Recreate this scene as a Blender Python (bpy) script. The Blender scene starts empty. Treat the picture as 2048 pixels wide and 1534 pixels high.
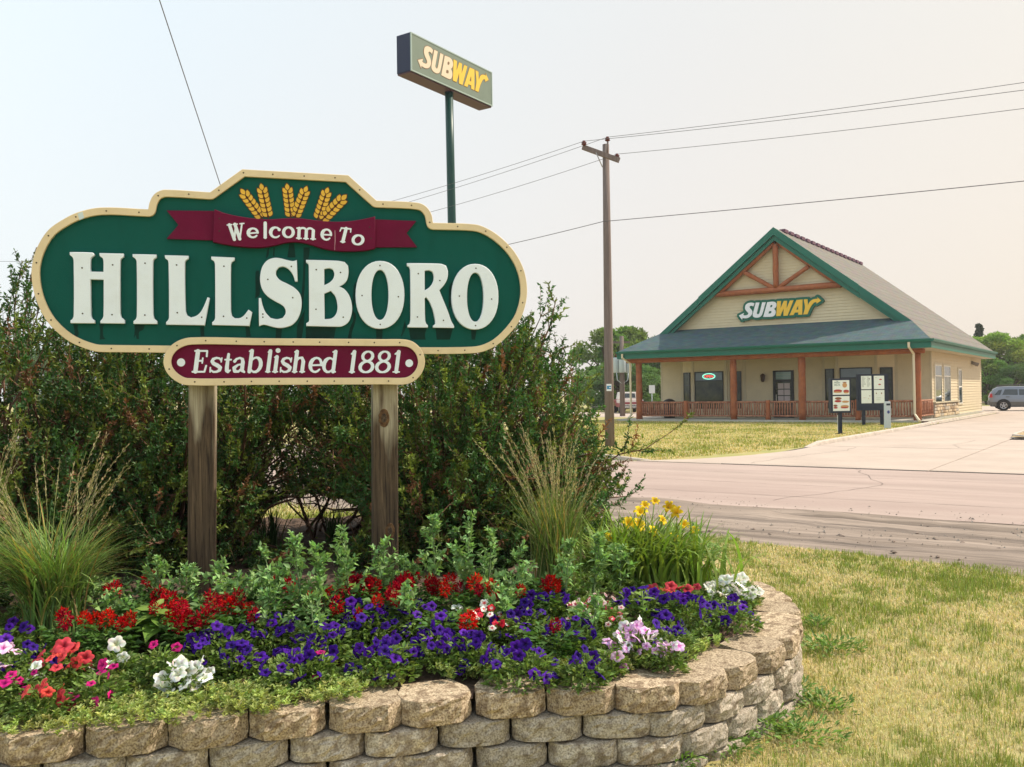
import bpy, bmesh, math, random
import numpy as np
from mathutils import Vector, Matrix

random.seed(7)
rng = np.random.default_rng(7)
scn = bpy.context.scene
COL = scn.collection
R = math.radians

# ------------------------------------------------------------------ camera
FPX, HC = 1800.0, 1.6                      # focal length in photo pixels, eye height
PITCH, ROLL = math.atan(22 / FPX), 0.0134
_r0 = Vector((1, 0, 0)); _f = Vector((0, math.cos(PITCH), math.sin(PITCH))); _u0 = Vector((0, -math.sin(PITCH), math.cos(PITCH)))
CR = _r0 * math.cos(ROLL) - _u0 * math.sin(ROLL)
CU = _r0 * math.sin(ROLL) + _u0 * math.cos(ROLL)
CF = _f
EYE = Vector((0, 0, HC))
cam_d = bpy.data.cameras.new('camera')
cam = bpy.data.objects.new('camera', cam_d)
COL.objects.link(cam)
cam_d.sensor_width = 36.0
cam_d.lens = 36.0 * FPX / 2048.0
cam_d.clip_start = 0.05
cam_d.clip_end = 3000
cam.matrix_world = Matrix(((CR.x, CU.x, -CF.x, EYE.x), (CR.y, CU.y, -CF.y, EYE.y), (CR.z, CU.z, -CF.z, EYE.z), (0, 0, 0, 1)))
scn.camera = cam

# ------------------------------------------------------------------ light
SUN_AZ = math.atan2(0.965, 0.26)            # clockwise from +Y: the sun stands to the right and behind the sign
SUN_EL = R(48)
SKY_STRENGTH = 0.12
w = bpy.data.worlds.new('World'); scn.world = w
w.use_nodes = True
nt = w.node_tree; nt.nodes.clear()
out = nt.nodes.new('ShaderNodeOutputWorld'); bg = nt.nodes.new('ShaderNodeBackground')
sky = nt.nodes.new('ShaderNodeTexSky'); sky.sky_type = 'NISHITA'; sky.sun_disc = False
sky.sun_elevation = SUN_EL; sky.sun_rotation = SUN_AZ; sky.dust_density = 6.0; sky.air_density = 1.0; sky.ozone_density = 1.0
tc = nt.nodes.new('ShaderNodeTexCoord'); sep = nt.nodes.new('ShaderNodeSeparateXYZ')
nt.links.new(tc.outputs['Generated'], sep.inputs[0])
# smoke haze over the sky: warmer towards the sun's side, unseen far side made brighter and bluer to whiten the shaded sign
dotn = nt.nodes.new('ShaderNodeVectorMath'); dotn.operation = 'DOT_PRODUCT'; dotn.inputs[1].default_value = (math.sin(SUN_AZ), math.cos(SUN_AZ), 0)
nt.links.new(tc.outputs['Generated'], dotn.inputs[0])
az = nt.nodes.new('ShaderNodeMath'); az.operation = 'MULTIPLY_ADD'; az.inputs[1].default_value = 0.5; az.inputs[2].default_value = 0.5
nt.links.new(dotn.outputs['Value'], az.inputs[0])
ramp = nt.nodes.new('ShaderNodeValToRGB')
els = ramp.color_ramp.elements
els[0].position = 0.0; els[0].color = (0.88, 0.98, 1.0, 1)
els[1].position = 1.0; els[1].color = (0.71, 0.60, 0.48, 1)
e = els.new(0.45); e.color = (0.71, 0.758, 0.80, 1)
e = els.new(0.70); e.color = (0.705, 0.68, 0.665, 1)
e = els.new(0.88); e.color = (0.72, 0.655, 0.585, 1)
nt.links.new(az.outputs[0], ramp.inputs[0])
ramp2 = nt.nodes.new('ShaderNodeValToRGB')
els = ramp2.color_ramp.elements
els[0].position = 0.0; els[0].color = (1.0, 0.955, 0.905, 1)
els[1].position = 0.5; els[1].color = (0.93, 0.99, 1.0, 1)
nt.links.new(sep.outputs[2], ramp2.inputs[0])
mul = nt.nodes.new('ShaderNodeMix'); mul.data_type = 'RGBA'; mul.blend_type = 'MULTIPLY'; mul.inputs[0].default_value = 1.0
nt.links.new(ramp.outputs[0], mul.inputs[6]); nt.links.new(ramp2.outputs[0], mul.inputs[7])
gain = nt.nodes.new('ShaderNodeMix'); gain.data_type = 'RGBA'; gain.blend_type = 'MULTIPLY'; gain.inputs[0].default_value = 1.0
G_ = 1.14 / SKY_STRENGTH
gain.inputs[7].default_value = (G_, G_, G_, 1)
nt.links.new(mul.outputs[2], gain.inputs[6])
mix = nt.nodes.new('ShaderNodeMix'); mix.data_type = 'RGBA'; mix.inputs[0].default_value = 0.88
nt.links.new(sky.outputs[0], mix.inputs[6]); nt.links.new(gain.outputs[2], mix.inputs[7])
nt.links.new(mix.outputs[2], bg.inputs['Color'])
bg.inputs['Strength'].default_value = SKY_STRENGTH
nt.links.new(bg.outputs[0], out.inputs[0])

sd = bpy.data.lights.new('sun', 'SUN'); sd.energy = 4.7; sd.angle = R(0.9); sd.color = (1.0, 0.89, 0.73)
sun = bpy.data.objects.new('sun', sd); COL.objects.link(sun)
sdir = Vector((math.sin(SUN_AZ) * math.cos(SUN_EL), math.cos(SUN_AZ) * math.cos(SUN_EL), math.sin(SUN_EL)))
sun.rotation_euler = (-sdir).to_track_quat('-Z', 'Y').to_euler()
sun.location = sdir * 60

scn.view_settings.view_transform = 'Standard'
scn.view_settings.look = 'None'
scn.view_settings.gamma = 1.0
scn.view_settings.use_curve_mapping = False
scn.view_settings.exposure = 0.28
scn.cycles.use_denoising = True
scn.cycles.max_bounces = 6
scn.cycles.diffuse_bounces = 3
scn.cycles.transmission_bounces = 3
scn.cycles.caustics_reflective = False
scn.cycles.caustics_refractive = False

# ------------------------------------------------------------------ pixel measuring
def ray(px, py):
    return CF + CR * ((px - 1024) / FPX) - CU * ((py - 767) / FPX)

def at_depth(px, py, d):
    return EYE + ray(px, py) * d

def on_z(px, py, z=0.0):
    r = ray(px, py)
    return EYE + r * ((z - HC) / r.z)

# ------------------------------------------------------------------ materials
MATS = {}
def mat(name, color, rough=0.7, var=0.0, scale=8.0, bump=0.0, bscale=None, spec=0.3, metal=0.0, stretch=None,
        color2=None, dirt=None, dirt_scale=2.0, dirt_amt=0.5, detail=6.0, emit=None, coord='Object'):
    if name in MATS: return MATS[name]
    m = bpy.data.materials.new(name); m.use_nodes = True
    t = m.node_tree; b = t.nodes['Principled BSDF']
    b.inputs['Base Color'].default_value = (*color, 1)
    b.inputs['Roughness'].default_value = rough
    b.inputs['Specular IOR Level'].default_value = spec
    b.inputs['Metallic'].default_value = metal
    if emit:
        b.inputs['Emission Color'].default_value = (*color, 1); b.inputs['Emission Strength'].default_value = emit
    if var or bump or color2 or dirt:
        c = t.nodes.new('ShaderNodeTexCoord'); mp = t.nodes.new('ShaderNodeMapping')
        if stretch: mp.inputs['Scale'].default_value = stretch
        t.links.new(c.outputs[coord], mp.inputs[0])
        n = t.nodes.new('ShaderNodeTexNoise'); n.inputs['Scale'].default_value = scale; n.inputs['Detail'].default_value = detail
        n.inputs['Roughness'].default_value = 0.65
        t.links.new(mp.outputs[0], n.inputs['Vector'])
        rp = t.nodes.new('ShaderNodeValToRGB')
        rp.color_ramp.elements[0].position = 0.32; rp.color_ramp.elements[1].position = 0.68
        if color2:
            ca, cb = color, color2
        else:
            ca = tuple(max(0, x * (1 - var)) for x in color); cb = tuple(min(1, x * (1 + var)) for x in color)
        rp.color_ramp.elements[0].color = (*ca, 1); rp.color_ramp.elements[1].color = (*cb, 1)
        t.links.new(n.outputs[0], rp.inputs[0])
        last = rp.outputs[0]
        if dirt:
            n2 = t.nodes.new('ShaderNodeTexNoise'); n2.inputs['Scale'].default_value = dirt_scale; n2.inputs['Detail'].default_value = 8
            n2.inputs['Roughness'].default_value = 0.7
            t.links.new(mp.outputs[0], n2.inputs['Vector'])
            r2 = t.nodes.new('ShaderNodeValToRGB'); r2.color_ramp.elements[0].position = 0.48; r2.color_ramp.elements[1].position = 0.72
            r2.color_ramp.elements[0].color = (0, 0, 0, 1); r2.color_ramp.elements[1].color = (dirt_amt,) * 3 + (1,)
            t.links.new(n2.outputs[0], r2.inputs[0])
            mx = t.nodes.new('ShaderNodeMix'); mx.data_type = 'RGBA'
            t.links.new(r2.outputs[0], mx.inputs[0]); t.links.new(last, mx.inputs[6]); mx.inputs[7].default_value = (*dirt, 1)
            last = mx.outputs[2]
        t.links.new(last, b.inputs['Base Color'])
        if bump:
            n3 = t.nodes.new('ShaderNodeTexNoise'); n3.inputs['Scale'].default_value = bscale or scale; n3.inputs['Detail'].default_value = 6
            t.links.new(mp.outputs[0], n3.inputs['Vector'])
            bp = t.nodes.new('ShaderNodeBump'); bp.inputs['Strength'].default_value = bump; bp.inputs['Distance'].default_value = 0.02
            t.links.new(n3.outputs[0], bp.inputs['Height']); t.links.new(bp.outputs[0], b.inputs['Normal'])
    MATS[name] = m
    return m

def leaf_mat(name, trans=0.35, rough=0.5, spec=0.25, tint=(1.15, 1.2, 0.6)):
    """colour from the mesh attribute Col; light also passes through the leaf"""
    if name in MATS: return MATS[name]
    m = bpy.data.materials.new(name); m.use_nodes = True
    t = m.node_tree; b = t.nodes['Principled BSDF']; o = t.nodes['Material Output']
    a = t.nodes.new('ShaderNodeAttribute'); a.attribute_name = 'Col'
    t.links.new(a.outputs['Color'], b.inputs['Base Color'])
    b.inputs['Roughness'].default_value = rough; b.inputs['Specular IOR Level'].default_value = spec
    if trans:
        tr = t.nodes.new('ShaderNodeBsdfTranslucent')
        mm = t.nodes.new('ShaderNodeMix'); mm.data_type = 'RGBA'; mm.blend_type = 'MULTIPLY'; mm.inputs[0].default_value = 1
        t.links.new(a.outputs['Color'], mm.inputs[6]); mm.inputs[7].default_value = (*tint, 1)
        t.links.new(mm.outputs[2], tr.inputs['Color'])
        ms = t.nodes.new('ShaderNodeMixShader'); ms.inputs[0].default_value = trans
        t.links.new(b.outputs[0], ms.inputs[1]); t.links.new(tr.outputs[0], ms.inputs[2]); t.links.new(ms.outputs[0], o.inputs['Surface'])
    MATS[name] = m
    return m

# ------------------------------------------------------------------ object helpers
def tag(o, label=None, cat=None, group=None, kind=None):
    if label: o['label'] = label
    if cat: o['category'] = cat
    if group: o['group'] = group
    if kind: o['kind'] = kind
    return o

def empty(name, loc=(0, 0, 0), rz=0.0, label=None, cat=None, group=None, matrix=None):
    o = bpy.data.objects.new(name, None); COL.objects.link(o)
    o.empty_display_size = 0.1
    if matrix is not None: o.matrix_world = matrix
    else:
        o.location = loc; o.rotation_euler = (0, 0, rz)
    return tag(o, label, cat, group)

def link(name, me, material=None, parent=None, loc=None, rot=None, scale=None):
    o = bpy.data.objects.new(name, me); COL.objects.link(o)
    if material is not None and not me.materials: me.materials.append(material)
    if parent is not None: o.parent = parent
    if loc is not None: o.location = loc
    if rot is not None: o.rotation_euler = rot
    if scale is not None: o.scale = scale
    return o

def np_mesh(name, verts, faces, cols=None, smooth=False):
    """verts (n,3) array; faces (m,k) array; cols (n,3) per vertex"""
    verts = np.asarray(verts, dtype=np.float32); faces = np.asarray(faces, dtype=np.int32)
    me = bpy.data.meshes.new(name)
    me.vertices.add(len(verts)); me.vertices.foreach_set('co', verts.ravel())
    k = faces.shape[1]; m = len(faces)
    me.loops.add(m * k); me.loops.foreach_set('vertex_index', faces.ravel())
    me.polygons.add(m); me.polygons.foreach_set('loop_start', np.arange(0, m * k, k, dtype=np.int32))
    me.polygons.foreach_set('loop_total', np.full(m, k, dtype=np.int32))
    if smooth: me.polygons.foreach_set('use_smooth', np.ones(m, dtype=bool))
    me.update(calc_edges=True)
    if cols is not None:
        at = me.attributes.new('Col', 'FLOAT_COLOR', 'POINT')
        c4 = np.ones((len(verts), 4), dtype=np.float32); c4[:, :3] = cols
        at.data.foreach_set('color', c4.ravel())
    return me

class MB:
    def __init__(s): s.v = []; s.f = []; s.sm = []
    def add(s, vs, fs, smooth=False):
        o = len(s.v); s.v += [tuple(v) for v in vs]
        for f in fs: s.f.append(tuple(i + o for i in f)); s.sm.append(smooth)
        return s
    def box(s, x0, x1, y0, y1, z0, z1, M=None, taper=0.0):
        t = taper
        vs = [(x0, y0, z0), (x1, y0, z0), (x1, y1, z0), (x0, y1, z0), (x0 + t, y0 + t, z1), (x1 - t, y0 + t, z1), (x1 - t, y1 - t, z1), (x0 + t, y1 - t, z1)]
        if M is not None: vs = [M @ Vector(v) for v in vs]
        return s.add(vs, [(0, 3, 2, 1), (4, 5, 6, 7), (0, 1, 5, 4), (1, 2, 6, 5), (2, 3, 7, 6), (3, 0, 4, 7)])
    def tube(s, pts, rad, n=8, cap=True, smooth=True, jit=0.0):
        pts = [Vector(p) for p in pts]
        if not hasattr(rad, '__len__'): rad = [rad] * len(pts)
        vs = []
        ref = None
        for i, p in enumerate(pts):
            d = (pts[min(i + 1, len(pts) - 1)] - pts[max(i - 1, 0)]).normalized()
            if ref is None: ref = Vector((0, 0, 1)) if abs(d.z) < 0.9 else Vector((1, 0, 0))
            a = d.cross(ref).normalized(); b = d.cross(a).normalized()
            for k in range(n):
                an = 2 * math.pi * k / n
                rr = rad[i] * (1 + random.uniform(-jit, jit))
                vs.append(p + a * math.cos(an) * rr + b * math.sin(an) * rr)
        fs = []
        for i in range(len(pts) - 1):
            for k in range(n):
                k2 = (k + 1) % n
                fs.append((i * n + k, i * n + k2, (i + 1) * n + k2, (i + 1) * n + k))
        s.add(vs, fs, smooth)
        if cap:
            o = len(s.v) - len(vs)
            s.f.append(tuple(o + k for k in range(n))); s.sm.append(False)
            o2 = o + (len(pts) - 1) * n
            s.f.append(tuple(o2 + k for k in reversed(range(n)))); s.sm.append(False)
        return s
    def prism(s, poly, y0, y1, axis='y', M=None):
        """poly of (u,v) extruded along axis: 'y' -> (u, y, v); 'x' -> (x, u, v); 'z' -> (u, v, z)"""
        n = len(poly)
        def P(u, v, t):
            p = (u, t, v) if axis == 'y' else (t, u, v) if axis == 'x' else (u, v, t)
            return M @ Vector(p) if M is not None else p
        vs = [P(u, v, y0) for u, v in poly] + [P(u, v, y1) for u, v in poly]
        fs = [tuple(range(n)), tuple(range(2 * n - 1, n - 1, -1))]
        fs += [(i, i + n, (i + 1) % n + n, (i + 1) % n) for i in range(n)]
        return s.add(vs, fs)
    def quad(s, a, b, c, d): return s.add([a, b, c, d], [(0, 1, 2, 3)])
    def mesh(s, name, bevel=0.0, fix=True):
        me = bpy.data.meshes.new(name)
        me.from_pydata(s.v, [], s.f)
        me.polygons.foreach_set('use_smooth', s.sm)
        if fix or bevel:
            bm = bmesh.new(); bm.from_mesh(me)
            if fix: bmesh.ops.recalc_face_normals(bm, faces=bm.faces)
            if bevel:
                bmesh.ops.bevel(bm, geom=[e for e in bm.edges if len(e.link_faces) == 2 and e.calc_face_angle(0) > 0.6], offset=bevel, segments=2, profile=0.6, affect='EDGES')
            bm.to_mesh(me); bm.free()
        me.update()
        return me
    def build(s, name, material, parent=None, bevel=0.0, **kw):
        return link(name, s.mesh(name, bevel), material, parent, **kw)

def box_obj(name, material, parent, x0, x1, y0, y1, z0, z1, bevel=0.0, M=None):
    return MB().box(x0, x1, y0, y1, z0, z1, M).build(name, material, parent, bevel)

# value noise for placing things
_lat = rng.random((256, 256))
def vnoise(x, y):
    x = np.asarray(x, float); y = np.asarray(y, float)
    xi = np.floor(x).astype(int); yi = np.floor(y).astype(int); fx = x - xi; fy = y - yi
    fx = fx * fx * (3 - 2 * fx); fy = fy * fy * (3 - 2 * fy)
    g = lambda a, b: _lat[a % 256, b % 256]
    return (g(xi, yi) * (1 - fx) + g(xi + 1, yi) * fx) * (1 - fy) + (g(xi, yi + 1) * (1 - fx) + g(xi + 1, yi + 1) * fx) * fy
def fnoise(x, y):
    return (vnoise(x, y) + 0.5 * vnoise(2.1 * x + 9, 2.1 * y + 4) + 0.25 * vnoise(4.3 * x + 3, 4.3 * y + 7)) / 1.75

def unit(a):
    return a / np.maximum(np.linalg.norm(a, axis=1, keepdims=True), 1e-9)

def leaf_cloud(name, P, D, N, L, W, C, fold=0.25, shape=0.45):
    """many two-triangle leaves with a folded midrib"""
    P = np.asarray(P, float); D = unit(np.asarray(D, float)); N = np.asarray(N, float)
    n = len(P); L = np.broadcast_to(L, n)[:, None]; W = np.broadcast_to(W, n)[:, None]
    S = unit(np.cross(D, N)); N = unit(np.cross(S, D))
    mid = P + D * L * shape
    V = np.empty((n, 4, 3)); V[:, 0] = P; V[:, 1] = mid + S * W * 0.5 + N * W * fold; V[:, 2] = P + D * L - N * L * 0.1; V[:, 3] = mid - S * W * 0.5 + N * W * fold
    i = np.arange(n)[:, None] * 4
    F = np.concatenate([i + np.array([[0, 1, 2]]), i + np.array([[0, 2, 3]])], axis=0)
    Cc = np.repeat(np.asarray(C, float)[:, None, :], 4, axis=1).reshape(-1, 3)
    return np_mesh(name, V.reshape(-1, 3), F, Cc)

def ribbon_cloud(name, P, H, L, W, bend, C, segs=4, lift=1.0, ctip=None):
    """curved blades: start P, lean direction H (horizontal unit), length L, sideways bend"""
    P = np.asarray(P, float); n = len(P)
    L = np.broadcast_to(L, n); W = np.broadcast_to(W, n); bend = np.broadcast_to(bend, n)
    H = np.asarray(H, float)
    side = np.stack([-H[:, 1], H[:, 0], np.zeros(n)], 1)
    V = np.empty((n, 2 * segs + 1, 3)); Cc = np.empty((n, 2 * segs + 1, 3)); C = np.asarray(C, float)
    ct = C if ctip is None else np.asarray(ctip, float)
    for k in range(segs + 1):
        t = k / segs
        ang = bend * t
        x = L * np.where(np.abs(bend) > 1e-3, (1 - np.cos(ang)) / np.maximum(np.abs(bend), 1e-3), 0)
        z = L * np.where(np.abs(bend) > 1e-3, np.sin(ang) / np.maximum(np.abs(bend), 1e-3), t)
        c = P + H * x[:, None] + np.array([0, 0, 1.0]) * (z * lift)[:, None]
        ww = (W * (1 - t) ** 0.6 * 0.5)[:, None]
        cc = C * (1 - t) + ct * t
        if k < segs:
            V[:, 2 * k] = c - side * ww; V[:, 2 * k + 1] = c + side * ww; Cc[:, 2 * k] = cc; Cc[:, 2 * k + 1] = cc
        else:
            V[:, 2 * segs] = c; Cc[:, 2 * segs] = cc
    m = 2 * segs + 1
    i = np.arange(n)[:, None] * m
    fs = []
    for k in range(segs - 1):
        fs.append(i + np.array([[2 * k, 2 * k + 1, 2 * k + 3]])); fs.append(i + np.array([[2 * k, 2 * k + 3, 2 * k + 2]]))
    fs.append(i + np.array([[2 * segs - 2, 2 * segs - 1, 2 * segs]]))
    return np_mesh(name, V.reshape(-1, 3), np.concatenate(fs, 0), Cc.reshape(-1, 3))

def tubes_np(name, polylines, radii, C, sides=3):
    """polylines (n,k,3), radii (n,k): thin twigs"""
    PL = np.asarray(polylines, float); n, k, _ = PL.shape; rd = np.asarray(radii, float)
    d = np.gradient(PL, axis=1).reshape(-1, 3); d = unit(d)
    ref = np.where(np.abs(d[:, 2:3]) < 0.9, np.array([[0, 0, 1.0]]), np.array([[1.0, 0, 0]]))
    a = unit(np.cross(d, ref)); b = np.cross(d, a)
    a = a.reshape(n, k, 3); b = b.reshape(n, k, 3)
    V = np.empty((n, k, sides, 3))
    for s in range(sides):
        an = 2 * math.pi * s / sides
        V[:, :, s] = PL + (a * math.cos(an) + b * math.sin(an)) * rd[:, :, None]
    base = (np.arange(n) * k * sides)[:, None]
    fs = []
    for i in range(k - 1):
        for s in range(sides):
            s2 = (s + 1) % sides
            fs.append(base + np.array([[i * sides + s, i * sides + s2, (i + 1) * sides + s2, (i + 1) * sides + s]]))
    F = np.concatenate(fs, 0)
    Cc = np.repeat(np.asarray(C, float)[:, None, :], k * sides, axis=1).reshape(-1, 3)
    return np_mesh(name, V.reshape(-1, 3), F, Cc)

def jitcol(base, n, dv=0.25, dh=0.08):
    b = np.asarray(base, float)[None, :]
    c = b * (1 + rng.uniform(-dv, dv, (n, 1))) * (1 + rng.uniform(-dh, dh, (n, 3)))
    return np.clip(c, 0, 1)

# ------------------------------------------------------------------ outlines: smoothing, fields, contours
def smooth_poly(pts, sub=4, corner=38):
    pts = [np.array(p, float) for p in pts]; n = len(pts)
    tan = []
    for i in range(n):
        a = pts[i] - pts[i - 1]; b = pts[(i + 1) % n] - pts[i]
        an = math.degrees(math.acos(max(-1, min(1, float(a @ b) / (np.linalg.norm(a) * np.linalg.norm(b) + 1e-9)))))
        if an > corner: tan.append(None)
        else:
            t = a + b; tan.append(t / np.linalg.norm(t))
    outp = []
    for i in range(n):
        j = (i + 1) % n; d = np.linalg.norm(pts[j] - pts[i])
        outp.append(tuple(pts[i]))
        if tan[i] is None and tan[j] is None: continue
        t0 = (tan[i] if tan[i] is not None else (pts[j] - pts[i]) / d) * d
        t1 = (tan[j] if tan[j] is not None else (pts[j] - pts[i]) / d) * d
        for k in range(1, sub):
            u = k / sub
            h = (2 * u**3 - 3 * u**2 + 1) * pts[i] + (u**3 - 2 * u**2 + u) * t0 + (-2 * u**3 + 3 * u**2) * pts[j] + (u**3 - u**2) * t1
            outp.append(tuple(h))
    return outp

def contours(F, xs, ys):
    """closed outlines of F < 0 (marching squares)"""
    ny, nx = F.shape
    segs = {}
    ins = F < 0
    cell = ins[:-1, :-1] * 1 + ins[:-1, 1:] * 2 + ins[1:, 1:] * 4 + ins[1:, :-1] * 8
    E = {1: [(3, 0)], 2: [(0, 1)], 3: [(3, 1)], 4: [(1, 2)], 5: [(3, 2), (1, 0)], 6: [(0, 2)], 7: [(3, 2)], 8: [(2, 3)], 9: [(2, 0)], 10: [(0, 3), (2, 1)], 11: [(2, 1)], 12: [(1, 3)], 13: [(1, 0)], 14: [(0, 3)]}
    J, I = np.nonzero((cell > 0) & (cell < 15))
    for j, i in zip(J.tolist(), I.tolist()):
        key = [('h', j, i), ('v', j, i + 1), ('h', j + 1, i), ('v', j, i)]
        for a, b in E[int(cell[j, i])]: segs[key[a]] = key[b]
    def pos(k):
        t, j, i = k
        if t == 'h':
            f = F[j, i] / (F[j, i] - F[j, i + 1]); return (xs[i] + f * (xs[i + 1] - xs[i]), ys[j])
        f = F[j, i] / (F[j, i] - F[j + 1, i]); return (xs[i], ys[j] + f * (ys[j + 1] - ys[j]))
    loops = []
    while segs:
        k0 = next(iter(segs)); k = k0; lp = []
        while k in segs:
            lp.append(pos(k)); k = segs.pop(k)
        if len(lp) > 6: loops.append(lp)
    return loops

def simplify(lp, tol):
    pts = np.array(lp); n = len(pts)
    keep = np.zeros(n, bool)
    far = int(np.argmax(((pts - pts[0])**2).sum(1)))
    st = [(0, far), (far, n)]
    P2 = np.vstack([pts, pts[:1]])
    keep[0] = keep[far] = True
    while st:
        a, b = st.pop()
        if b - a < 2: continue
        d = P2[b] - P2[a]; L = np.hypot(*d) + 1e-12
        q = P2[a + 1:b] - P2[a]
        dist = np.abs(q[:, 0] * d[1] - q[:, 1] * d[0]) / L
        k = int(np.argmax(dist))
        if dist[k] > tol:
            k += a + 1; keep[k] = True; st += [(a, k), (k, b)]
    return [tuple(p) for p in pts[keep]]

def seg_dist(X, Y, pts, closed=True):
    d = np.full(X.shape, 1e9); n = len(pts)
    for i in range(n if closed else n - 1):
        ax, ay = pts[i]; bx, by = pts[(i + 1) % n]
        dx, dy = bx - ax, by - ay; L2 = dx * dx + dy * dy + 1e-18
        t = np.clip(((X - ax) * dx + (Y - ay) * dy) / L2, 0, 1)
        d = np.minimum(d, (X - ax - t * dx)**2 + (Y - ay - t * dy)**2)
    return np.sqrt(d)

def inside(X, Y, pts):
    c = np.zeros(X.shape, bool); n = len(pts)
    for i in range(n):
        ax, ay = pts[i]; bx, by = pts[(i + 1) % n]
        if ay == by: continue
        m = ((ay > Y) != (by > Y)) & (X < (bx - ax) * (Y - ay) / (by - ay) + ax)
        c ^= m
    return c

def sdf_poly(X, Y, pts):
    d = seg_dist(X, Y, pts)
    return np.where(inside(X, Y, pts), -d, d)

def stroke_field(X, Y, strokes):
    """strokes: list of (pts, halfwidths)"""
    F = np.full(X.shape, 1e9)
    for pts, hw in strokes:
        if not hasattr(hw, '__len__'): hw = [hw] * len(pts)
        if len(pts) == 1:
            F = np.minimum(F, np.hypot(X - pts[0][0], Y - pts[0][1]) - hw[0]); continue
        for i in range(len(pts) - 1):
            ax, ay = pts[i]; bx, by = pts[i + 1]; dx, dy = bx - ax, by - ay
            t = np.clip(((X - ax) * dx + (Y - ay) * dy) / (dx * dx + dy * dy + 1e-18), 0, 1)
            F = np.minimum(F, np.hypot(X - ax - t * dx, Y - ay - t * dy) - (hw[i] + (hw[i + 1] - hw[i]) * t))
    return F

def grid_for(pts, pad, n):
    a = np.array(pts); x0, y0 = a.min(0) - pad; x1, y1 = a.max(0) + pad
    h = max(x1 - x0, y1 - y0) / n
    xs = np.arange(x0, x1 + h, h); ys = np.arange(y0, y1 + h, h)
    X, Y = np.meshgrid(xs, ys)
    return xs, ys, X, Y, h

def plate(name, loops, thick, material, parent, z=0.0, bevel=0.0, bres=1):
    """flat shape with holes, in the parent's local x-y plane, from z to z+thick"""
    cu = bpy.data.curves.new(name + '_outline', 'CURVE'); cu.dimensions = '2D'; cu.fill_mode = 'BOTH'
    cu.extrude = thick / 2 - bevel; cu.bevel_depth = bevel; cu.bevel_resolution = bres
    cu.offset = -bevel
    for lp in loops:
        sp = cu.splines.new('POLY'); sp.points.add(len(lp) - 1)
        sp.points.foreach_set('co', [c for p in lp for c in (p[0], p[1], 0, 1)])
        sp.use_cyclic_u = True
    ob = bpy.data.objects.new('tmp', cu)
    me = bpy.data.meshes.new_from_object(ob)
    bpy.data.objects.remove(ob); bpy.data.curves.remove(cu)
    me.name = name
    me.transform(Matrix.Translation((0, 0, z + thick / 2)))
    me.materials.clear()
    return link(name, me, material, parent)

def text_mesh(s, size, thick=0.002, align='CENTER'):
    cu = bpy.data.curves.new('print', 'FONT'); cu.body = s; cu.size = size; cu.extrude = thick / 2; cu.align_x = align
    ob = bpy.data.objects.new('tmp', cu)
    me = bpy.data.meshes.new_from_object(ob)
    bpy.data.objects.remove(ob); bpy.data.curves.remove(cu); me.materials.clear()
    return me
# ================================================================== SETTING
P0 = Vector((19.3, 43.0, 0)); E1 = Vector((0.816, -0.578, 0)).normalized(); E2 = Vector((0.578, 0.816, 0)).normalized()
RZ = math.atan2(E1.y, E1.x)
def BW(a, b, z=0.0):
    p = P0 + E1 * a + E2 * b
    return Vector((p.x, p.y, z))
def to_ab(x, y):
    dx = np.asarray(x) - P0.x; dy = np.asarray(y) - P0.y
    return dx * E1.x + dy * E1.y, dx * E2.x + dy * E2.y
def site(name, material, mb, kind='structure', **kw):
    """mesh given in the street's own frame (a along the street, b away from the camera)"""
    o = mb.build(name, material, None, **kw); o.location = P0; o.rotation_euler = (0, 0, RZ)
    return tag(o, kind=kind)
def sheet(name, poly, z, material, thick=None):
    m = MB(); m.add([(a, b, z) for a, b in poly], [tuple(range(len(poly)))])
    return site(name, material, m)

m_dirtlawn = mat('dry_lawn_soil', (0.42, 0.33, 0.15), 0.95, color2=(0.22, 0.25, 0.065), scale=0.9, bump=0.5, bscale=14, dirt=(0.5, 0.40, 0.24), dirt_scale=0.6, dirt_amt=0.7)
m_farlawn = m_dirtlawn
m_road = mat('worn_asphalt', (0.30, 0.225, 0.20), 0.92, color2=(0.43, 0.335, 0.30), scale=0.35, bump=0.35, bscale=60, dirt=(0.30, 0.24, 0.21), dirt_scale=0.5, dirt_amt=0.55, stretch=(0.35, 2.2, 1))
m_shoulder = mat('dirt_shoulder', (0.335, 0.268, 0.225), 0.95, color2=(0.145, 0.112, 0.09), scale=0.8, bump=1.0, bscale=7, dirt=(0.06, 0.047, 0.042), dirt_scale=1.1, dirt_amt=0.9, stretch=(0.32, 4.2, 1))
m_conc = mat('pink_concrete', (0.40, 0.325, 0.28), 0.9, color2=(0.47, 0.385, 0.33), scale=0.6, bump=0.15, bscale=40, dirt=(0.31, 0.25, 0.215), dirt_scale=0.45, dirt_amt=0.5)
m_curb = mat('curb_concrete', (0.50, 0.43, 0.37), 0.9, var=0.15, scale=3, bump=0.2, bscale=40, dirt=(0.25, 0.21, 0.19), dirt_scale=2.5, dirt_amt=0.6)
m_gap = mat('joint_tar', (0.06, 0.05, 0.05), 0.9, var=0.3, scale=10)
m_soil = mat('garden_soil', (0.055, 0.038, 0.028), 0.95, color2=(0.16, 0.10, 0.07), scale=9, bump=1.0, bscale=40)

g = MB()
S = 900.0; n = 6
g.add([(-S, -60, -0.004), (S, -60, -0.004), (S, S, -0.004), (-S, S, -0.004)], [(0, 1, 2, 3)])
go = g.build('ground', m_dirtlawn); tag(go, kind='structure')

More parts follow.
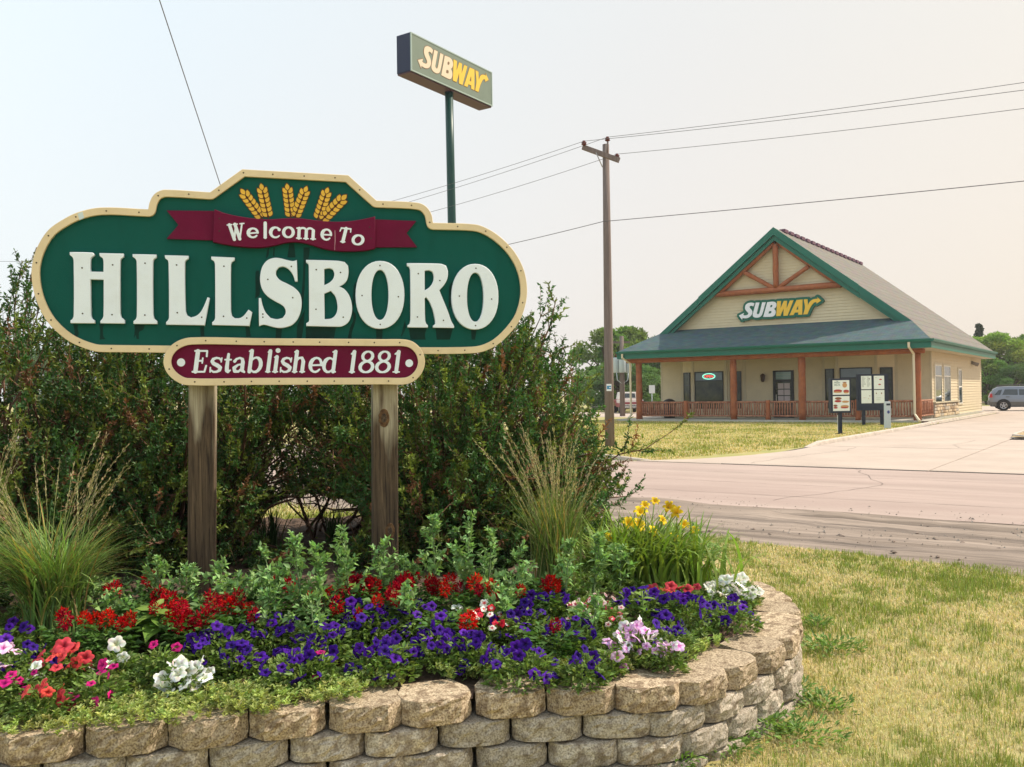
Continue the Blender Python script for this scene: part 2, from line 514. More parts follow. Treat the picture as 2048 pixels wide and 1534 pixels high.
# the street, with a crumbling dirt edge on the near side
sheet('road', [(-160, -34.3), (160, -34.3), (160, -27.45), (-160, -27.45)], 0.008, m_road)
sh = MB(); nsh = 260; row = []
for j in range(13):
    for i in range(nsh + 1):
        a = -20 + 45 * i / nsh; b = -37.3 + 3.35 * j / 12
        ed = min(1, j / 2.5, (12 - j) / 1.5)
        wob = (float(fnoise(a * 0.35 + 3, 7)) - 0.5) * 1.1 * (1 if j < 2 else 0) + (float(fnoise(a * 0.5 + 3, 1)) - 0.5) * 0.5 * (1 if j > 10 else 0)
        z = -0.012 + min(1, 4 * ed) * 0.016 + ed * (0.008 + 0.30 * max(0, float(fnoise(a * 0.4, b * 2.6 + 20)) - 0.52) + 0.06 * max(0, float(fnoise(a * 2.5, b * 5)) - 0.45))
        row.append((a, b + wob, z))
fs = []
for j in range(12):
    for i in range(nsh):
        k = j * (nsh + 1) + i
        fs.append((k, k + 1, k + nsh + 2, k + nsh + 1))
sh.add(row, fs, True)
site('dirt_shoulder', m_shoulder, sh)
# clods thrown up along the shoulder
P_, D_, N_, L_, W_, C_ = [], [], [], [], [], []
cl = MB()
for k in range(260):
    a = rng.uniform(-6, 16); b = rng.choice([-37.0, -36.6, -36.2, -35.4, -34.9]) + rng.normal(0, 0.16)
    s = abs(rng.normal(0, 0.012)) + 0.006
    M = Matrix.Translation((a, b, 0.02 + s * 0.3)) @ Matrix.Rotation(rng.uniform(0, 6), 4, 'Z') @ Matrix.Diagonal((s * rng.uniform(1, 2.2), s, s * 0.7, 1))
    cl.add([M @ Vector(v) for v in [(1, 0, 0), (-1, 0, 0), (0, 1, 0), (0, -1, 0), (0.2, 0.1, 1), (0, 0, -1)]],
           [(0, 2, 4), (2, 1, 4), (1, 3, 4), (3, 0, 4), (2, 0, 5), (1, 2, 5), (3, 1, 5), (0, 3, 5)])
site('soil_clods', mat('clod', (0.13, 0.10, 0.085), 0.95, color2=(0.3, 0.23, 0.19), scale=3), cl, kind='stuff')

# tar lines, ravelled cracks and loose gravel on the street
rc = MB()
def crack_line(mb, pl, wd, z):
    pts = []
    for i in range(len(pl) - 1):
        L_ = math.dist(pl[i], pl[i + 1]); n_ = max(2, int(L_ / .25))
        for k in range(n_):
            t = k / n_; pts.append((pl[i][0] + (pl[i + 1][0] - pl[i][0]) * t + random.uniform(-.05, .05), pl[i][1] + (pl[i + 1][1] - pl[i][1]) * t + random.uniform(-.03, .03)))
    up = []; dn = []
    for i, (x, y) in enumerate(pts):
        a = pts[max(0, i - 1)]; b = pts[min(len(pts) - 1, i + 1)]; L_ = math.dist(a, b) + 1e-6; nx, ny = -(b[1] - a[1]) / L_, (b[0] - a[0]) / L_; w_ = wd * random.uniform(.4, 1.2)
        up.append((x + nx * w_, y + ny * w_, z)); dn.append((x - nx * w_, y - ny * w_, z))
    n_ = len(pts); mb.add(up + dn, [(i, i + 1, i + 1 + n_, i + n_) for i in range(n_ - 1)])
for k in range(5): crack_line(rc, [(-14 + k * 6.1, -27.6), (-13.4 + k * 6.1 + random.uniform(-.6, .6), -30.5), (-13.8 + k * 6.1, -33.6)], .006, 0.0125)
for b_ in (-29.2, -31.0, -32.7): crack_line(rc, [(-18, b_), (-6, b_ + .15), (2, b_ - .1), (16, b_ + .1)], .007, 0.0128)
site('road_crack', mat('crack_dark', (0.13, 0.105, 0.095), 0.9), rc, kind='stuff')
gv = MB()
for k in range(3200):
    a = rng.uniform(-8, 15); b = rng.normal(-35.3, .95)
    if b < -37.4 or b > -33.3: continue
    s = abs(rng.normal(0, .006)) + .004
    M = Matrix.Translation((a, b, .022 + s * .2)) @ Matrix.Rotation(rng.uniform(0, 6), 4, 'Z')
    gv.add([M @ Vector(v) for v in [(s * 1.3, 0, 0), (-s, s * .9, 0), (-s * .8, -s, 0), (0, 0, s * 1.1)]], [(0, 1, 3), (1, 2, 3), (2, 0, 3)])
site('loose_gravel', mat('gravel', (0.16, 0.13, 0.11), 0.95, color2=(0.42, 0.36, 0.31), scale=2), gv, kind='stuff')

# concrete drive: slabs with open joints over a dark bed
dr = empty('driveway', P0, RZ); tag(dr, kind='structure')
box_obj('joint_bed', m_gap, dr, 1.2, 30, -27.4, 62, -0.02, 0.010)
def slab(a0, a1, b0, b1):
    g_ = 0.014
    z = 0.022 + random.uniform(0, 0.004)
    m = MB().prism([(a0 + g_, b0 + g_), (a1 - g_, b0 + g_), (a1 - g_, b1 - g_), (a0 + g_, b1 - g_)], -0.015, z, 'z')
    return m.build('slab', m_conc, dr, bevel=0.006)
bs = [-27.4, -24.6, -20.3, -15.2, -10.4, -5.6, -0.8, 4, 8.8, 13.6, 18.4]
for i in range(len(bs) - 1):
    b0, b1 = bs[i], bs[i + 1]
    slab(1.35, 5.6, b0, b1)
    if b1 <= -15.2 + 0.01:
        for a0 in (5.6, 10.2, 14.8): slab(a0, a0 + 4.6, b0, b1)
for b0 in (18.4, 24.4, 30.4, 36.4):
    for a0 in (-9.2, -3.2, 1.35, 7.2, 13.2, 19.2): slab(a0, a0 + (4.55 if a0 == -3.2 else 5.85 if a0 == 1.35 else 6), b0, b0 + 6)
ap = MB().prism([(-0.7, -27.42), (1.36, -27.42), (1.36, -22.4), (1.0, -24.6), (0.3, -26.4)], -0.015, 0.02, 'z')
ap.build('apron', m_conc, dr)
for pl in ([(1.9, -27.1), (2.1, -25.0), (2.6, -22.0), (2.5, -20.4)], [(5.0, -20.0), (4.6, -18.6), (4.8, -15.4)], [(2.3, -14.6), (3.9, -12.8), (5.4, -12.2)]):
    m = MB()
    pts = []
    for i in range(len(pl) - 1):
        for k in range(6):
            t = k / 6; pts.append((pl[i][0] + (pl[i + 1][0] - pl[i][0]) * t + random.uniform(-.05, .05), pl[i][1] + (pl[i + 1][1] - pl[i][1]) * t))
    m.add([(x - 0.006, y, 0.0275) for x, y in pts] + [(x + 0.006, y, 0.0275) for x, y in pts], [(i, i + 1, i + 1 + len(pts), i + len(pts)) for i in range(len(pts) - 1)])
    m.build('crack', m_gap, dr)

def curb(name, pts, w_=0.16, h=0.13, taper_ends=True, seg=2.4, slope=0.03):
    """a kerb cut into cast lengths along a polyline in (a,b)"""
    root = empty(name, P0, RZ); tag(root, kind='structure')
    L = [0]
    for i in range(len(pts) - 1): L.append(L[-1] + math.dist(pts[i], pts[i + 1]))
    def P(s):
        s = max(0, min(L[-1], s))
        for i in range(len(pts) - 1):
            if s <= L[i + 1] + 1e-6:
                t = (s - L[i]) / (L[i + 1] - L[i]); a, b = pts[i], pts[i + 1]
                d = ((b[0] - a[0]) / (L[i + 1] - L[i]), (b[1] - a[1]) / (L[i + 1] - L[i]))
                return (a[0] + (b[0] - a[0]) * t, a[1] + (b[1] - a[1]) * t), d
    nseg = max(1, round(L[-1] / seg))
    for k in range(nseg):
        s0 = L[-1] * k / nseg + 0.008; s1 = L[-1] * (k + 1) / nseg - 0.008
        m = MB(); vs = []; sub = 4
        for q in range(sub + 1):
            s = s0 + (s1 - s0) * q / sub
            (x, y), d = P(s); nx, ny = -d[1], d[0]
            hh = h
            if taper_ends: hh = h * min(1, max(0.12, min(s, L[-1] - s) / 1.0))
            for (o_, z_) in ((0, -0.02), (slope, hh - 0.02), (slope + 0.02, hh), (w_ - 0.01, hh), (w_, -0.02)):
                vs.append((x + nx * o_, y + ny * o_, z_))
        fs = []
        for q in range(sub):
            for c in range(4): fs.append((q * 5 + c, q * 5 + c + 1, (q + 1) * 5 + c + 1, (q + 1) * 5 + c))
        fs += [(0, 1, 2, 3, 4), tuple(sub * 5 + c for c in (4, 3, 2, 1, 0))]
        m.add(vs, fs, False)
        m.build('curb_stone', m_curb, root)
    return root
curb('street_curb', [(-70, -27.45), (-3.2, -27.45), (-1.6, -27.4), (-0.5, -27.1)], h=0.14)
curb('driveway_curb', [(1.32, -20.9), (1.32, -8), (1.15, -2), (1.05, 21.0)], h=0.13, w_=0.17)
isl = curb('island_curb', [(5.5, 18), (5.45, -13.6), (5.75, -14.7), (6.6, -15.0), (34, -15.0)], h=0.14)
sheet('island_bed', [(5.6, -14.9), (34, -14.9), (34, 18), (5.6, 18)], 0.10, mat('mulch', (0.30, 0.20, 0.09), 0.95, color2=(0.42, 0.33, 0.19), scale=3, bump=0.8, bscale=20))
# pale lane and parking strip far behind on the left
sheet('side_street', [(-75, 13.5), (-15.6, 6.0), (-9.3, 18.4), (-75, 24)], 0.006, m_conc)
sheet('far_road', [(-160, 62), (160, 62), (160, 72), (-160, 72)], 0.006, m_road)

# ================================================================== WELCOME SIGN
PL_ = at_depth(65, 600, 4.60); PR_ = at_depth(1053, 600, 5.20)
sx = (PR_ - PL_); sx.z = 0; sx.normalize(); sn = sx.cross(Vector((0, 0, 1)))
SO = (PL_ + PR_) / 2; SO.z = 0.5
SM = Matrix(((sx.x, 0, sn.x, SO.x), (sx.y, 0, sn.y, SO.y), (0, 1, 0, SO.z), (0, 0, 0, 1)))
def sp(px, py, off=0.0):
    r = ray(px, py); o = SO + sn * off
    t = (o - EYE).dot(sn) / r.dot(sn); p = EYE + r * t - SO
    return (p.dot(sx), p.z)
def crop(x0, y0, k): return lambda p, off=0.0: sp(x0 + p[0] / k, y0 + p[1] / k, off)

m_green = mat('sign_green_paint', (0.004, 0.092, 0.075), 0.55, spec=0.12, var=0.12, scale=5, bump=0.12, bscale=170, dirt=(0.006, 0.060, 0.050), dirt_scale=5, dirt_amt=0.45, stretch=(2.2, 0.6, 1))
m_tan = mat('sign_tan_trim', (0.79, 0.635, 0.41), 0.55, var=0.05, scale=4, dirt=(0.55, 0.40, 0.21), dirt_scale=9, dirt_amt=0.3)
m_maroon = mat('sign_maroon', (0.14, 0.003, 0.035), 0.55, spec=0.15, var=0.1, scale=6, bump=0.1, bscale=150, dirt=(0.17, 0.02, 0.05), dirt_scale=4, dirt_amt=0.3)
m_white = mat('sign_white_paint', (0.83, 0.90, 1.0), 0.45, var=0.02, scale=3, dirt=(0.62, 0.64, 0.60), dirt_scale=5, dirt_amt=0.25)
m_screw = mat('screw_rust', (0.05, 0.03, 0.02), 0.6)
m_wheat = mat('wheat_gold', (0.80, 0.48, 0.055), 0.5, var=0.1, scale=20)
m_wheatline = mat('wheat_outline', (0.10, 0.028, 0.01), 0.6)
m_stain = mat('wet_streak', (0.002, 0.030, 0.024), 0.5, spec=0.15, var=0.25, scale=14)
m_chalk = mat('water_line', (0.05, 0.17, 0.12), 0.6)

sign = empty('welcome_sign', matrix=SM, label='large green wooden welcome sign with white raised letters and tan border on two posts', cat='sign')
c1 = crop(40, 320, 3.196); c2 = crop(540, 320, 3.196); c3 = crop(320, 350, 3.7926); c4 = crop(320, 670, 3.7926)
ZB = 0.045
o1 = [(520, 1228), (440, 1213), (330, 1168), (240, 1102), (160, 1010), (100, 880), (75, 740), (84, 640), (120, 540), (180, 450), (260, 390), (370, 335), (520, 304), (820, 316), (828, 275), (850, 230), (882, 203), (930, 190), (1215, 207), (1420, 60)]
o2 = [(500, 98), (680, 260), (940, 273), (995, 296), (1030, 345), (1042, 402), (1310, 412), (1395, 442), (1480, 500), (1560, 585), (1617, 690), (1641, 800), (1637, 900), (1603, 1010), (1540, 1100), (1455, 1180), (1370, 1222), (1290, 1236), (980, 1240)]
outer = smooth_poly([c1(p, ZB) for p in o1] + [c2(p, ZB) for p in o2], 5)
xs, ys, X, Y, h_ = grid_for(outer, 0.03, 420)
F = sdf_poly(X, Y, outer)
FW = 0.0375
inner = [simplify(l, 0.0006) for l in contours(F + FW, xs, ys)]
board_out = [simplify(l, 0.0006) for l in contours(F + 0.006, xs, ys)]
plate('board', board_out, 0.035, m_green, sign, z=-0.005)
plate('border', [outer] + inner, 0.020, m_tan, sign, z=0.0305, bevel=0.002)

# tablet
tb = [(235, 18), (700, 23), (1200, 28), (1700, 32), (1855, 34), (1925, 55), (1985, 115), (2010, 205), (1985, 290), (1930, 348), (1865, 374), (1700, 375), (1200, 377), (700, 379), (205, 381), (120, 350), (52, 285), (26, 205), (50, 120), (125, 50)]
tab = smooth_poly([c4(p, 0.075) for p in tb], 5)
xs2, ys2, X2, Y2, _ = grid_for(tab, 0.03, 380)
F2 = sdf_poly(X2, Y2, tab)
tin = [simplify(l, 0.0005) for l in contours(F2 + 0.0375, xs2, ys2)]
plate('tablet', [simplify(l, 0.0005) for l in contours(F2 + 0.006, xs2, ys2)], 0.024, m_maroon, sign, z=0.0308)
plate('tablet_border', [tab] + tin, 0.016, m_tan, sign, z=0.0600, bevel=0.002)

# letters of the town's name, cut from board and screwed on
k1 = crop(120, 480, 5.12); k2 = crop(500, 480, 4.0157)
ZL = 0.062
H = [(97, 122), (330, 128), (347, 140), (347, 158), (318, 180), (310, 215), (310, 322), (443, 325), (443, 215), (435, 185), (408, 165), (402, 150), (402, 132), (648, 138), (650, 170), (622, 190), (615, 220), (615, 740), (625, 790), (655, 815), (660, 828), (660, 855), (411, 852), (411, 828), (432, 805), (443, 770), (445, 405), (310, 402), (315, 760), (325, 800), (352, 822), (355, 853), (105, 850), (105, 822), (125, 808), (138, 770), (137, 220), (128, 180), (98, 152)]
I_ = [(742, 143), (985, 148), (985, 178), (958, 195), (950, 230), (952, 740), (960, 800), (992, 828), (995, 860), (751, 858), (751, 830), (775, 808), (785, 770), (783, 230), (773, 195), (742, 170)]
La = [(1071, 154), (1315, 160), (1315, 190), (1288, 208), (1278, 240), (1285, 720), (1300, 770), (1340, 792), (1395, 775), (1440, 735), (1475, 670), (1510, 585), (1532, 592), (1505, 740), (1480, 880), (1470, 872), (1085, 866), (1085, 840), (1108, 815), (1115, 780), (1110, 240), (1102, 205), (1075, 185)]
Lb = [(1548, 168), (1787, 178), (1787, 206), (1758, 225), (1750, 255), (1750, 720), (1760, 775), (1790, 800), (1840, 798), (1880, 775), (1930, 712), (1967, 738), (1940, 885), (1930, 880), (1557, 870), (1557, 842), (1580, 820), (1588, 790), (1586, 250), (1576, 215), (1548, 195)]
S_ = [(376, 160), (383, 332), (362, 332), (350, 290), (330, 255), (300, 225), (262, 212), (230, 220), (210, 250), (212, 285), (240, 320), (300, 350), (360, 385), (400, 430), (415, 490), (410, 560), (385, 630), (340, 680), (280, 702), (230, 706), (180, 697), (110, 680), (72, 692), (70, 465), (88, 465), (100, 520), (125, 580), (165, 625), (215, 635), (262, 625), (285, 590), (283, 555), (262, 525), (200, 490), (140, 450), (100, 400), (82, 340), (82, 280), (98, 215), (135, 165), (190, 143), (240, 145), (300, 160), (345, 168)]
B_ = [[(450, 158), (700, 165), (760, 175), (788, 205), (792, 260), (780, 320), (750, 355), (717, 372), (760, 395), (800, 450), (820, 530), (815, 600), (790, 660), (740, 692), (690, 696), (452, 690), (452, 668), (472, 655), (475, 640), (472, 210), (468, 190), (450, 178)],
      [(597, 232), (640, 226), (668, 238), (678, 270), (668, 310), (640, 340), (597, 362)], [(597, 430), (650, 408), (685, 450), (703, 520), (700, 570), (680, 610), (650, 630), (600, 635)]]
R_ = [[(1262, 185), (1530, 190), (1575, 205), (1590, 250), (1585, 310), (1560, 360), (1522, 403), (1545, 460), (1590, 570), (1618, 650), (1640, 690), (1640, 706), (1472, 703), (1472, 688), (1490, 672), (1488, 640), (1470, 560), (1440, 490), (1415, 458), (1404, 470), (1408, 640), (1415, 668), (1430, 685), (1430, 703), (1267, 701), (1267, 685), (1285, 670), (1290, 640), (1288, 240), (1280, 215), (1262, 205)],
      [(1404, 245), (1440, 243), (1468, 255), (1478, 290), (1470, 340), (1440, 380), (1404, 404)]]
def ell(cx, cy, rx, ry, n=40, p=2.15):
    o_ = []
    for i in range(n):
        t = 2 * math.pi * i / n; c, s = math.cos(t), math.sin(t)
        o_.append((cx + rx * math.copysign(abs(c) ** (2 / p), c), cy + ry * math.copysign(abs(s) ** (2 / p), s)))
    return o_
def letter(loops, cr, raw=False):
    ls = [[cr(p, ZL) for p in l] for l in loops]
    if not raw: ls = [smooth_poly(l, 4) for l in ls]
    return plate('letter', ls, 0.028, m_white, sign, z=0.0320, bevel=0.0025)
for l in (H, I_, La, Lb): letter([l], k1)
letter([S_], k2); letter(B_, k2)
letter([ell(1045, 440, 196, 273), ell(1045, 440, 69, 201)], k2, True)
letter(R_, k2)
letter([ell(1808, 455, 188, 264), ell(1811, 458, 67, 197)], k2, True)

# ribbon
rib = [(412, 258), (500, 290), (620, 315), (740, 330), (850, 333), (960, 326), (1060, 327), (1180, 341), (1300, 352), (1420, 350), (1530, 335), (1632, 312), (1634, 555), (1560, 570), (1450, 576), (1330, 572), (1230, 553), (1130, 522), (1040, 506), (960, 510), (880, 529), (780, 546), (680, 546), (560, 535), (480, 522), (400, 505)]
plate('ribbon', [smooth_poly([c3(p, 0.075) for p in rib], 4)], 0.036, m_maroon, sign, z=0.0330, bevel=0.002)
plate('ribbon_tail', [[c3(p, 0.05) for p in [(50, 268), (420, 272), (420, 495), (50, 482), (140, 378)]]], 0.016, m_maroon, sign, z=0.0315)
plate('ribbon_tail', [[c3(p, 0.05) for p in [(1610, 335), (1945, 348), (1870, 440), (1950, 546), (1610, 548)]]], 0.016, m_maroon, sign, z=0.0315)

# wheat ears
for b_, t_ in (((775, 328), (612, 105)), ((822, 322), (765, 65)), ((992, 322), (962, 65)), ((1022, 322), (1115, 85)), ((1195, 338), (1275, 95)), ((1220, 348), (1415, 150))):
    ear = empty('wheat_ear'); ear.parent = sign
    bx, by = c3(b_, 0.036); tx, ty = c3(t_, 0.036); ax = Vector((tx - bx, ty - by)); Lx = ax.length; ax.normalize(); nx = Vector((-ax.y, ax.x))
    gl = Lx * 0.225; gw = Lx * 0.135
    stem = [(bx + ax.x * Lx * t + nx.x * s * 0.0022, by + ax.y * Lx * t + nx.y * s * 0.0022) for t, s in ((-0.06, 1), (0.8, 1), (0.8, -1), (-0.06, -1))]
    plate('stem', [stem], 0.0012, m_wheatline, ear, z=0.0303)
    def grain(pos, ang):
        d = Vector((ax.x * math.cos(ang) - ax.y * math.sin(ang), ax.x * math.sin(ang) + ax.y * math.cos(ang))); q = Vector((-d.y, d.x))
        sh_ = [(0, 0), (0.25, 0.42), (0.55, 0.5), (0.8, 0.3), (1, 0), (0.8, -0.3), (0.55, -0.5), (0.25, -0.42)]
        def outl(g_): return smooth_poly([(pos.x + d.x * gl * (0.5 + (u - 0.5) * g_) + q.x * gw * v * g_, pos.y + d.y * gl * (0.5 + (u - 0.5) * g_) + q.y * gw * v * g_) for u, v in sh_], 3, 60)
        return outl(0.88), outl(1.16)
    gs = []; ol = []
    for k in range(6):
        for s in (-1, 1):
            p = Vector((bx, by)) + ax * (Lx * (0.02 + 0.135 * k)) + nx * (s * gw * 0.22)
            gs.append(grain(p, s * 0.5))
    gs.append(grain(Vector((bx, by)) + ax * (Lx * 0.79), 0))
    for i, (a_, b2) in enumerate(gs):
        plate('husk', [b2], 0.0002, m_wheatline, ear, z=0.0302 + 0.0006 * i)
        plate('grain', [a_], 0.0003, m_wheat, ear, z=0.0304 + 0.0006 * i)

# painted lettering built as raised strokes
def arc(cx, cy, rx, ry, a0, a1, n=14):
    return [(cx + rx * math.cos(R(a0 + (a1 - a0) * i / n)), cy + ry * math.sin(R(a0 + (a1 - a0) * i / n))) for i in range(n + 1)]
def wv(n, lo, hi, ph=0): return [lo + (hi - lo) * abs(math.cos(math.pi * 2 * i / n + ph)) for i in range(n + 1)]
GL = {
 'W': [([(.13, .97), (.34, .04)], 1), ([(.34, .04), (.5, .9)], .55), ([(.46, .97), (.66, .04)], 1), ([(.66, .04), (.88, .97)], .5), ([(0, .97), (.27, .97)], .4), ([(.37, .97), (.6, .97)], .4), ([(.76, .97), (1, .97)], .4)],
 'e': [(arc(.5, .5, .4, .45, 0, 320), [.75, .75, .7, .6, .6, .7, .95, 1.05, 1.05, .95, .75, .6, .6, .6, .5]), ([(.1, .47), (.9, .5)], .5)],
 'l': [([(.5, .05), (.5, .97)], 1), ([(.05, .03), (.95, .03)], .4), ([(.1, .92), (.5, .98)], .45)],
 'c': [(arc(.52, .5, .42, .46, 45, 320), [.6, .6, .6, .7, .9, 1.05, 1.1, 1.1, .95, .8, .7, .6, .55, .5, .4]), ([(.83, .76)], 1.0)],
 'o': [(arc(.5, .5, .4, .45, 0, 360, 20), wv(20, .55, 1.0))],
 'm': [([(.12, .04), (.12, .88)], 1), ([(.5, .04), (.5, .75)], 1), ([(.87, .04), (.87, .75)], 1), (arc(.31, .68, .19, .26, 170, 0, 8), .65), (arc(.69, .68, .18, .26, 170, 0, 8), .65), ([(0, .03), (.25, .03)], .4), ([(.38, .03), (.62, .03)], .4), ([(.75, .03), (1, .03)], .4), ([(0, .9), (.12, .93)], .45)],
 'T': [([(.5, .04), (.5, .95)], 1.05), ([(.05, .95), (.95, .95)], .5), ([(.05, .95), (.0, .74)], .4), ([(.95, .95), (1, .74)], .4), ([(.3, .03), (.7, .03)], .4)],
 'E': [([(.22, .04), (.22, .95)], 1.1), ([(0, .96), (.92, .96)], .5), ([(.93, .96), (.95, .72)], .5), ([(.22, .52), (.66, .52)], .5), ([(.66, .64), (.66, .42)], .4), ([(0, .03), (.9, .03)], .5), ([(.92, .03), (1, .3)], .5)],
 's': [([(.85, .78), (.7, .93), (.45, .96), (.2, .88), (.14, .72), (.28, .58), (.6, .46), (.84, .32), (.82, .14), (.6, .04), (.35, .03), (.08, .16)], [.45, .5, .6, .75, .9, 1, 1.1, 1, .8, .6, .55, .5]), ([(.06, .32), (.08, .03)], .4), ([(.88, .95), (.86, .7)], .4)],
 't': [([(.42, .97), (.4, .3), (.46, .1), (.64, .03), (.95, .12)], [.7, 1, 1, .7, .4]), ([(0, .68), (.9, .68)], .45)],
 'a': [([(.12, .74), (.25, .9), (.5, .97), (.7, .88), (.76, .68), (.76, .15), (.95, .03)], [.8, .6, .55, .8, 1, 1, .6]), ([(.76, .56), (.4, .5), (.14, .3), (.22, .08), (.5, .05), (.76, .28)], [.5, .55, .9, .9, .6, .5])],
 'b': [([(.15, .04), (.15, .96)], 1), ([(0, .94), (.15, .97)], .45), (arc(.5, .34, .36, .32, 160, -170, 14), [.5, .5, .5, .6, .8, 1, 1, 1, .9, .8, .7, .6, .5, .5, .5])],
 'd': [([(.85, .04), (.85, .96)], 1), ([(.68, .94), (.85, .97)], .45), ([(.85, .05), (1, .03)], .45), (arc(.5, .34, .36, .32, 20, 350, 14), [.5, .5, .5, .6, .8, 1, 1, 1, .9, .8, .7, .6, .5, .5, .5])],
 'h': [([(.17, .04), (.17, .96)], 1), ([(.0, .94), (.17, .97)], .45), ([(.17, .5), (.4, .66), (.66, .67), (.8, .5), (.8, .04)], [.5, .6, .7, 1, 1]), ([(0, .03), (.36, .03)], .4), ([(.62, .03), (1, .03)], .4)],
 'i': [([(.5, .04), (.5, .66)], 1), ([(.08, .03), (.92, .03)], .4), ([(.15, .64), (.5, .68)], .45), ([(.55, .93)], 1.3)],
 '1': [([(.55, .04), (.55, .96)], 1.05), ([(.15, .86), (.55, .97)], .5), ([(.15, .03), (.95, .03)], .4)],
 '8': [(arc(.5, .75, .3, .21, 0, 360, 16), wv(16, .5, .85)), (arc(.5, .27, .38, .24, 0, 360, 16), wv(16, .5, .95))],
}
def glyph(ch, quad, hw, off, z, thick=0.004, rot=None):
    """quad: function (u,v in 0..1) -> local plane coordinates"""
    st = []
    us = [u for pts, _ in GL[ch] for u, v in pts]; vs_ = [v for pts, _ in GL[ch] for u, v in pts]
    o_, ux, vx = quad(0, 0), quad(1, 0), quad(0, 1)
    wu = min(.3, hw * .75 / math.dist(o_, ux)); wv_ = hw * .42 / math.dist(o_, vx)
    au = (1 - 2 * wu) / (max(us) - min(us)); av = (1 - 2 * wv_) / (max(vs_) - min(vs_)); um, vm = min(us), min(vs_)
    for pts, ww in GL[ch]:
        P = [quad(wu + (u - um) * au, wv_ + (v - vm) * av) for u, v in pts]
        W = [hw * x for x in (ww if hasattr(ww, '__len__') else [ww] * len(pts))]
        st.append((P, W[:len(P)] if len(W) >= len(P) else W + [W[-1]] * (len(P) - len(W))))
    allp = [p for P, _ in st for p in P]
    xs, ys, X, Y, h = grid_for(allp, hw * 1.8, 110)
    loops = [simplify(l, h * 0.12) for l in contours(stroke_field(X, Y, st), xs, ys)]
    return plate('letter', loops, thick, m_white, sign, z=z)
def box_q(cr, x0, x1, yb, yt, off, sh=0.0, rot=0.0):
    cx, cy = (x0 + x1) / 2, (yb + yt) / 2
    def q(u, v):
        x = x0 + (x1 - x0) * u + sh * (v - 0.5) * (yb - yt); y = yb + (yt - yb) * v
        dx, dy = x - cx, y - cy; c, s = math.cos(rot), math.sin(rot)
        return cr((cx + dx * c - dy * s, cy + dx * s + dy * c), off)
    return q
ppu = abs(c3((100, 0), 0.07)[0] - c3((0, 0), 0.07)[0]) / 100       # metres per crop pixel
for ch, x0, x1, yb, yt, sh_, ro in (('W', 508, 650, 492, 368, 0, -.10), ('e', 662, 748, 478, 400, 0, -.06), ('l', 782, 814, 480, 358, 0, .0), ('c', 832, 912, 478, 393, 0, 0), ('o', 930, 1018, 477, 392, 0, 0),
                                ('m', 1030, 1188, 487, 398, 0, .05), ('e', 1222, 1304, 496, 408, 0, .08), ('T', 1352, 1446, 512, 400, .15, .10), ('o', 1458, 1546, 532, 452, .1, .12)):
    glyph(ch, box_q(c3, x0 - 2, x1 + 2, yb, yt, 0.072, sh_, ro), 13.0 * ppu, 0.072, 0.0692)
ppu = abs(c4((1100, 0), 0.06)[0] - c4((1000, 0), 0.06)[0]) / 100
for ch, x0, x1, yb, yt in (('E', 250, 362, 285, 115), ('s', 378, 470, 286, 168), ('t', 484, 546, 286, 140), ('a', 556, 652, 286, 168), ('b', 664, 775, 286, 112), ('l', 806, 850, 284, 114), ('i', 858, 908, 284, 112),
                       ('s', 912, 998, 286, 168), ('h', 1008, 1112, 284, 118), ('e', 1134, 1230, 286, 168), ('d', 1240, 1345, 286, 118), ('1', 1440, 1490, 286, 120), ('8', 1516, 1624, 288, 120), ('8', 1642, 1750, 288, 120), ('1', 1772, 1830, 286, 120)):
    glyph(ch, box_q(c4, x0 - 4, x1 + 4, yb, yt, 0.056, 0.13), 14.2 * ppu, 0.056, 0.0552, thick=0.004)
for cx, cy, r_ in ((160, 208, 31), (1890, 214, 29)):
    plate('dot', [[c4((cx + r_ * math.cos(t * math.pi / 12), cy + r_ * math.sin(t * math.pi / 12)), 0.056) for t in range(24)]], 0.004, m_white, sign, z=0.0552)

# screws
sc = MB()
def screw(x, y, z): 
    sc.tube([(x, y, z - 0.002), (x, y, z + 0.0012)], 0.0042, 7)
def along(loop, inset_f, step, z, xs, ys, F):
    lp = max(contours(F + inset_f, xs, ys), key=len); acc = step * 0.4
    for i in range(len(lp)):
        d = math.dist(lp[i - 1], lp[i]) if i else 0; acc += d
        if acc > step * random.uniform(0.85, 1.15):
            acc = 0; screw(lp[i][0], lp[i][1], z)
along(outer, FW / 2, 0.165, 0.0506, xs, ys, F)
along(tab, 0.019, 0.155, 0.0762, xs2, ys2, F2)
for cr, pts in ((k1, [(225, 285), (538, 254), (230, 753), (532, 764), (870, 237), (868, 768), (1193, 255), (1200, 744), (1450, 791), (1678, 268), (1674, 781), (1912, 799)]),
                (k2, [(332, 212), (143, 316), (343, 463), (103, 595), (103, 620), (532, 238), (727, 260), (530, 556), (749, 620), (1044, 205), (900, 446), (1192, 455), (1046, 678), (1352, 270), (1525, 325), (1345, 618), (1554, 645), (1815, 226), (1682, 450), (1941, 474), (1812, 687)]),
                (c3, [(450, 330), (450, 425), (1590, 395), (1600, 480)])):
    for p in pts:
        q = cr(p, ZL if cr is not c3 else 0.07); screw(q[0], q[1], 0.0602 if cr is not c3 else 0.0692)
so = sc.build('screw', m_screw, sign); so['kind'] = 'stuff'

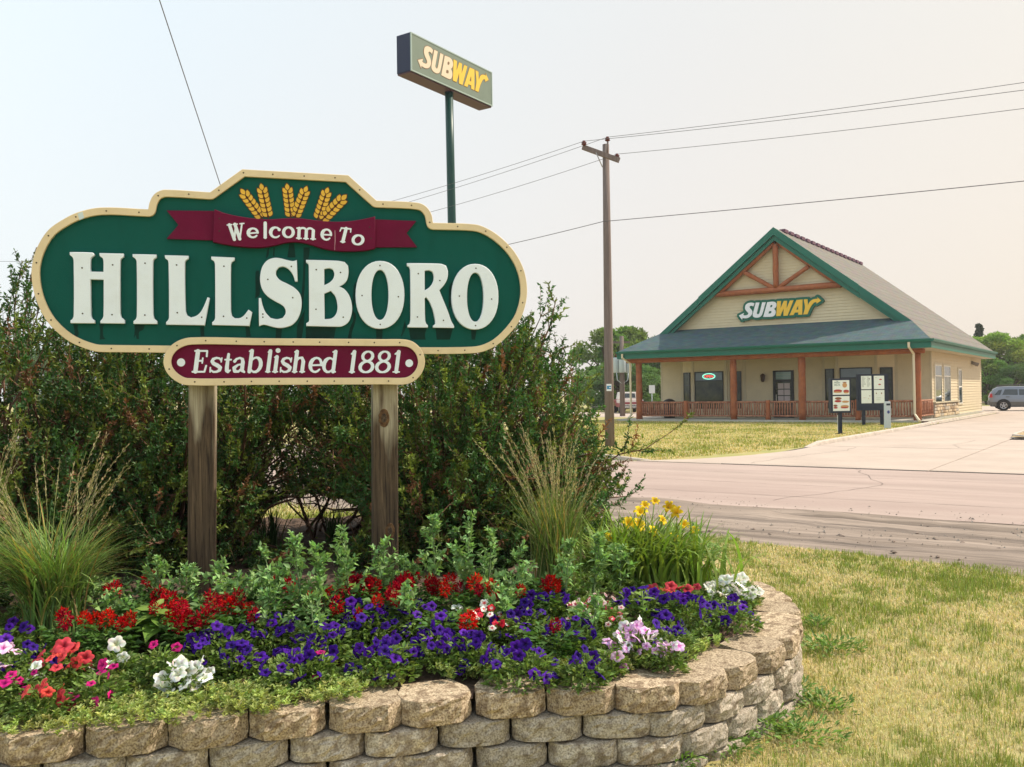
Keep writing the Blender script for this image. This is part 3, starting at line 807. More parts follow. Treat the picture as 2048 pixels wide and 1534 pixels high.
# wet runs and drips below the letters
st = MB()
def streak(pts, cr):
    P = smooth_poly([cr(p, 0.031) for p in pts], 3, 60)
    return P
runs = [(k1, [(135, 862), (185, 868), (180, 900), (192, 960), (175, 995), (150, 990), (148, 930)]), (k1, [(400, 860), (455, 862), (440, 905), (445, 990), (470, 1015), (405, 1020), (412, 930)]), (k1, [(760, 868), (870, 870), (850, 920), (812, 940), (808, 1015), (785, 1015), (775, 970), (755, 1010), (765, 920)]),
        (k1, [(1435, 890), (1475, 885), (1478, 985), (1440, 985)]), (k1, [(1900, 890), (1940, 890), (1955, 990), (1905, 990)]), (k2, [(210, 706), (258, 706), (250, 790), (205, 790)]), (k2, [(380, 690), (440, 560), (430, 700), (415, 790), (375, 788)]), (k2, [(448, 700), (690, 702), (675, 790), (448, 790)]),
        (k2, [(820, 560), (850, 600), (845, 660), (820, 740), (815, 790), (785, 788), (805, 700), (830, 640)]), (k2, [(1012, 715), (1065, 715), (1062, 795), (1015, 795)]), (k2, [(1245, 640), (1252, 700), (1220, 775), (1212, 770)]), (k2, [(1275, 708), (1420, 708), (1405, 760), (1412, 800), (1290, 800)]), (k2, [(1490, 708), (1630, 710), (1605, 800), (1500, 800)]), (k2, [(1775, 722), (1820, 722), (1808, 800), (1780, 800)]),
        (k2, [(315, 30), (355, 30), (365, 140), (300, 140)]), (k2, [(430, 60), (480, 60), (470, 150), (450, 160), (440, 380), (420, 560), (400, 560), (425, 300)]), (k2, [(135, 90), (152, 60), (150, 120), (130, 150)]), (k2, [(188, 60), (200, 60), (196, 130), (185, 130)]), (k2, [(45, 260), (60, 240), (60, 380), (45, 400)]), (k2, [(832, 370), (850, 330), (845, 480), (822, 560)]), (k2, [(1600, 380), (1622, 330), (1615, 520), (1596, 560)]), (k1, [(2010, 320), (2040, 310), (2045, 560), (2000, 600)])]
loops = []
for i, (cr, p) in enumerate(runs):
    plate('streak', [streak(p, cr)], 0.0006, m_stain, sign, z=0.0299 + 0.00004 * i)
plate('tape', [[c1(p, 0.0515) for p in [(368, 343), (400, 330), (410, 370), (380, 384)]]], 0.0006, mat('pale_tape', (0.62, 0.72, 0.75), 0.4), sign, z=0.0507)
plate('paint_scratch', [[c3(p, 0.07) for p in [(1325, 420), (1329, 420), (1331, 500), (1327, 540), (1327, 570), (1323, 570), (1326, 500)]]], 0.0006, mat('crack_pink', (0.55, 0.30, 0.36), 0.6), sign, z=0.0692)

# posts
def wood_mat():
    m = bpy.data.materials.new('weathered_post'); m.use_nodes = True; t = m.node_tree; b = t.nodes['Principled BSDF']
    c = t.nodes.new('ShaderNodeTexCoord'); mp = t.nodes.new('ShaderNodeMapping'); mp.inputs['Scale'].default_value = (42, 42, 1.5)
    t.links.new(c.outputs['Object'], mp.inputs[0])
    n1 = t.nodes.new('ShaderNodeTexNoise'); n1.inputs['Scale'].default_value = 1.5; n1.inputs['Detail'].default_value = 8; n1.inputs['Distortion'].default_value = 0.8; n1.inputs['Roughness'].default_value = .75
    t.links.new(mp.outputs[0], n1.inputs['Vector'])
    rp = t.nodes.new('ShaderNodeValToRGB'); rp.color_ramp.elements[0].position = .38; rp.color_ramp.elements[1].position = .66
    rp.color_ramp.elements[0].color = (0.022, 0.012, 0.007, 1); rp.color_ramp.elements[1].color = (0.16, 0.105, 0.06, 1)
    t.links.new(n1.outputs[0], rp.inputs[0])
    mp2 = t.nodes.new('ShaderNodeMapping'); mp2.inputs['Scale'].default_value = (14, 14, 1.5); t.links.new(c.outputs['Object'], mp2.inputs[0])
    n2 = t.nodes.new('ShaderNodeTexNoise'); n2.inputs['Scale'].default_value = 1.2; n2.inputs['Detail'].default_value = 6; t.links.new(mp2.outputs[0], n2.inputs['Vector'])
    sp_ = t.nodes.new('ShaderNodeSeparateXYZ'); t.links.new(c.outputs['Object'], sp_.inputs[0])
    ad = t.nodes.new('ShaderNodeMath'); ad.operation = 'MULTIPLY_ADD'; ad.inputs[1].default_value = 0.85; ad.inputs[2].default_value = -0.86   # bare grey wood towards the top
    t.links.new(sp_.outputs['Z'], ad.inputs[0])
    a2 = t.nodes.new('ShaderNodeMath'); a2.operation = 'ADD'; t.links.new(ad.outputs[0], a2.inputs[0]); t.links.new(n2.outputs[0], a2.inputs[1])
    r2 = t.nodes.new('ShaderNodeValToRGB'); r2.color_ramp.elements[0].position = .40; r2.color_ramp.elements[1].position = .62; t.links.new(a2.outputs[0], r2.inputs[0])
    mx = t.nodes.new('ShaderNodeMix'); mx.data_type = 'RGBA'; t.links.new(r2.outputs[0], mx.inputs[0]); t.links.new(rp.outputs[0], mx.inputs[6])
    rp3 = t.nodes.new('ShaderNodeValToRGB'); rp3.color_ramp.elements[0].position = .36; rp3.color_ramp.elements[1].position = .66; rp3.color_ramp.elements[0].color = (0.25, 0.20, 0.13, 1); rp3.color_ramp.elements[1].color = (0.52, 0.47, 0.35, 1); t.links.new(n1.outputs[0], rp3.inputs[0])
    t.links.new(rp3.outputs[0], mx.inputs[7]); t.links.new(mx.outputs[2], b.inputs['Base Color'])
    b.inputs['Roughness'].default_value = .85
    bp = t.nodes.new('ShaderNodeBump'); bp.inputs['Strength'].default_value = .6; bp.inputs['Distance'].default_value = .01
    t.links.new(n1.outputs[0], bp.inputs['Height']); t.links.new(bp.outputs[0], b.inputs['Normal'])
    return m
m_post = wood_mat()
m_knot = mat('post_knot', (0.06, 0.028, 0.014), 0.85, color2=(0.2, 0.11, 0.05), scale=40, bump=0.6)
for (xt0, xt1, yt), (xb0, xb1, yb) in (((377, 430, 780), (374, 430, 1190)), ((746, 796, 780), (747, 799, 1190))):
    a0, z1 = sp(xt0, yt, -0.006); a1, _ = sp(xt1, yt, -0.006); b0, z0 = sp(xb0, yb, -0.006); b1, _ = sp(xb1, yb, -0.006)
    wd = a1 - a0; dep = 0.14
    zt = z1 + 0.42; t0 = a0 + (a0 - b0) * (zt - z1) / (z1 - z0); zz = -0.35; bb = b0 + (b0 - a0) * (z0 - zz) / (z1 - z0)
    m = MB()
    for i in range(9):
        pass
    m.add([(bb, -0.006, zz), (bb + wd, -0.006, zz), (bb + wd, -0.006 - dep, zz), (bb, -0.006 - dep, zz), (t0, -0.006, zt), (t0 + wd, -0.006, zt), (t0 + wd, -0.006 - dep, zt), (t0, -0.006 - dep, zt)],
          [(0, 1, 2, 3), (4, 5, 6, 7), (0, 1, 5, 4), (1, 2, 6, 5), (2, 3, 7, 6), (3, 0, 4, 7)])
    # posts are modelled with z up, then stood in the sign's frame
    o = m.build('post', m_post, sign, bevel=0.006)
    o.matrix_local = Matrix(((1, 0, 0, 0), (0, 0, 1, 0), (0, 1, 0, 0), (0, 0, 0, 1)))
    if xt0 > 700:
        for (kx, ky, rx, ry) in ((768, 836, 0.030, 0.052), (780, 1062, 0.026, 0.045)):
            q = sp(kx, ky, -0.004)
            kl = [(q[0] + rx * math.cos(t / 20 * 2 * math.pi) * (1 + .1 * math.sin(3 * t)), q[1] + ry * math.sin(t / 20 * 2 * math.pi)) for t in range(20)]
            kn = plate('knot', [kl], 0.0035, m_knot, sign, z=-0.0065, bevel=0.0012)
            k2_ = [(q[0] + 0.5 * (x - q[0]), q[1] + 0.5 * (y - q[1])) for x, y in kl]
            plate('knot', [k2_], 0.003, m_post, sign, z=-0.0045, bevel=0.0012)
# ================================================================== RESTAURANT
LBL = 'tan sided restaurant with green trim, log porch posts and a steep gable'
rest = empty('restaurant', P0, RZ, LBL, 'restaurant')
m_siding = mat('vinyl_siding', (0.60, 0.51, 0.36), 0.6, var=0.05, scale=2)
m_trimtan = mat('tan_trim', (0.52, 0.45, 0.33), 0.6, var=0.04, scale=3)
m_teal = mat('teal_fascia', (0.010, 0.125, 0.092), 0.45, var=0.08, scale=1.5)
m_log = mat('stained_log', (0.27, 0.078, 0.030), 0.6, color2=(0.38, 0.125, 0.05), scale=3, bump=0.4, bscale=18, dirt=(0.16, 0.055, 0.03), dirt_scale=5, dirt_amt=0.6, stretch=(1, 1, 1))
m_rail = mat('peeled_log', (0.17, 0.05, 0.028), 0.65, color2=(0.46, 0.22, 0.13), scale=7, bump=0.3)
def shingle(name, c1_, c2_, off):
    m = bpy.data.materials.new(name); m.use_nodes = True; t = m.node_tree; b = t.nodes['Principled BSDF']
    c = t.nodes.new('ShaderNodeTexCoord'); br = t.nodes.new('ShaderNodeTexBrick')
    mp = t.nodes.new('ShaderNodeMapping'); mp.inputs['Rotation'].default_value = off
    t.links.new(c.outputs['Object'], mp.inputs[0]); t.links.new(mp.outputs[0], br.inputs['Vector'])
    br.inputs['Color1'].default_value = (*c1_, 1); br.inputs['Color2'].default_value = (*c2_, 1); br.inputs['Mortar'].default_value = (*[x * .8 for x in c1_], 1)
    br.inputs['Scale'].default_value = 1.0; br.inputs['Brick Width'].default_value = .33; br.inputs['Row Height'].default_value = .14; br.inputs['Mortar Size'].default_value = .012
    n = t.nodes.new('ShaderNodeTexNoise'); n.inputs['Scale'].default_value = 3; n.inputs['Detail'].default_value = 8
    t.links.new(c.outputs['Object'], n.inputs['Vector'])
    mx = t.nodes.new('ShaderNodeMix'); mx.data_type = 'RGBA'; mx.blend_type = 'OVERLAY'; mx.inputs[0].default_value = .5
    t.links.new(br.outputs['Color'], mx.inputs[6]); t.links.new(n.outputs[1], mx.inputs[7])
    t.links.new(br.outputs['Color'], mx.inputs[6]); t.links.new(mx.outputs[2], b.inputs['Base Color'])
    b.inputs['Roughness'].default_value = .9; b.inputs['Specular IOR Level'].default_value = 0.2
    bp = t.nodes.new('ShaderNodeBump'); bp.inputs['Strength'].default_value = .5; bp.inputs['Distance'].default_value = .03
    t.links.new(br.outputs['Fac'], bp.inputs['Height']); bp.invert = True; t.links.new(bp.outputs[0], b.inputs['Normal'])
    return m
m_sh1 = shingle('tan_shingle', (0.165, 0.152, 0.138), (0.19, 0.174, 0.156), (0, R(38.7), R(90)))
m_sh2 = shingle('green_shingle', (0.060, 0.100, 0.112), (0.085, 0.125, 0.138), (R(-21), 0, 0))
m_frame = mat('dark_window_frame', (0.010, 0.013, 0.022), 0.4)
m_white_t = mat('white_vinyl', (0.75, 0.72, 0.65), 0.5)
m_pane = mat('window_glass', (0.006, 0.014, 0.016), 0.05, color2=(0.075, 0.085, 0.05), scale=1.3, spec=0.28, detail=3)
m_blind = mat('window_blind', (0.15, 0.20, 0.27), 0.15, spec=0.35, var=.1, scale=2)
m_slab = mat('porch_concrete', (0.42, 0.40, 0.36), 0.85, var=0.12, scale=3)
m_stone = [mat('veneer_stone_%s' % n_, c, 0.85, var=0.2, scale=12, bump=0.5, bscale=30) for n_, c in (('tan', (0.52, 0.40, 0.28)), ('grey', (0.42, 0.36, 0.30)), ('buff', (0.60, 0.47, 0.33)), ('brown', (0.34, 0.24, 0.16)))]
m_mortar = mat('mortar', (0.34, 0.28, 0.22), 0.95, var=0.1, scale=20)
m_spout = mat('downspout_tan', (0.66, 0.57, 0.42), 0.5)

WB, WL, DB = 3.7, -15.1, 20.2           # front wall plane, left wall, rear
def a_of(px, b):
    u = (px - 1024) / FPX
    p = P0 + E2 * b
    return (p.y * u - p.x) / (E1.x - E1.y * u)
def b_of(px, a):
    u = (px - 1024) / FPX
    p = P0 + E1 * a
    return (p.y * u - p.x) / (E2.x - E2.y * u)

def lap(mb, fn, u0, u1, z0, z1, course=0.16, clip=None):
    """clapboards: fn(u, out, z) -> point"""
    z = z0
    while z < z1 - 1e-6:
        zt = min(z + course, z1)
        a0, a1, c0, c1_ = u0, u1, u0, u1
        if clip: (a0, a1), (c0, c1_) = clip(z), clip(zt)
        mb.add([fn(a0, .036, z), fn(a1, .036, z), fn(c1_, .002, zt), fn(c0, .002, zt), fn(a0, 0, z), fn(a1, 0, z)], [(0, 1, 2, 3), (4, 5, 1, 0)])
        z = zt
box_obj('porch_floor', m_slab, rest, -15.9, 0.45, -0.55, WB, -0.05, 0.10, 0.01)
box_obj('foundation', m_slab, rest, WL - 0.1, 0.12, WB, DB + 0.1, -0.05, 0.14)
# walls
w1 = MB(); lap(w1, lambda u, o, z: (u, WB - o, z), WL, 0, 0.12, 3.95)
w1.build('front_wall', m_siding, rest, fix=False) if False else link('front_wall', w1.mesh('front_wall', fix=False), m_siding, rest)
w2 = MB(); lap(w2, lambda u, o, z: (o, u, z), WB, DB, 0.14, 3.95)
link('side_wall', w2.mesh('side_wall', fix=False), m_siding, rest)
w3 = MB(); lap(w3, lambda u, o, z: (WL - o, u, z), DB, WB, 0.14, 3.95)
link('side_wall', w3.mesh('side_wall', fix=False), m_siding, rest)
box_obj('wall_core', m_trimtan, rest, WL + 0.02, -0.02, WB + 0.02, DB, 0.1, 3.9)
for a_, b_ in ((0, WB), (WL, WB), (0, DB), (WL, DB)):
    box_obj('corner_trim', m_trimtan, rest, a_ - 0.06, a_ + 0.035, b_ - 0.035, b_ + 0.06, 0.1, 3.93)
AC = -7.45                                 # centre line of the gable
EV, EL = 0.8, -15.7                        # eaves left and right
ZE, ZR, KS = 3.97, 10.50, 0.8
GB = 2.55                                  # gable wall plane
gw = MB(); lap(gw, lambda u, o, z: (u, GB - o, z), 0, 0, 5.05, 10.1, 0.16, lambda z: (AC - (ZR - 0.12 - z) / KS * 0.995, AC + (ZR - 0.12 - z) / KS * 0.995))
link('gable_wall', gw.mesh('gable_wall', fix=False), m_siding, rest)
# roof planes, 12 cm thick
def roofplane(name, pts, m_):
    q = [Vector(p) for p in pts]; nrm = (q[1] - q[0]).cross(q[2] - q[0]).normalized()
    if nrm.z < 0: nrm = -nrm
    n_ = len(q); mb = MB()
    mb.add([tuple(p) for p in q] + [tuple(p - nrm * 0.12) for p in q], [tuple(range(n_)), tuple(reversed(range(n_, 2 * n_)))] + [(i, (i + 1) % n_, (i + 1) % n_ + n_, i + n_) for i in range(n_)])
    return mb.build(name, m_, rest)
RB = 20.7
rf = roofplane('roof', [(EV, -0.7, ZE), (EV - 1.35, 2.0, ZE + 1.08), (AC, 1.98, ZR), (AC, RB, ZR), (EV, RB, ZE)], m_sh1)
roofplane('roof', [(EL, -0.7, ZE), (EL, RB, ZE), (AC, RB, ZR), (AC, 1.98, ZR), (EL + 1.35, 2.0, ZE + 1.08)], m_sh1)
roofplane('porch_roof', [(EL, -0.7, ZE), (EV, -0.7, ZE), (EV - 1.35, 2.0, ZE + 1.08), (EV - 2.0, GB + 0.02, ZE + 1.30), (EL + 2.0, GB + 0.02, ZE + 1.30), (EL + 1.35, 2.0, ZE + 1.08)], m_sh2)
bg_ = MB(); bg_.add([(EL + .2, RB - .3, 3.9), (EV - .2, RB - .3, 3.9), (AC, RB - .3, ZR - .2)], [(0, 1, 2)]); bg_.build('rear_gable', m_siding, rest)
for k in range(17):
    b0 = 3.2 + k * 1.0
    box_obj('ridge_vent', mat('vent_plum', (0.12, 0.055, 0.09), 0.7), rest, AC - 0.1, AC + 0.22, b0, b0 + 0.62, ZR - 0.1, ZR + 0.09, 0.02)
# fascias, gutters, soffits
box_obj('fascia', m_teal, rest, EL, EV, -0.74, -0.70, ZE - 0.44, ZE - 0.02)
box_obj('fascia', m_teal, rest, EV, EV + 0.04, -0.74, RB, ZE - 0.44, ZE - 0.02)
box_obj('fascia', m_teal, rest, EL - 0.04, EL, -0.74, RB, ZE - 0.44, ZE - 0.02)
gt = MB().prism([(-0.88, ZE - 0.02), (-0.88, ZE - 0.06), (-0.84, ZE - 0.15), (-0.742, ZE - 0.15), (-0.742, ZE - 0.02)], EL - 0.05, EV + 0.1, 'x'); gt.build('gutter', m_teal, rest)
gt = MB().prism([(EV + 0.18, ZE - 0.02), (EV + 0.18, ZE - 0.06), (EV + 0.14, ZE - 0.15), (EV + 0.042, ZE - 0.15), (EV + 0.042, ZE - 0.02)], -0.88, RB, 'y'); gt.build('gutter', m_teal, rest)
box_obj('soffit', m_trimtan, rest, EL + 0.01, EV - 0.01, -0.69, WB - 0.05, ZE - 0.43, ZE - 0.40)
box_obj('soffit', m_trimtan, rest, 0.04, EV - 0.01, WB - 0.049, RB - 0.1, ZE - 0.43, ZE - 0.40)
# rake boards of the gable
def rake(name, side, z_off, wd, b0, b1, t0, t1, m_):
    x0 = AC; x1 = (EV - 1.35 if side > 0 else EL + 1.35); z1 = ZE + 1.08
    def P(t): return (x0 + (x1 - x0) * t, ZR + (z1 - ZR) * t)
    (xa, za), (xb, zb) = P(t0), P(t1)
    pl = [(xa, za - z_off), (xb, zb - z_off), (xb, zb - z_off - wd), (xa, za - z_off - wd)]
    return MB().prism(pl, b0, b1, 'y').build(name, m_, rest)
for s in (1, -1):
    rake('rake_board', s, -0.02, 0.42, 1.90, 1.97, 0, 0.64, m_teal)
    rake('rake_board', s, 0.02, 0.40, 1.93, 1.976, 0.64, 1.03, m_teal)
    rake('rake_trim', s, 0.425, 0.26, 2.02, 2.08, 0, 0.64, m_teal)
    rake('rake_trim', s, 0.425, 0.22, 2.03, 2.085, 0.641, 1.0, m_teal)
    rake('rake_soffit', s, 0.44, 0.04, 2.09, GB - 0.02, 0, 1.0, m_teal)
# logs of the gable truss
def log(name, p, q, r_, n=9, jit=0.06, parent=rest, m_=m_log):
    p, q = Vector(p), Vector(q); k = 7
    pts = [p.lerp(q, i / k) for i in range(k + 1)]
    return MB().tube(pts, [r_ * random.uniform(.93, 1.07) for _ in pts], n, jit=jit).build(name, m_, parent)
zc = 7.12; hw_ = (ZR - 0.85 - zc) / KS
tb_ = 2.22
log('collar_log', (AC - hw_ - .35, tb_, zc), (AC + hw_ + .3, tb_, zc + 0.02), 0.165)
log('king_post', (AC, tb_ - .02, zc + .1), (AC, tb_ - .02, ZR - 0.9), 0.15)
for s in (1, -1):
    log('truss_strut', (AC + s * .12, tb_, zc + .1), (AC + s * hw_ * .56, tb_, ZR - 0.85 - hw_ * .56 * KS), 0.125)
    log('rafter_log', (AC + s * .1, tb_ + .05, ZR - 0.78), (AC + s * (hw_ + .3), tb_ + .05, zc - .06), 0.13)
# porch posts, rails
box_obj('porch_beam', m_log, rest, -15.5, 0.42, -0.16, 0.16, 3.30, 3.55, 0.08)
PX = [a_of(p, 0) for p in (1278, 1371, 1467, 1535, 1604, 1715, 1834)]
for i, a_ in enumerate(PX):
    tall = i in (0, 2, 4, 6)
    log('porch_post', (a_, 0, 0.1), (a_, 0, 3.31 if tall else 1.12), 0.18 if tall else 0.135, 11, 0.05)
bal_meshes = []
for k in range(4):
    pts = [(random.uniform(-.012, .012), random.uniform(-.012, .012), z) for z in (0, .17, .34, .51, .68)]
    bal_meshes.append(MB().tube(pts, [random.uniform(.032, .052) for _ in pts], 6).mesh('baluster'))
    bal_meshes[-1].materials.append(m_rail)
def railing(p, q, gap=0.13):
    p, q = Vector(p), Vector(q)
    d = (q - p).normalized(); r_ = empty('railing'); r_.parent = rest
    p2, q2 = p + d * .13, q - d * .13
    log('handrail', p2 + Vector((0, 0, .93)), q2 + Vector((0, 0, .93)), 0.055, 7, .08, r_, m_rail)
    log('bottom_rail', p2 + Vector((0, 0, .20)), q2 + Vector((0, 0, .20)), 0.05, 7, .08, r_, m_rail)
    n_ = int((q2 - p2).length / gap)
    for k in range(n_):
        o = link('baluster', random.choice(bal_meshes), None, r_)
        o.location = p2.lerp(q2, (k + .5) / n_) + Vector((0, 0, .23)); o.rotation_euler = (0, random.uniform(-.05, .05), random.uniform(0, 6)); o.scale = (1, 1, .99)
for i in range(6): railing((PX[i], 0, .1), (PX[i + 1], 0, .1))
railing((PX[6], 0.1, .1), (PX[6] + .02, WB, .1), 0.2); railing((PX[0], 0.1, .1), (PX[0], WB, .1), 0.2)

def window(face, u0, u1, z0, z1, transom=None, mull=None, fm=m_frame, casing=True, fw=0.055):
    """face(u, out, z): builds a framed window as a part with its panes"""
    wd = empty('window'); wd.parent = rest
    f = MB()
    def bar(ua, ub, za, zb, o0, o1):
        vs = [face(u, o, z) for o in (o0, o1) for u, z in ((ua, za), (ub, za), (ub, zb), (ua, zb))]
        f.add(vs, [(0, 3, 2, 1), (4, 5, 6, 7), (0, 1, 5, 4), (1, 2, 6, 5), (2, 3, 7, 6), (3, 0, 4, 7)])
    bar(u0, u1, z1 - fw, z1, .018, .07); bar(u0, u1, z0, z0 + fw, .018, .07); bar(u0, u0 + fw, z0 + fw, z1 - fw, .018, .07); bar(u1 - fw, u1, z0 + fw, z1 - fw, .018, .07)
    zs = [z0 + fw] + ([transom] if transom else []) + [z1 - fw]
    if transom: bar(u0 + fw, u1 - fw, transom - .03, transom + .03, .018, .065)
    f.build('frame', fm, wd)
    if casing:
        f = MB(); cw = .10
        bar(u0 - cw, u1 + cw, z1, z1 + cw, .018, .045); bar(u0 - cw, u0, z0, z1, .018, .045); bar(u1, u1 + cw, z0, z1, .018, .045); bar(u0 - cw, u1 + cw, z0 - .08, z0, .018, .06)
        f.build('casing', m_trimtan, wd)
    for i in range(len(zs) - 1):
        f = MB(); o = .046
        f.add([face(u0 + fw * .5, o, zs[i] - .01), face(u1 - fw * .5, o, zs[i] - .01), face(u1 - fw * .5, o, zs[i + 1] + .01), face(u0 + fw * .5, o, zs[i + 1] + .01)], [(0, 1, 2, 3)])
        f.build('pane', m_blind if (i and u1 - u0 > 1.2) else m_pane, wd)
    return wd
def bay(pxe0, pxc0, pxc1, pxe1, wins):
    BD = 0.55; bc = WB - BD
    e0, e1 = a_of(pxe0, WB), a_of(pxe1, WB); c0, c1_ = a_of(pxc0, bc), a_of(pxc1, bc)
    m = MB().prism([(e0, WB), (c0, bc), (c1_, bc), (e1, WB)], 0.1, 3.53, 'z')
    m.build('bay_wall', m_siding, rest)
    for (x, y) in ((e0, WB - .02), (c0, bc), (c1_, bc), (e1, WB - .02)):
        box_obj('bay_trim', m_trimtan, rest, x - .07, x + .07, y - .03, y + .05, .1, 3.52)
    fc = lambda u, o, z: (u, bc - o, z)
    window(fc, a_of(wins[0], bc), a_of(wins[1], bc), 0.62, 2.78, 2.24, casing=False)
    for (q0, q1) in (((e0, WB), (c0, bc)), ((c1_, bc), (e1, WB))):
        q0, q1 = Vector(q0), Vector(q1); d = (q1 - q0); L_ = d.length; d.normalize(); nr = Vector((d.y, -d.x))
        fs_ = lambda u, o, z, q0=q0, d=d, nr=nr: (q0.x + d.x * u + nr.x * o, q0.y + d.y * u + nr.y * o, z)
        window(fs_, L_ * .5 - min(.32, L_ * .38), L_ * .5 + min(.32, L_ * .38), 0.62, 2.76, 2.0, casing=False)
    return c0, c1_, bc
LBAY = bay(1364, 1386, 1452, 1490, (1390, 1447))
RBAY = bay(1647, 1674, 1752, 1793, (1680, 1745))
# entrance door
dfa = lambda u, o, z: (u, WB - o, z)
d0, d1 = a_of(1547, WB), a_of(1588, WB)
door = empty('door'); door.parent = rest
f = MB()
for (u0, u1, z0, z1) in ((d0, d0 + .14, .1, 2.74), (d1 - .14, d1, .1, 2.74), (d0 + .14, d1 - .14, 2.66, 2.74), (d0 + .14, d1 - .14, 2.12, 2.24), (d0 + .14, d1 - .14, .1, .34)): f.box(u0, u1, WB - .10, WB - .02, z0, z1)
f.build('frame', m_frame, door)
MB().add([(d0 + .1, WB - .035, .3), (d1 - .1, WB - .035, .3), (d1 - .1, WB - .035, 2.16), (d0 + .1, WB - .035, 2.16)], [(0, 1, 2, 3)]).build('pane', m_pane, door)
f = MB()
for i_ in range(2):
    for j_ in range(3): f.box(d0 + .26 + i_ * .36, d0 + .58 + i_ * .36, WB - .045, WB - .037, 1.0 + j_ * .36, 1.31 + j_ * .36)
f.build('door_light_patch', mat('door_light_pink', (.50, .43, .45), .6), door)  # pinkish light seen through the door, painted as flat squares
MB().add([(d0 + .1, WB - .035, 2.22), (d1 - .1, WB - .035, 2.22), (d1 - .1, WB - .035, 2.7), (d0 + .1, WB - .035, 2.7)], [(0, 1, 2, 3)]).build('transom_pane', mat('transom_glass', (0.16, 0.27, 0.27), 0.15, spec=0.7), door)
MB().tube([(d0 + .2, WB - .16, .95), (d0 + .2, WB - .16, 1.4)], .02, 6).build('handle', m_white_t, door)
# wall lantern by the door
la = a_of(1528, WB); lm = MB().tube([(la, WB - .2, 2.12), (la, WB - .2, 2.2), (la, WB - .2, 2.42), (la, WB - .2, 2.48), (la, WB - .2, 2.6)], [.06, .11, .13, .16, .02], 8).tube([(la, WB - .02, 2.3), (la, WB - .2, 2.58)], .025, 5)
lm.build('wall_lantern', mat('bronze', (0.07, 0.035, 0.02), 0.5, metal=.3), rest)
# side wall windows, stone skirt, flood lights
fs2 = lambda u, o, z: (o, u, z)
window(fs2, b_of(1868, 0), b_of(1881.5, 0), 0.86, 2.86, 2.28, fm=m_white_t)
window(fs2, b_of(1886, 0), b_of(1899, 0), 0.86, 2.86, 2.28, fm=m_white_t)
window(fs2, b_of(1915, 0), b_of(1922, 0), 0.72, 2.72, 1.72, fm=m_white_t)
b0, b1 = WB + .05, 10.9
box_obj('stone_backing', m_mortar, rest, .02, .08, b0, b1, .13, .86)
box_obj('stone_cap', m_trimtan, rest, .018, .2, b0 - .02, b1 + .04, .86, .92)
zz = .14; k = 0
while zz < .84:
    hh = random.choice([.15, .18, .22]); hh = min(hh, .86 - zz); u = b0
    while u < b1 - .05:
        wv_ = random.uniform(.28, .62); u2 = min(u + wv_, b1)
        M = Matrix.Identity(4)
        box_obj('stone', random.choice(m_stone), rest, .075, .10 + random.uniform(.02, .06), u + .012, u2 - .012, zz + .012, zz + hh - .012, .02)
        u = u2
    zz += hh
fl = MB().box(.02, .1, 16.4, 16.9, 3.15, 3.3)
for s in (16.3, 16.9): fl.tube([(.08, s, 3.2), (.32, s + .1, 3.08)], [.07, .13], 8)
fl.build('flood_light', mat('lamp_grey', (0.2, 0.17, 0.15), 0.5), rest)
# downspouts
MB().tube([(-.12, -.84, ZE - .15), (-.12, -.84, 3.6), (-.02, -.32, 3.28), (-.02, -.30, 2.0), (-.02, -.30, .42), (.16, -.62, .22), (.32, -.95, .10)], .06, 6, smooth=False).build('downspout', m_spout, rest)
MB().tube([(-15.35, -.84, ZE - .15), (-15.35, -.84, 3.6), (-15.12, -.32, 3.28), (-15.12, -.3, .35), (-15.2, -.6, .12)], .06, 6, smooth=False).build('downspout', m_spout, rest)

# round black bin standing on the porch
tcx = a_of(1338, 2.0)
bin_ = empty('trash_can', BW(tcx, 2.0, .1), RZ, 'round black bin with a domed lid on the porch behind the log railing', 'bin')
MB().tube([(0, 0, 0), (0, 0, .1), (0, 0, .8)], [.3, .33, .36], 16).build('drum', mat('black_plastic', (0.012, 0.012, 0.014), 0.5), bin_)
MB().tube([(0, 0, .8), (0, 0, .9), (0, 0, 1.02), (0, 0, 1.1), (0, 0, 1.13)], [.39, .39, .32, .18, .05], 16).build('lid', MATS['black_plastic'], bin_)

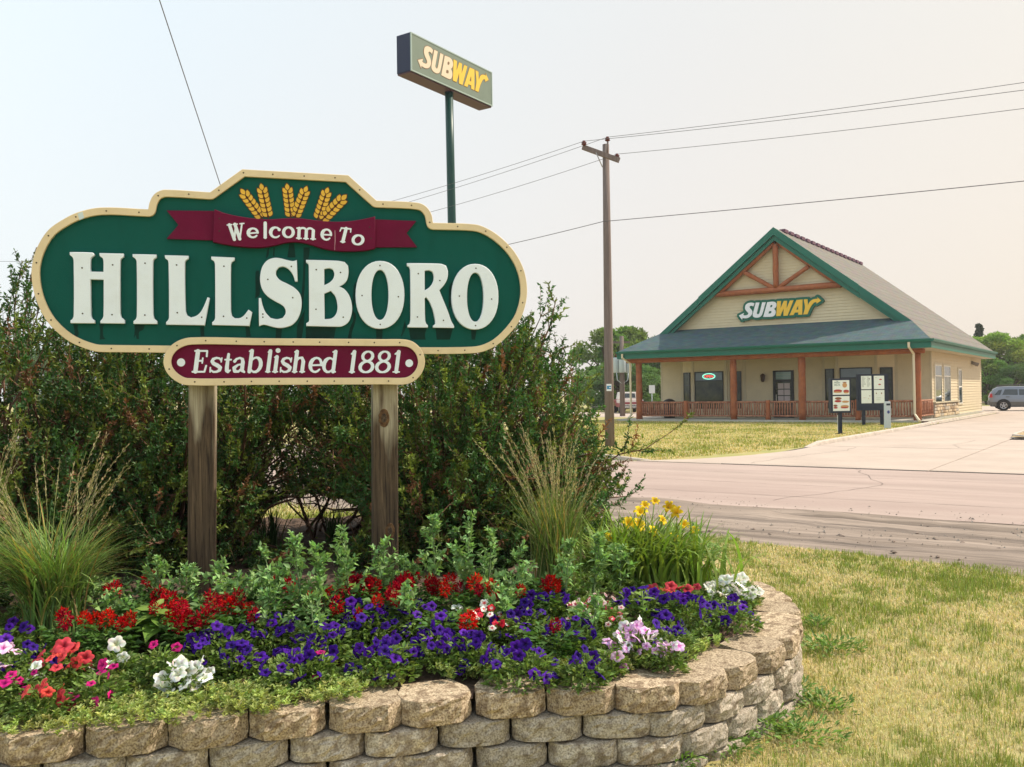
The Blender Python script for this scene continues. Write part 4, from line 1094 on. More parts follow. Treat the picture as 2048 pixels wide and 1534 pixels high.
# ---------------------------------------------------------------- the shop's wall sign
c6 = lambda p: (1450 + p[0] / 9.309, 570 + p[1] / 9.309)
WSB = GB - 0.10
def wall_ab(px, py, b):
    r = ray(px, py); p = P0 + E2 * b
    t = (p - EYE).dot(E2) / r.dot(E2); q = EYE + r * t - P0
    return (q.dot(E1), q.z)
LG = {
 'Sarrow': [[(272, 572), (368, 523), (360, 548), (352, 560), (375, 568), (410, 566), (440, 552), (447, 530), (435, 510), (405, 478), (388, 445), (388, 410), (402, 372), (435, 345), (480, 332), (525, 332), (562, 346), (540, 402), (510, 390), (482, 392), (470, 410), (478, 432), (500, 455), (520, 490), (520, 530), (500, 570), (465, 602), (415, 620), (370, 622), (340, 616), (332, 650)]],
 'U': [[(588, 330), (655, 328), (612, 500), (606, 530), (618, 548), (640, 546), (656, 520), (706, 326), (772, 324), (712, 530), (690, 575), (650, 602), (600, 610), (550, 600), (530, 572), (535, 530)]],
 'B': [[(800, 324), (900, 312), (950, 325), (972, 362), (962, 412), (925, 448), (952, 478), (955, 530), (920, 580), (860, 594), (725, 597)], [(862, 378), (888, 372), (898, 388), (884, 414), (850, 418)], [(832, 492), (868, 486), (882, 504), (862, 530), (822, 534)]],
 'W': [[(985, 305), (1055, 300), (1046, 440), (1108, 298), (1168, 296), (1158, 440), (1222, 292), (1288, 288), (1178, 572), (1102, 576), (1104, 440), (1045, 578), (968, 582)]],
 'A': [[(1345, 282), (1456, 272), (1450, 552), (1376, 556), (1378, 512), (1312, 516), (1288, 562), (1212, 568)], [(1374, 385), (1338, 462), (1380, 460)]],
 'Yarrow': [[(1478, 272), (1548, 268), (1558, 375), (1590, 318), (1625, 285), (1675, 265), (1738, 258), (1728, 226), (1802, 294), (1716, 348), (1714, 318), (1672, 330), (1632, 375), (1592, 440), (1548, 546), (1470, 550), (1500, 420)]]}
def to_wall(loops): return [[wall_ab(*c6(p), WSB) for p in l] for l in loops]
logo = {k: to_wall(v) for k, v in LG.items()}
alll = [p for v in logo.values() for p in v[0]]
lx = sum(p[0] for p in alll) / len(alll); lz = sum(p[1] for p in alll) / len(alll)
logo = {k: [smooth_poly([(x - lx, z - lz) for x, z in l], 4, 50) for l in v] for k, v in logo.items()}
LB_ = BW(lx, WSB, lz); nn = -E2
ws = empty('wall_sign', matrix=Matrix(((E1.x, 0, nn.x, LB_.x), (E1.y, 0, nn.y, LB_.y), (0, 1, 0, LB_.z), (0, 0, 0, 1))),
           label='green backed white and yellow arrow lettered shop sign fixed to the gable wall', cat='shop sign')
allp = [p for v in logo.values() for p in v[0]]
xs, ys, X, Y, h = grid_for(allp, 0.5, 300)
Fl = np.full(X.shape, 1e9)
for v in logo.values():
    Fl = np.minimum(Fl, sdf_poly(X, Y, v[0]))
m_lg = mat('sign_dark_green', (0.006, 0.12, 0.08), 0.4); m_lw = mat('sign_face_white', (0.80, 0.80, 0.86), 0.35); m_ly = mat('sign_face_yellow', (0.82, 0.50, 0.055), 0.35)
bk = [simplify(l, h * .15) for l in contours(Fl - 0.135, xs, ys)]; bk = [max(bk, key=len)]
plate('backing', bk, 0.16, m_lg, ws, z=-0.07, bevel=0.01)
for k_, v in logo.items(): plate('letter', v, 0.03, m_lw if k_ in ('Sarrow', 'U', 'B') else m_ly, ws, z=0.092)

# OPEN sign in the bay window
c0, c1_, bc = LBAY
oc = (c0 + c1_) / 2
OB = BW(oc + .02, bc - .10, 2.50)
osn = empty('open_sign', matrix=Matrix(((E1.x, 0, nn.x, OB.x), (E1.y, 0, nn.y, OB.y), (0, 1, 0, OB.z), (0, 0, 0, 1))), label='oval lit open sign with red letters hanging in the left bay window', cat='neon sign')
eo = [(0.40 * math.cos(t / 16 * math.pi), 0.18 * math.sin(t / 16 * math.pi)) for t in range(32)]; ei = [(x * .86, y * .74) for x, y in eo]
plate('tube', [eo, ei], 0.02, mat('neon_green', (0.30, 0.95, 0.72), 0.4, emit=1.0), osn, z=0)
plate('plaque', [ei], 0.006, mat('neon_plaque', (0.20, 0.28, 0.33), 0.4), osn, z=-.01)
ot = link('lettering', text_mesh('OPEN', .22, .015), mat('neon_red', (1.0, 0.10, 0.08), 0.4, emit=1.2), osn); ot.location = (0, -.075, .012)

# ================================================================== POLE SIGN
D_ = 32.0
pt = [at_depth(820.8, 61.8, D_), at_depth(983.7, 146.1, D_ * 1.129)]
pe = pt[1] - pt[0]; pe.z = 0; PLn = pe.length; pe.normalize(); pn = pe.cross(Vector((0, 0, 1)))
zt = (pt[0].z + pt[1].z) / 2; zb = (at_depth(822, 140.4, D_).z + at_depth(983.7, 214, D_ * 1.129).z) / 2; PH = zt - zb
PC = (pt[0] + pt[1]) / 2; PC.z = (zt + zb) / 2
def ease(v): return v
PD = 0.66
ps = empty('pole_sign', matrix=Matrix(((pe.x, 0, pn.x, PC.x), (pe.y, 0, pn.y, PC.y), (0, 1, 0, PC.z), (0, 0, 0, 1))), label='tall roadside sign box with white and yellow arrow lettering on a dark green pole', cat='sign')
m_navy = mat('sign_box_navy', (0.012, 0.018, 0.055), 0.45); m_face = mat('sign_face_green', (0.15, 0.195, 0.16), 0.45, var=.06, scale=2)
m_cream = mat('sign_face_cream', (0.62, 0.53, 0.40), 0.5); m_gold = mat('sign_face_gold', (0.66, 0.45, 0.05), 0.5); m_poleg = mat('pole_green', (0.004, 0.045, 0.040), 0.4)
bm_ = MB().box(-PLn / 2, PLn / 2, -PH / 2, PH / 2, -PD, -0.02); bm_.build('cabinet', m_navy, ps, bevel=.02)
MB().box(-PLn / 2 + .04, PLn / 2 - .04, -PH / 2 + .04, PH / 2 - .04, -.021, .006).build('face', m_face, ps)
fr = MB()
for (x0, x1, y0, y1) in ((-PLn / 2, PLn / 2, PH / 2 - .045, PH / 2), (-PLn / 2, PLn / 2, -PH / 2, -PH / 2 + .045), (-PLn / 2, -PLn / 2 + .05, -PH / 2 + .045, PH / 2 - .045), (PLn / 2 - .05, PLn / 2, -PH / 2 + .045, PH / 2 - .045)): fr.box(x0, x1, y0, y1, -.022, .02)
fr.build('frame', mat('frame_sage', (0.30, 0.38, 0.36), 0.4), ps)
MB().box(-PLn / 2 + .02, PLn / 2 - .02, -PH / 2 - .05, -PH / 2 - .003, -PD + .02, -.04).build('underside', mat('plum_metal', (0.075, 0.03, 0.045), 0.5), ps)
xa = min(p[0] for p in allp); xb = max(p[0] for p in allp); za = min(p[1] for p in logo['Sarrow'][0]); zb_ = max(p[1] for p in logo['U'][0])
fx = PLn * .875 / (xb - xa); fz = PH * .66 / (zb_ - za)
for k_, v in logo.items():
    ls = [[((x - (xa + xb) / 2) * fx + PLn * .012, (z - (za + zb_) / 2) * fz) for x, z in l] for l in v]
    plate('letter', ls, .012, m_cream if k_ in ('Sarrow', 'U', 'B') else m_gold, ps, z=.0065)
    xs, ys, X, Y, h = grid_for(ls[0], .1, 120)
    ol = [simplify(l, h * .2) for l in contours(sdf_poly(X, Y, ls[0]) - .026, xs, ys)]
    plate('letter_outline', ol, .002, mat('outline_brown', (0.17, 0.10, 0.05), 0.5), ps, z=.0062 if k_ in ('Sarrow', 'B', 'A') else .0064)
# the pole: measured leaning a little, drawn from the box down to the lawn
tp = at_depth(898, 186, D_ * 1.07); bt = at_depth(904, 460, D_ * 1.07); dirp = (bt - tp).normalized(); gp = tp + dirp * (tp.z / -dirp.z)
inv = ps.matrix_world.inverted()
pm = MB().tube([inv @ tp, inv @ tp.lerp(bt, .5), inv @ bt, inv @ gp], [.155, .155, .16, .17], 14); pm.build('pole', m_poleg, ps)
tq = tp - dirp * 0.30
MB().tube([inv @ (tp + dirp * .0), inv @ tq], .19, 12).build('collar', m_navy, ps)
bx = inv @ gp
MB().box(bx.x - .35, bx.x + .35, bx.y - .02, bx.y + .05, bx.z - .35, bx.z + .35).build('base_plate', m_poleg, ps)

# ================================================================== UTILITY POLES AND WIRES
m_pole = mat('weathered_pole', (0.135, 0.105, 0.098), 0.9, color2=(0.23, 0.185, 0.17), scale=2, bump=.5, bscale=8, stretch=(9, 9, .5), dirt=(.12, .09, .08), dirt_scale=1.5)
m_porc = mat('brown_porcelain', (0.10, 0.022, 0.016), 0.25); m_wire = mat('wire', (0.10, 0.095, 0.10), 0.6)
UD = 27.0
ub = at_depth(1220, 905, UD); ub.z = 0; utop = at_depth(1211.5, 289, UD)
up = empty('utility_pole', ub, 0, 'weathered wooden utility pole with short crossarm in front of the restaurant lawn', 'utility pole')
lv = utop - ub
MB().tube([(0, 0, -.3), (lv.x * .3, lv.y * .3, lv.z * .3), (lv.x * .7, lv.y * .7, lv.z * .7), tuple(lv)], [.148, .135, .115, .098], 12).build('pole', m_pole, up)
ca, cb = at_depth(1165, 294, UD * .99) - ub, at_depth(1239, 321, UD * .985) - ub
cd = (cb - ca); cl_ = cd.length; cd.normalize()
crm = Matrix.Translation((ca + cb) / 2) @ cd.to_track_quat('X', 'Z').to_matrix().to_4x4()
MB().box(-cl_ / 2, cl_ / 2, -.06, .06, -.07, .07, crm).build('crossarm', m_pole, up, bevel=.008)
q1 = at_depth(1192, 305, UD * .985) - ub; q2 = at_depth(1205, 334, UD * .992) - ub
MB().tube([q1, q2], .016, 5).build('brace', mat('galvanised', (0.35, 0.34, 0.35), 0.5, metal=.6), up)
MB().tube([at_depth(1214.5, 306, UD * .987) - ub, at_depth(1215.5, 284, UD * .987) - ub], .03, 6).build('top_pin', m_pole, up)
ins = []
for (x, y) in ((1168, 291), (1215, 283), (1234, 317)):
    p = at_depth(x, y, UD * .987) - ub
    MB().tube([p, p + Vector((0, 0, .03)), p + Vector((0, 0, .05)), p + Vector((0, 0, .08)), p + Vector((0, 0, .10)), p + Vector((0, 0, .14))], [.03, .085, .06, .085, .05, .045], 10).build('insulator', m_porc, up)
    ins.append(ub + p + Vector((0, 0, .13)))
stp = at_depth(1217.3, 775, UD * .99) - ub
st_ = empty('marker_plate'); st_.parent = up; st_.location = stp + Vector((0, -.10, 0))
MB().box(-.075, .075, -.004, .004, -.105, .105).build('plate', mat('plate_white', (0.78, 0.80, 0.82), .5), st_)
MB().box(-.06, .06, -.006, -.0042, -.05, .05).build('blue_mark', mat('mark_blue', (0.03, 0.22, 0.42), .5), st_)
MB().box(.0, .055, -.008, -.0062, -.012, .012).build('white_mark', MATS['plate_white'], st_)

def wire(label, left, mid, right, rad, sag=0.25, group='overhead wires on the crossarm pole'):
    pts = []
    for a, b in ((left, mid), (mid, right)):
        for k in range(25):
            t = k / 24; p = a.lerp(b, t); p.z -= sag * 4 * t * (1 - t); pts.append(p)
    del pts[25]
    ctr = Vector(mid)
    o = MB().tube([p - ctr for p in pts], rad, 4, smooth=True).build('power_line', m_wire, None); o.location = ctr
    return tag(o, label, 'wire', group)
def at_line(px, py, ref):
    """point on the vertical plane through ref along the street, seen at px,py"""
    nrm = Vector((E1.y, -E1.x, 0)); r = ray(px, py)
    t = (ref - EYE).dot(nrm) / r.dot(nrm); return EYE + r * t
def ext(mid, p, f): return mid + (p - mid) * f
for lab, m_, (lx_, ly_), (rx_, ry_) in (('topmost thin wire running from the pole pin past the sign', ins[1], (800, 403), (2048, 155)),
                                        ('second thin wire from the far insulator of the crossarm', ins[0], (770, 400), (2048, 170)),
                                        ('third wire from the near insulator of the crossarm', ins[2], (860, 418), (2048, 207))):
    wire(lab, ext(m_, at_line(lx_, ly_, m_), 1.5), m_, ext(m_, at_line(rx_, ry_, m_), 1.6), .007, .12)
lowp = at_depth(1206, 443, UD * .99)
wire('lowest wire tied halfway up the wooden pole', ext(lowp, at_line(1020, 485, lowp), 2.2), lowp, ext(lowp, at_line(2048, 358, lowp), 1.6), .010, .05)
gt_, gb_ = at_depth(319, 0, 17), at_depth(440, 368, 22)
gdir = gb_ - gt_
g0 = gt_ - gdir * .45; g1 = gt_ + gdir * (gt_.z / -gdir.z) if gdir.z < 0 else gb_
o = MB().tube([g0 - g1, gt_ - g1, gb_ - g1, Vector((0, 0, 0))], .010, 4).build('guy_wire', m_wire); o.location = g1
tag(o, 'steep slanting cable coming down from the sky behind the welcome sign', 'cable')
fw0, fw1 = at_depth(-60, 522, 60), at_depth(420, 519, 66)
o = MB().tube([Vector((0, 0, 0)), (fw1 - fw0) * .5 - Vector((0, 0, .15)), fw1 - fw0], .012, 4).build('power_line', m_wire); o.location = fw0
tag(o, 'faint distant wire above the leftmost bush', 'wire')

# transformer pole by the restaurant
tD = 62.0; tb0 = at_depth(1245, 826, tD); tb0.z = 0; tt = at_depth(1243, 672, tD) - tb0
tpole = empty('transformer_pole', tb0, 0, 'wooden pole carrying three grey transformer cans beside the left porch corner', 'utility pole')
MB().tube([(0, 0, -.2), tuple(tt * .5), tuple(tt)], [.19, .17, .14], 10).build('pole', m_pole, tpole)
m_can = mat('transformer_grey', (0.44, 0.50, 0.53), .5)
for k, (dx, dy) in enumerate(((-.42, -.1), (-.02, -.42), (.42, -.1))):
    z = 3.0
    c = MB().tube([(dx, dy, z), (dx, dy, z + .06), (dx, dy, z + .95), (dx, dy, z + 1.02), (dx, dy, z + 1.06)], [.20, .23, .23, .21, .05], 12); c.build('transformer', m_can, tpole)
    MB().tube([(dx, dy - .05, z + 1.05), (dx, dy - .05, z + 1.3)], .05, 6).build('bushing', m_porc, tpole)
MB().tube([(-.40, -.3, 3.0), (-.36, -.36, 2.5), (0, -.4, 2.2), (.36, -.36, 2.5), (.40, -.3, 3.0)], .035, 6).build('cable_loop', m_can, tpole)
MB().box(-.6, .6, -.06, .06, tt.z - .5, tt.z - .36).build('crossarm', m_pole, tpole)

# ================================================================== DRIVE-THROUGH BOARDS
m_nav = mat('menu_navy', (0.010, 0.017, 0.035), .45); m_paper = mat('menu_paper', (0.78, 0.82, 0.74), .5); m_print = mat('menu_print', (0.10, 0.14, 0.10), .6)
m_food = [mat('print_' + n_, c, .6) for n_, c in (('brown', (0.24, 0.09, 0.04)), ('red', (0.40, 0.05, 0.04)), ('tan', (0.55, 0.30, 0.12)), ('green', (0.15, 0.25, 0.07)))]
def local_frame(p, e): 
    n_ = e.cross(Vector((0, 0, 1)))
    return Matrix(((e.x, 0, n_.x, p.x), (e.y, 0, n_.y, p.y), (0, 1, 0, p.z), (0, 0, 0, 1)))
fe = Vector((1, 0.05, 0)).normalized()
def menu(px, base_y, top_y, w_px, label, panels, npost, foot):
    g_ = on_z(px, base_y, 0.0); d = g_.y; k = d / FPX
    root = empty('menu_board', matrix=local_frame(g_, fe), label=label, cat='menu board')
    W_ = w_px * k; H_ = (base_y - top_y) * k; f_ = foot * k; T = .22
    MB().box(-W_ / 2, W_ / 2, f_, H_, -T, 0).build('cabinet', m_nav, root, bevel=.012)
    for i in range(npost):
        x = 0 if npost == 1 else (-.3 + .6 * i) * W_
        MB().box(x - .06, x + .06, -.2, f_ + .02, -T * .75, -T * .25).build('post', m_nav, root)
        MB().box(x - .14, x + .14, -.02, .03, -T, .0).build('foot_plate', m_nav, root)
    for (x0, x1, y0, y1, kind) in panels:
        X0, X1, Y0, Y1 = (-.5 + x0) * W_, (-.5 + x1) * W_, f_ + (H_ - f_) * y0, f_ + (H_ - f_) * y1
        pn_ = MB().box(X0, X1, Y0, Y1, -.01, .006).build('menu_panel', m_paper, root)
        pw, ph = X1 - X0, Y1 - Y0
        if kind == 'text':
            ms = MB()
            for r_ in range(9):
                yy = Y1 - ph * (.1 + .09 * r_)
                for (u0, u1) in ((.08, random.uniform(.25, .5)), (random.uniform(.55, .6), random.uniform(.7, .9))):
                    ms.box(X0 + pw * u0, X0 + pw * u1, yy, yy + ph * .022, .0065, .0085)
            ms.build('print', m_print, pn_)
        food = {'text': [(.78, .80, .10, .05, 0)], 'food': [(.65, .72, .26, .10, 1), (.55, .35, .26, .10, 1), (.2, .85, .2, .02, 3)], 'red': [(.82, .56, .10, .07, 0), (.3, .42, .3, .015, 1), (.7, .36, .12, .03, 2)], 'cups': [(.22, .75, .09, .10, 0), (.72, .75, .10, .13, 0), (.45, .4, .5, .015, 3), (.4, .25, .45, .015, 3)],
                'melts': [(.72, .66, .28, .36, 2), (.72, .85, .26, .06, 0), (.3, .26, .5, .22, 1), (.28, .18, .5, .10, 2), (.8, .24, .34, .2, 1), (.8, .14, .3, .1, 2)], 'subs': [(.32, .84, .4, .18, 0), (.30, .66, .42, .16, 1), (.75, .62, .44, .14, 2), (.7, .3, .5, .18, 2), (.68, .22, .46, .1, 1), (.14, .36, .24, .14, 0), (.15, .22, .24, .12, 1)]}[kind]
        for j, (cx, cy, ww, hh, ci) in enumerate(food):
            e_ = [(X0 + pw * (cx + ww / 2 * math.cos(t * math.pi / 7)), Y0 + ph * (cy + hh / 2 * math.sin(t * math.pi / 7))) for t in range(14)]
            plate('picture', [e_], .002, m_food[ci], pn_, z=.0065 + j * .0021)
        if kind == 'melts':
            for s_, yy, sz in (('THE', .90, .07), ('FRESH', .78, .12), ('MELTS', .62, .12)):
                t_ = link('lettering', text_mesh(s_, sz * ph * 1.25, .003), mat('ink_green', (0.01, 0.10, 0.07), .6), pn_); t_.location = (X0 + pw * .27, Y0 + ph * yy, .008)
    return root
menu(1683, 868, 757, 41, 'narrow navy promotion board on a single post showing sandwich pictures', [(.10, .93, .53, .95, 'melts'), (.10, .93, .06, .49, 'subs')], 1, 42)
menu(1748, 851, 748, 62, 'wide navy menu board on two posts with four white panels', [(.10, .44, .585, .95, 'text'), (.52, .86, .585, .95, 'food'), (.10, .44, .20, .56, 'red'), (.52, .86, .20, .56, 'cups')], 2, 30)
sg = on_z(1777.5, 857, 0)
spk = empty('order_post', matrix=local_frame(sg, fe), label='slim pale grey order post with a small blue emblem beside the menu board', cat='speaker post')
kk = sg.y / FPX
MB().box(-5 * kk, 5 * kk, -.05, 54 * kk, -.2, 0, taper=0).build('housing', mat('post_grey', (0.50, 0.55, 0.58), .5), spk, bevel=.02)
plate('emblem', [[(2.6 * kk * math.cos(t * math.pi / 10), 33 * kk + 3.2 * kk * math.sin(t * math.pi / 10)) for t in range(20)]], .006, mat('emblem_blue', (0.05, 0.07, 0.22), .5), spk, z=.002)
MB().box(-4 * kk, 4 * kk, 46 * kk, 50 * kk, -.002, .006).build('speaker_slot', m_nav, spk)
wp_ = on_z(1678, 862, 0)
ws_ = MB().box(-.04, .04, -.04, .04, 0, .62).build('marker_stake', MATS['plate_white']); ws_.location = wp_; tag(ws_, 'short white stake standing just behind the narrow promotion board', 'stake')
gr_ = on_z(1851, 849, .14)
o = MB().box(-.12, .12, -.1, .1, 0, .12).build('drain_block', mat('drain_brown', (0.12, 0.07, 0.06), .8), None, bevel=.01); o.location = BW(.62, -1.35, .0); tag(o, 'small brown drain block at the foot of the right downspout', 'drain')

# ================================================================== VEHICLES
m_silver = mat('silver_paint', (0.21, 0.235, 0.29), .3, metal=.35, spec=.6); m_clad = mat('grey_cladding', (0.12, 0.115, 0.11), .6); m_glass = mat('car_glass', (0.012, 0.016, 0.022), .05, spec=.9)
m_tyre = mat('tyre_rubber', (0.014, 0.014, 0.015), .8); m_rim = mat('alloy_rim', (0.42, 0.42, 0.44), .3, metal=.8); m_tail = mat('tail_lamp', (0.45, 0.015, 0.02), .3)
def wheel(parent, x, y, r_, wd=.22, face=-1):
    wh = empty('wheel'); wh.parent = parent; wh.location = (x, y, r_)
    def ring(prof, n_=20):
        m = MB(); vs = []
        for (yy, rr) in prof:
            for k in range(n_): vs.append((rr * math.cos(2 * math.pi * k / n_), yy, rr * math.sin(2 * math.pi * k / n_)))
        fs = [(i * n_ + k, i * n_ + (k + 1) % n_, (i + 1) * n_ + (k + 1) % n_, (i + 1) * n_ + k) for i in range(len(prof) - 1) for k in range(n_)]
        m.add(vs, fs, True); return m
    ring([(-wd / 2, r_ * .62), (-wd / 2, r_ * .93), (-wd * .35, r_), (wd * .35, r_), (wd / 2, r_ * .93), (wd / 2, r_ * .62)]).build('tyre', m_tyre, wh)
    rm = ring([(-wd * .42, r_ * .63), (-wd * .42, r_ * .55), (-wd * .2, r_ * .5), (-wd * .2, r_ * .02)])
    for k in range(5):
        a_ = 2 * math.pi * k / 5
        M = Matrix.Rotation(a_, 4, 'Y'); rm.box(-.035, .035, -wd * .46, -wd * .3, r_ * .05, r_ * .58, M)
    rm.build('rim', m_rim, wh)
def section_body(stations):
    """stations: x, [(half width, z) from sill up to the centre line]"""
    m = MB(); k = len(stations[0][1]); vs = []
    for x, pr in stations:
        for (hw2, z) in pr: vs.append((x, -hw2, z))
        for (hw2, z) in reversed(pr): vs.append((x, hw2, z))
    n_ = 2 * k; fs = []
    for i in range(len(stations) - 1):
        for j in range(n_):
            fs.append((i * n_ + j, i * n_ + (j + 1) % n_, (i + 1) * n_ + (j + 1) % n_, (i + 1) * n_ + j))
    fs += [tuple(range(n_)), tuple(reversed(range((len(stations) - 1) * n_, len(stations) * n_)))]
    m.add(vs, fs, True); return m
sb = on_z(1976, 820, .02)
suv = empty('parked_suv', BW(b=24.6, a=a_of(1977, 24.6), z=.02), -0.44, 'silver grey suv parked behind the restaurant seen from its side', 'car')
def st8(x, zs, hw2, zb, zr, wr): return (x, [(hw2 * .94, zs), (hw2, (zs + zb) / 2), (hw2 * .985, zb), (wr * 1.02, zb + (zr - zb) * .55), (wr * .9, zr - .05), (wr * .6, zr)])
body = section_body([st8(.0, .48, .82, .95, 1.02, .78), st8(.10, .30, .90, 1.02, 1.26, .76), st8(.28, .29, .915, 1.03, 1.52, .74), st8(.55, .28, .92, 1.03, 1.66, .72), st8(1.2, .26, .92, 1.03, 1.70, .72), st8(2.3, .26, .92, 1.02, 1.68, .71), st8(2.85, .26, .92, 1.0, 1.50, .70), st8(3.35, .26, .92, .98, 1.06, .74), st8(4.1, .28, .90, .92, .96, .70), st8(4.35, .38, .82, .80, .84, .62)])
body.build('body', m_silver, suv)
def strip_y(poly, y0, y1, name, m_, bev=0): 
    return MB().prism(poly, y0, y1, 'y').build(name, m_, suv, bevel=bev)
# side glass lies a little proud of the tapering cabin
def sideglass(poly, name='side_window'):
    for s in (-1, 1):
        m = MB()
        def yy(z): return s * (.907 - (z - 1.02) / (1.40 - 1.02) * (.907 - .742) + .008)
        m.add([(x, yy(z), z) for x, z in poly] + [(x, yy(z) - s * .03, z) for x, z in poly], [tuple(range(len(poly)))] + [(i, (i + 1) % len(poly), (i + 1) % len(poly) + len(poly), i + len(poly)) for i in range(len(poly))])
        m.build(name, m_glass, suv)
sideglass([(.30, 1.10), (.66, 1.10), (.78, 1.46), (.58, 1.43)], 'quarter_window'); sideglass([(.78, 1.10), (1.72, 1.09), (1.72, 1.48), (.95, 1.48)]); sideglass([(1.80, 1.09), (2.92, 1.06), (2.45, 1.46), (1.80, 1.48)])
MB().add([(.04, -.66, 1.06), (.04, .66, 1.06), (.20, .58, 1.42), (.20, -.58, 1.42)], [(0, 1, 2, 3)]).build('rear_window', m_glass, suv)
MB().add([(3.28, -.66, 1.08), (3.28, .66, 1.08), (2.72, .58, 1.56), (2.72, -.58, 1.56)], [(0, 1, 2, 3)]).build('windscreen', m_glass, suv)
for s in (-1, 1):
    strip_y([(.06, .36), (4.25, .36), (4.25, .62), (.02, .62)], s * .905 - .03, s * .905 + .035, 'side_cladding', m_clad, .015)
    strip_y([(-.02, .92), (.20, .92), (.16, 1.2), (.05, 1.2)], s * .80 - .1, s * .80 + .1, 'tail_light', m_tail, .02)
    strip_y([(4.05, .72), (4.36, .68), (4.3, .86), (4.05, .9)], s * .74 - .12, s * .74 + .12, 'headlight', mat('lamp_clear', (0.7, 0.72, 0.75), .15), .02)
    MB().tube([(.5, s * .60, 1.68), (.6, s * .60, 1.76), (1.4, s * .60, 1.78), (2.3, s * .60, 1.76), (2.45, s * .60, 1.68)], .03, 6).build('roof_rail', m_clad, suv)
    for x in (1.0, 2.15): strip_y([(x, .94), (x + .22, .94), (x + .22, .99), (x, .99)], s * .925 - .02, s * .925 + .02, 'door_handle', m_clad, .008)
    strip_y([(2.75, 1.06), (2.95, 1.06), (2.95, 1.22), (2.75, 1.22)], s * .98 - .09, s * .98 + .09, 'mirror', m_silver, .03)
for x in (.85, 3.45):
    for s in (-1, 1):
        wheel(suv, x, s * .875, .37)
        ar = [(x + .45 * math.cos(t * math.pi / 12), .37 + .45 * math.sin(t * math.pi / 12)) for t in range(-2, 15)]
        strip_y(ar, s * .915 - .03, s * .915 + .03, 'wheel_arch', m_tyre)
strip_y([(-.06, .42), (.12, .42), (.12, .72), (-.06, .72)], -.78, .78, 'rear_bumper', m_clad, .04)
strip_y([(4.25, .34), (4.42, .38), (4.42, .62), (4.25, .64)], -.75, .75, 'front_bumper', m_clad, .04)

tb1 = on_z(1249, 821, 0)
m_red = mat('truck_red', (0.30, 0.03, 0.05), .35, spec=.6); m_cream2 = mat('truck_white', (0.72, 0.66, 0.62), .4)
trk = empty('parked_pickup', at_depth(1263, 800, 70), 0.0, 'older red and white pickup parked beyond the porch seen from behind', 'pickup')
trk.location.z = 0
def tbx(n_, x0, x1, y0, y1, z0, z1, m_, bev=.03): return MB().box(x0, x1, y0, y1, z0, z1).build(n_, m_, trk, bevel=bev)
tbx('bed', -.92, .92, 0, 2.2, .62, 1.08, m_cream2); tbx('tailgate', -.80, .80, -.04, -.002, .66, 1.06, m_cream2, .01); tbx('tailgate_stripe', -.80, .80, -.06, -.042, .74, .88, m_red, .005)
tbx('bed_side', -.95, -.925, .02, 2.2, .5, .82, m_red, .005); tbx('bed_side', .925, .95, .02, 2.2, .5, .82, m_red, .005)
tbx('rear_bumper', -.92, .92, -.16, -.065, .42, .6, mat('chrome', (.55, .55, .56), .25, metal=.8))
tbx('cab', -.88, .88, 2.21, 3.8, .62, 1.1, m_red); MB().box(-.82, .82, 2.25, 3.5, 1.102, 1.68, taper=.12).build('cab_roof', m_cream2, trk, bevel=.05)
MB().add([(-.64, 2.27, 1.2), (.64, 2.27, 1.2), (.58, 2.335, 1.56), (-.58, 2.335, 1.56)], [(0, 1, 2, 3)]).build('rear_window', m_glass, trk)
tbx('hood', -.86, .86, 3.81, 5.0, .62, 1.06, m_red)
for s in (-1, 1): tbx('tail_light', s * .86 - .05, s * .86 + .05, -.07, -.041, .72, .95, m_tail, .01)
for y in (.9, 4.2):
    for s in (-1, 1):
        wh = empty('wheel'); wh.parent = trk; wh.location = (s * .78, y, .36)
        MB().tube([(-.11, 0, 0), (.11, 0, 0)], .36, 16).build('tyre', m_tyre, wh); MB().tube([(s * .112, 0, 0), (s * .118, 0, 0)], .2, 12).build('rim', m_rim, wh)

# street sign seen from behind, garden trailer, low dumpster
sgp = at_depth(1304, 800, 66); sgp.z = 0
ss = empty('road_sign', sgp, 0, 'small white road sign on a thin post seen between porch corner and wall', 'road sign')
MB().tube([(0, 0, 0), (0, 0, 2.1)], .04, 6).build('post', m_can, ss); MB().box(-.22, .22, -.07, -.045, 1.55, 2.15).build('plate', MATS['plate_white'], ss, bevel=.02)
dp = at_depth(1316, 815, 66); dp.z = 0
ds = empty('dumpster', dp, 0, 'low green dumpster standing beyond the left porch corner', 'dumpster')
MB().box(-.75, .75, 0, 1.1, .08, .86).build('bin', mat('dumpster_green', (0.02, 0.10, 0.07), .6), ds, bevel=.03); MB().box(-.8, .8, -.05, 1.15, .862, .93).build('lid', MATS['dumpster_green'], ds, bevel=.02)
for x in (-.6, .6): MB().tube([(x - .05, .1, .08), (x + .05, .1, .08)], .08, 8).build('caster', m_tyre, ds)
tl = at_depth(1234, 822, 74); tl.z = 0
tr_ = empty('flat_trailer', tl, .1, 'low wooden flat trailer with dark wheels left of the pickup', 'trailer')
MB().box(-1.1, 1.1, -.6, .6, .5, .62).build('deck', mat('deck_wood', (0.38, 0.26, 0.13), .8, var=.2, scale=4), tr_)
MB().box(-1.1, 1.1, -.62, -.605, .62, .85).build('side_board', MATS['deck_wood'], tr_)
for x in (-.35, .3): MB().tube([(x, -.72, .28), (x, -.62, .28)], .28, 14).build('wheel', m_tyre, tr_)
MB().tube([(-1.1, 0, .52), (-2.4, 0, .45)], .04, 6).build('tow_bar', m_clad, tr_)

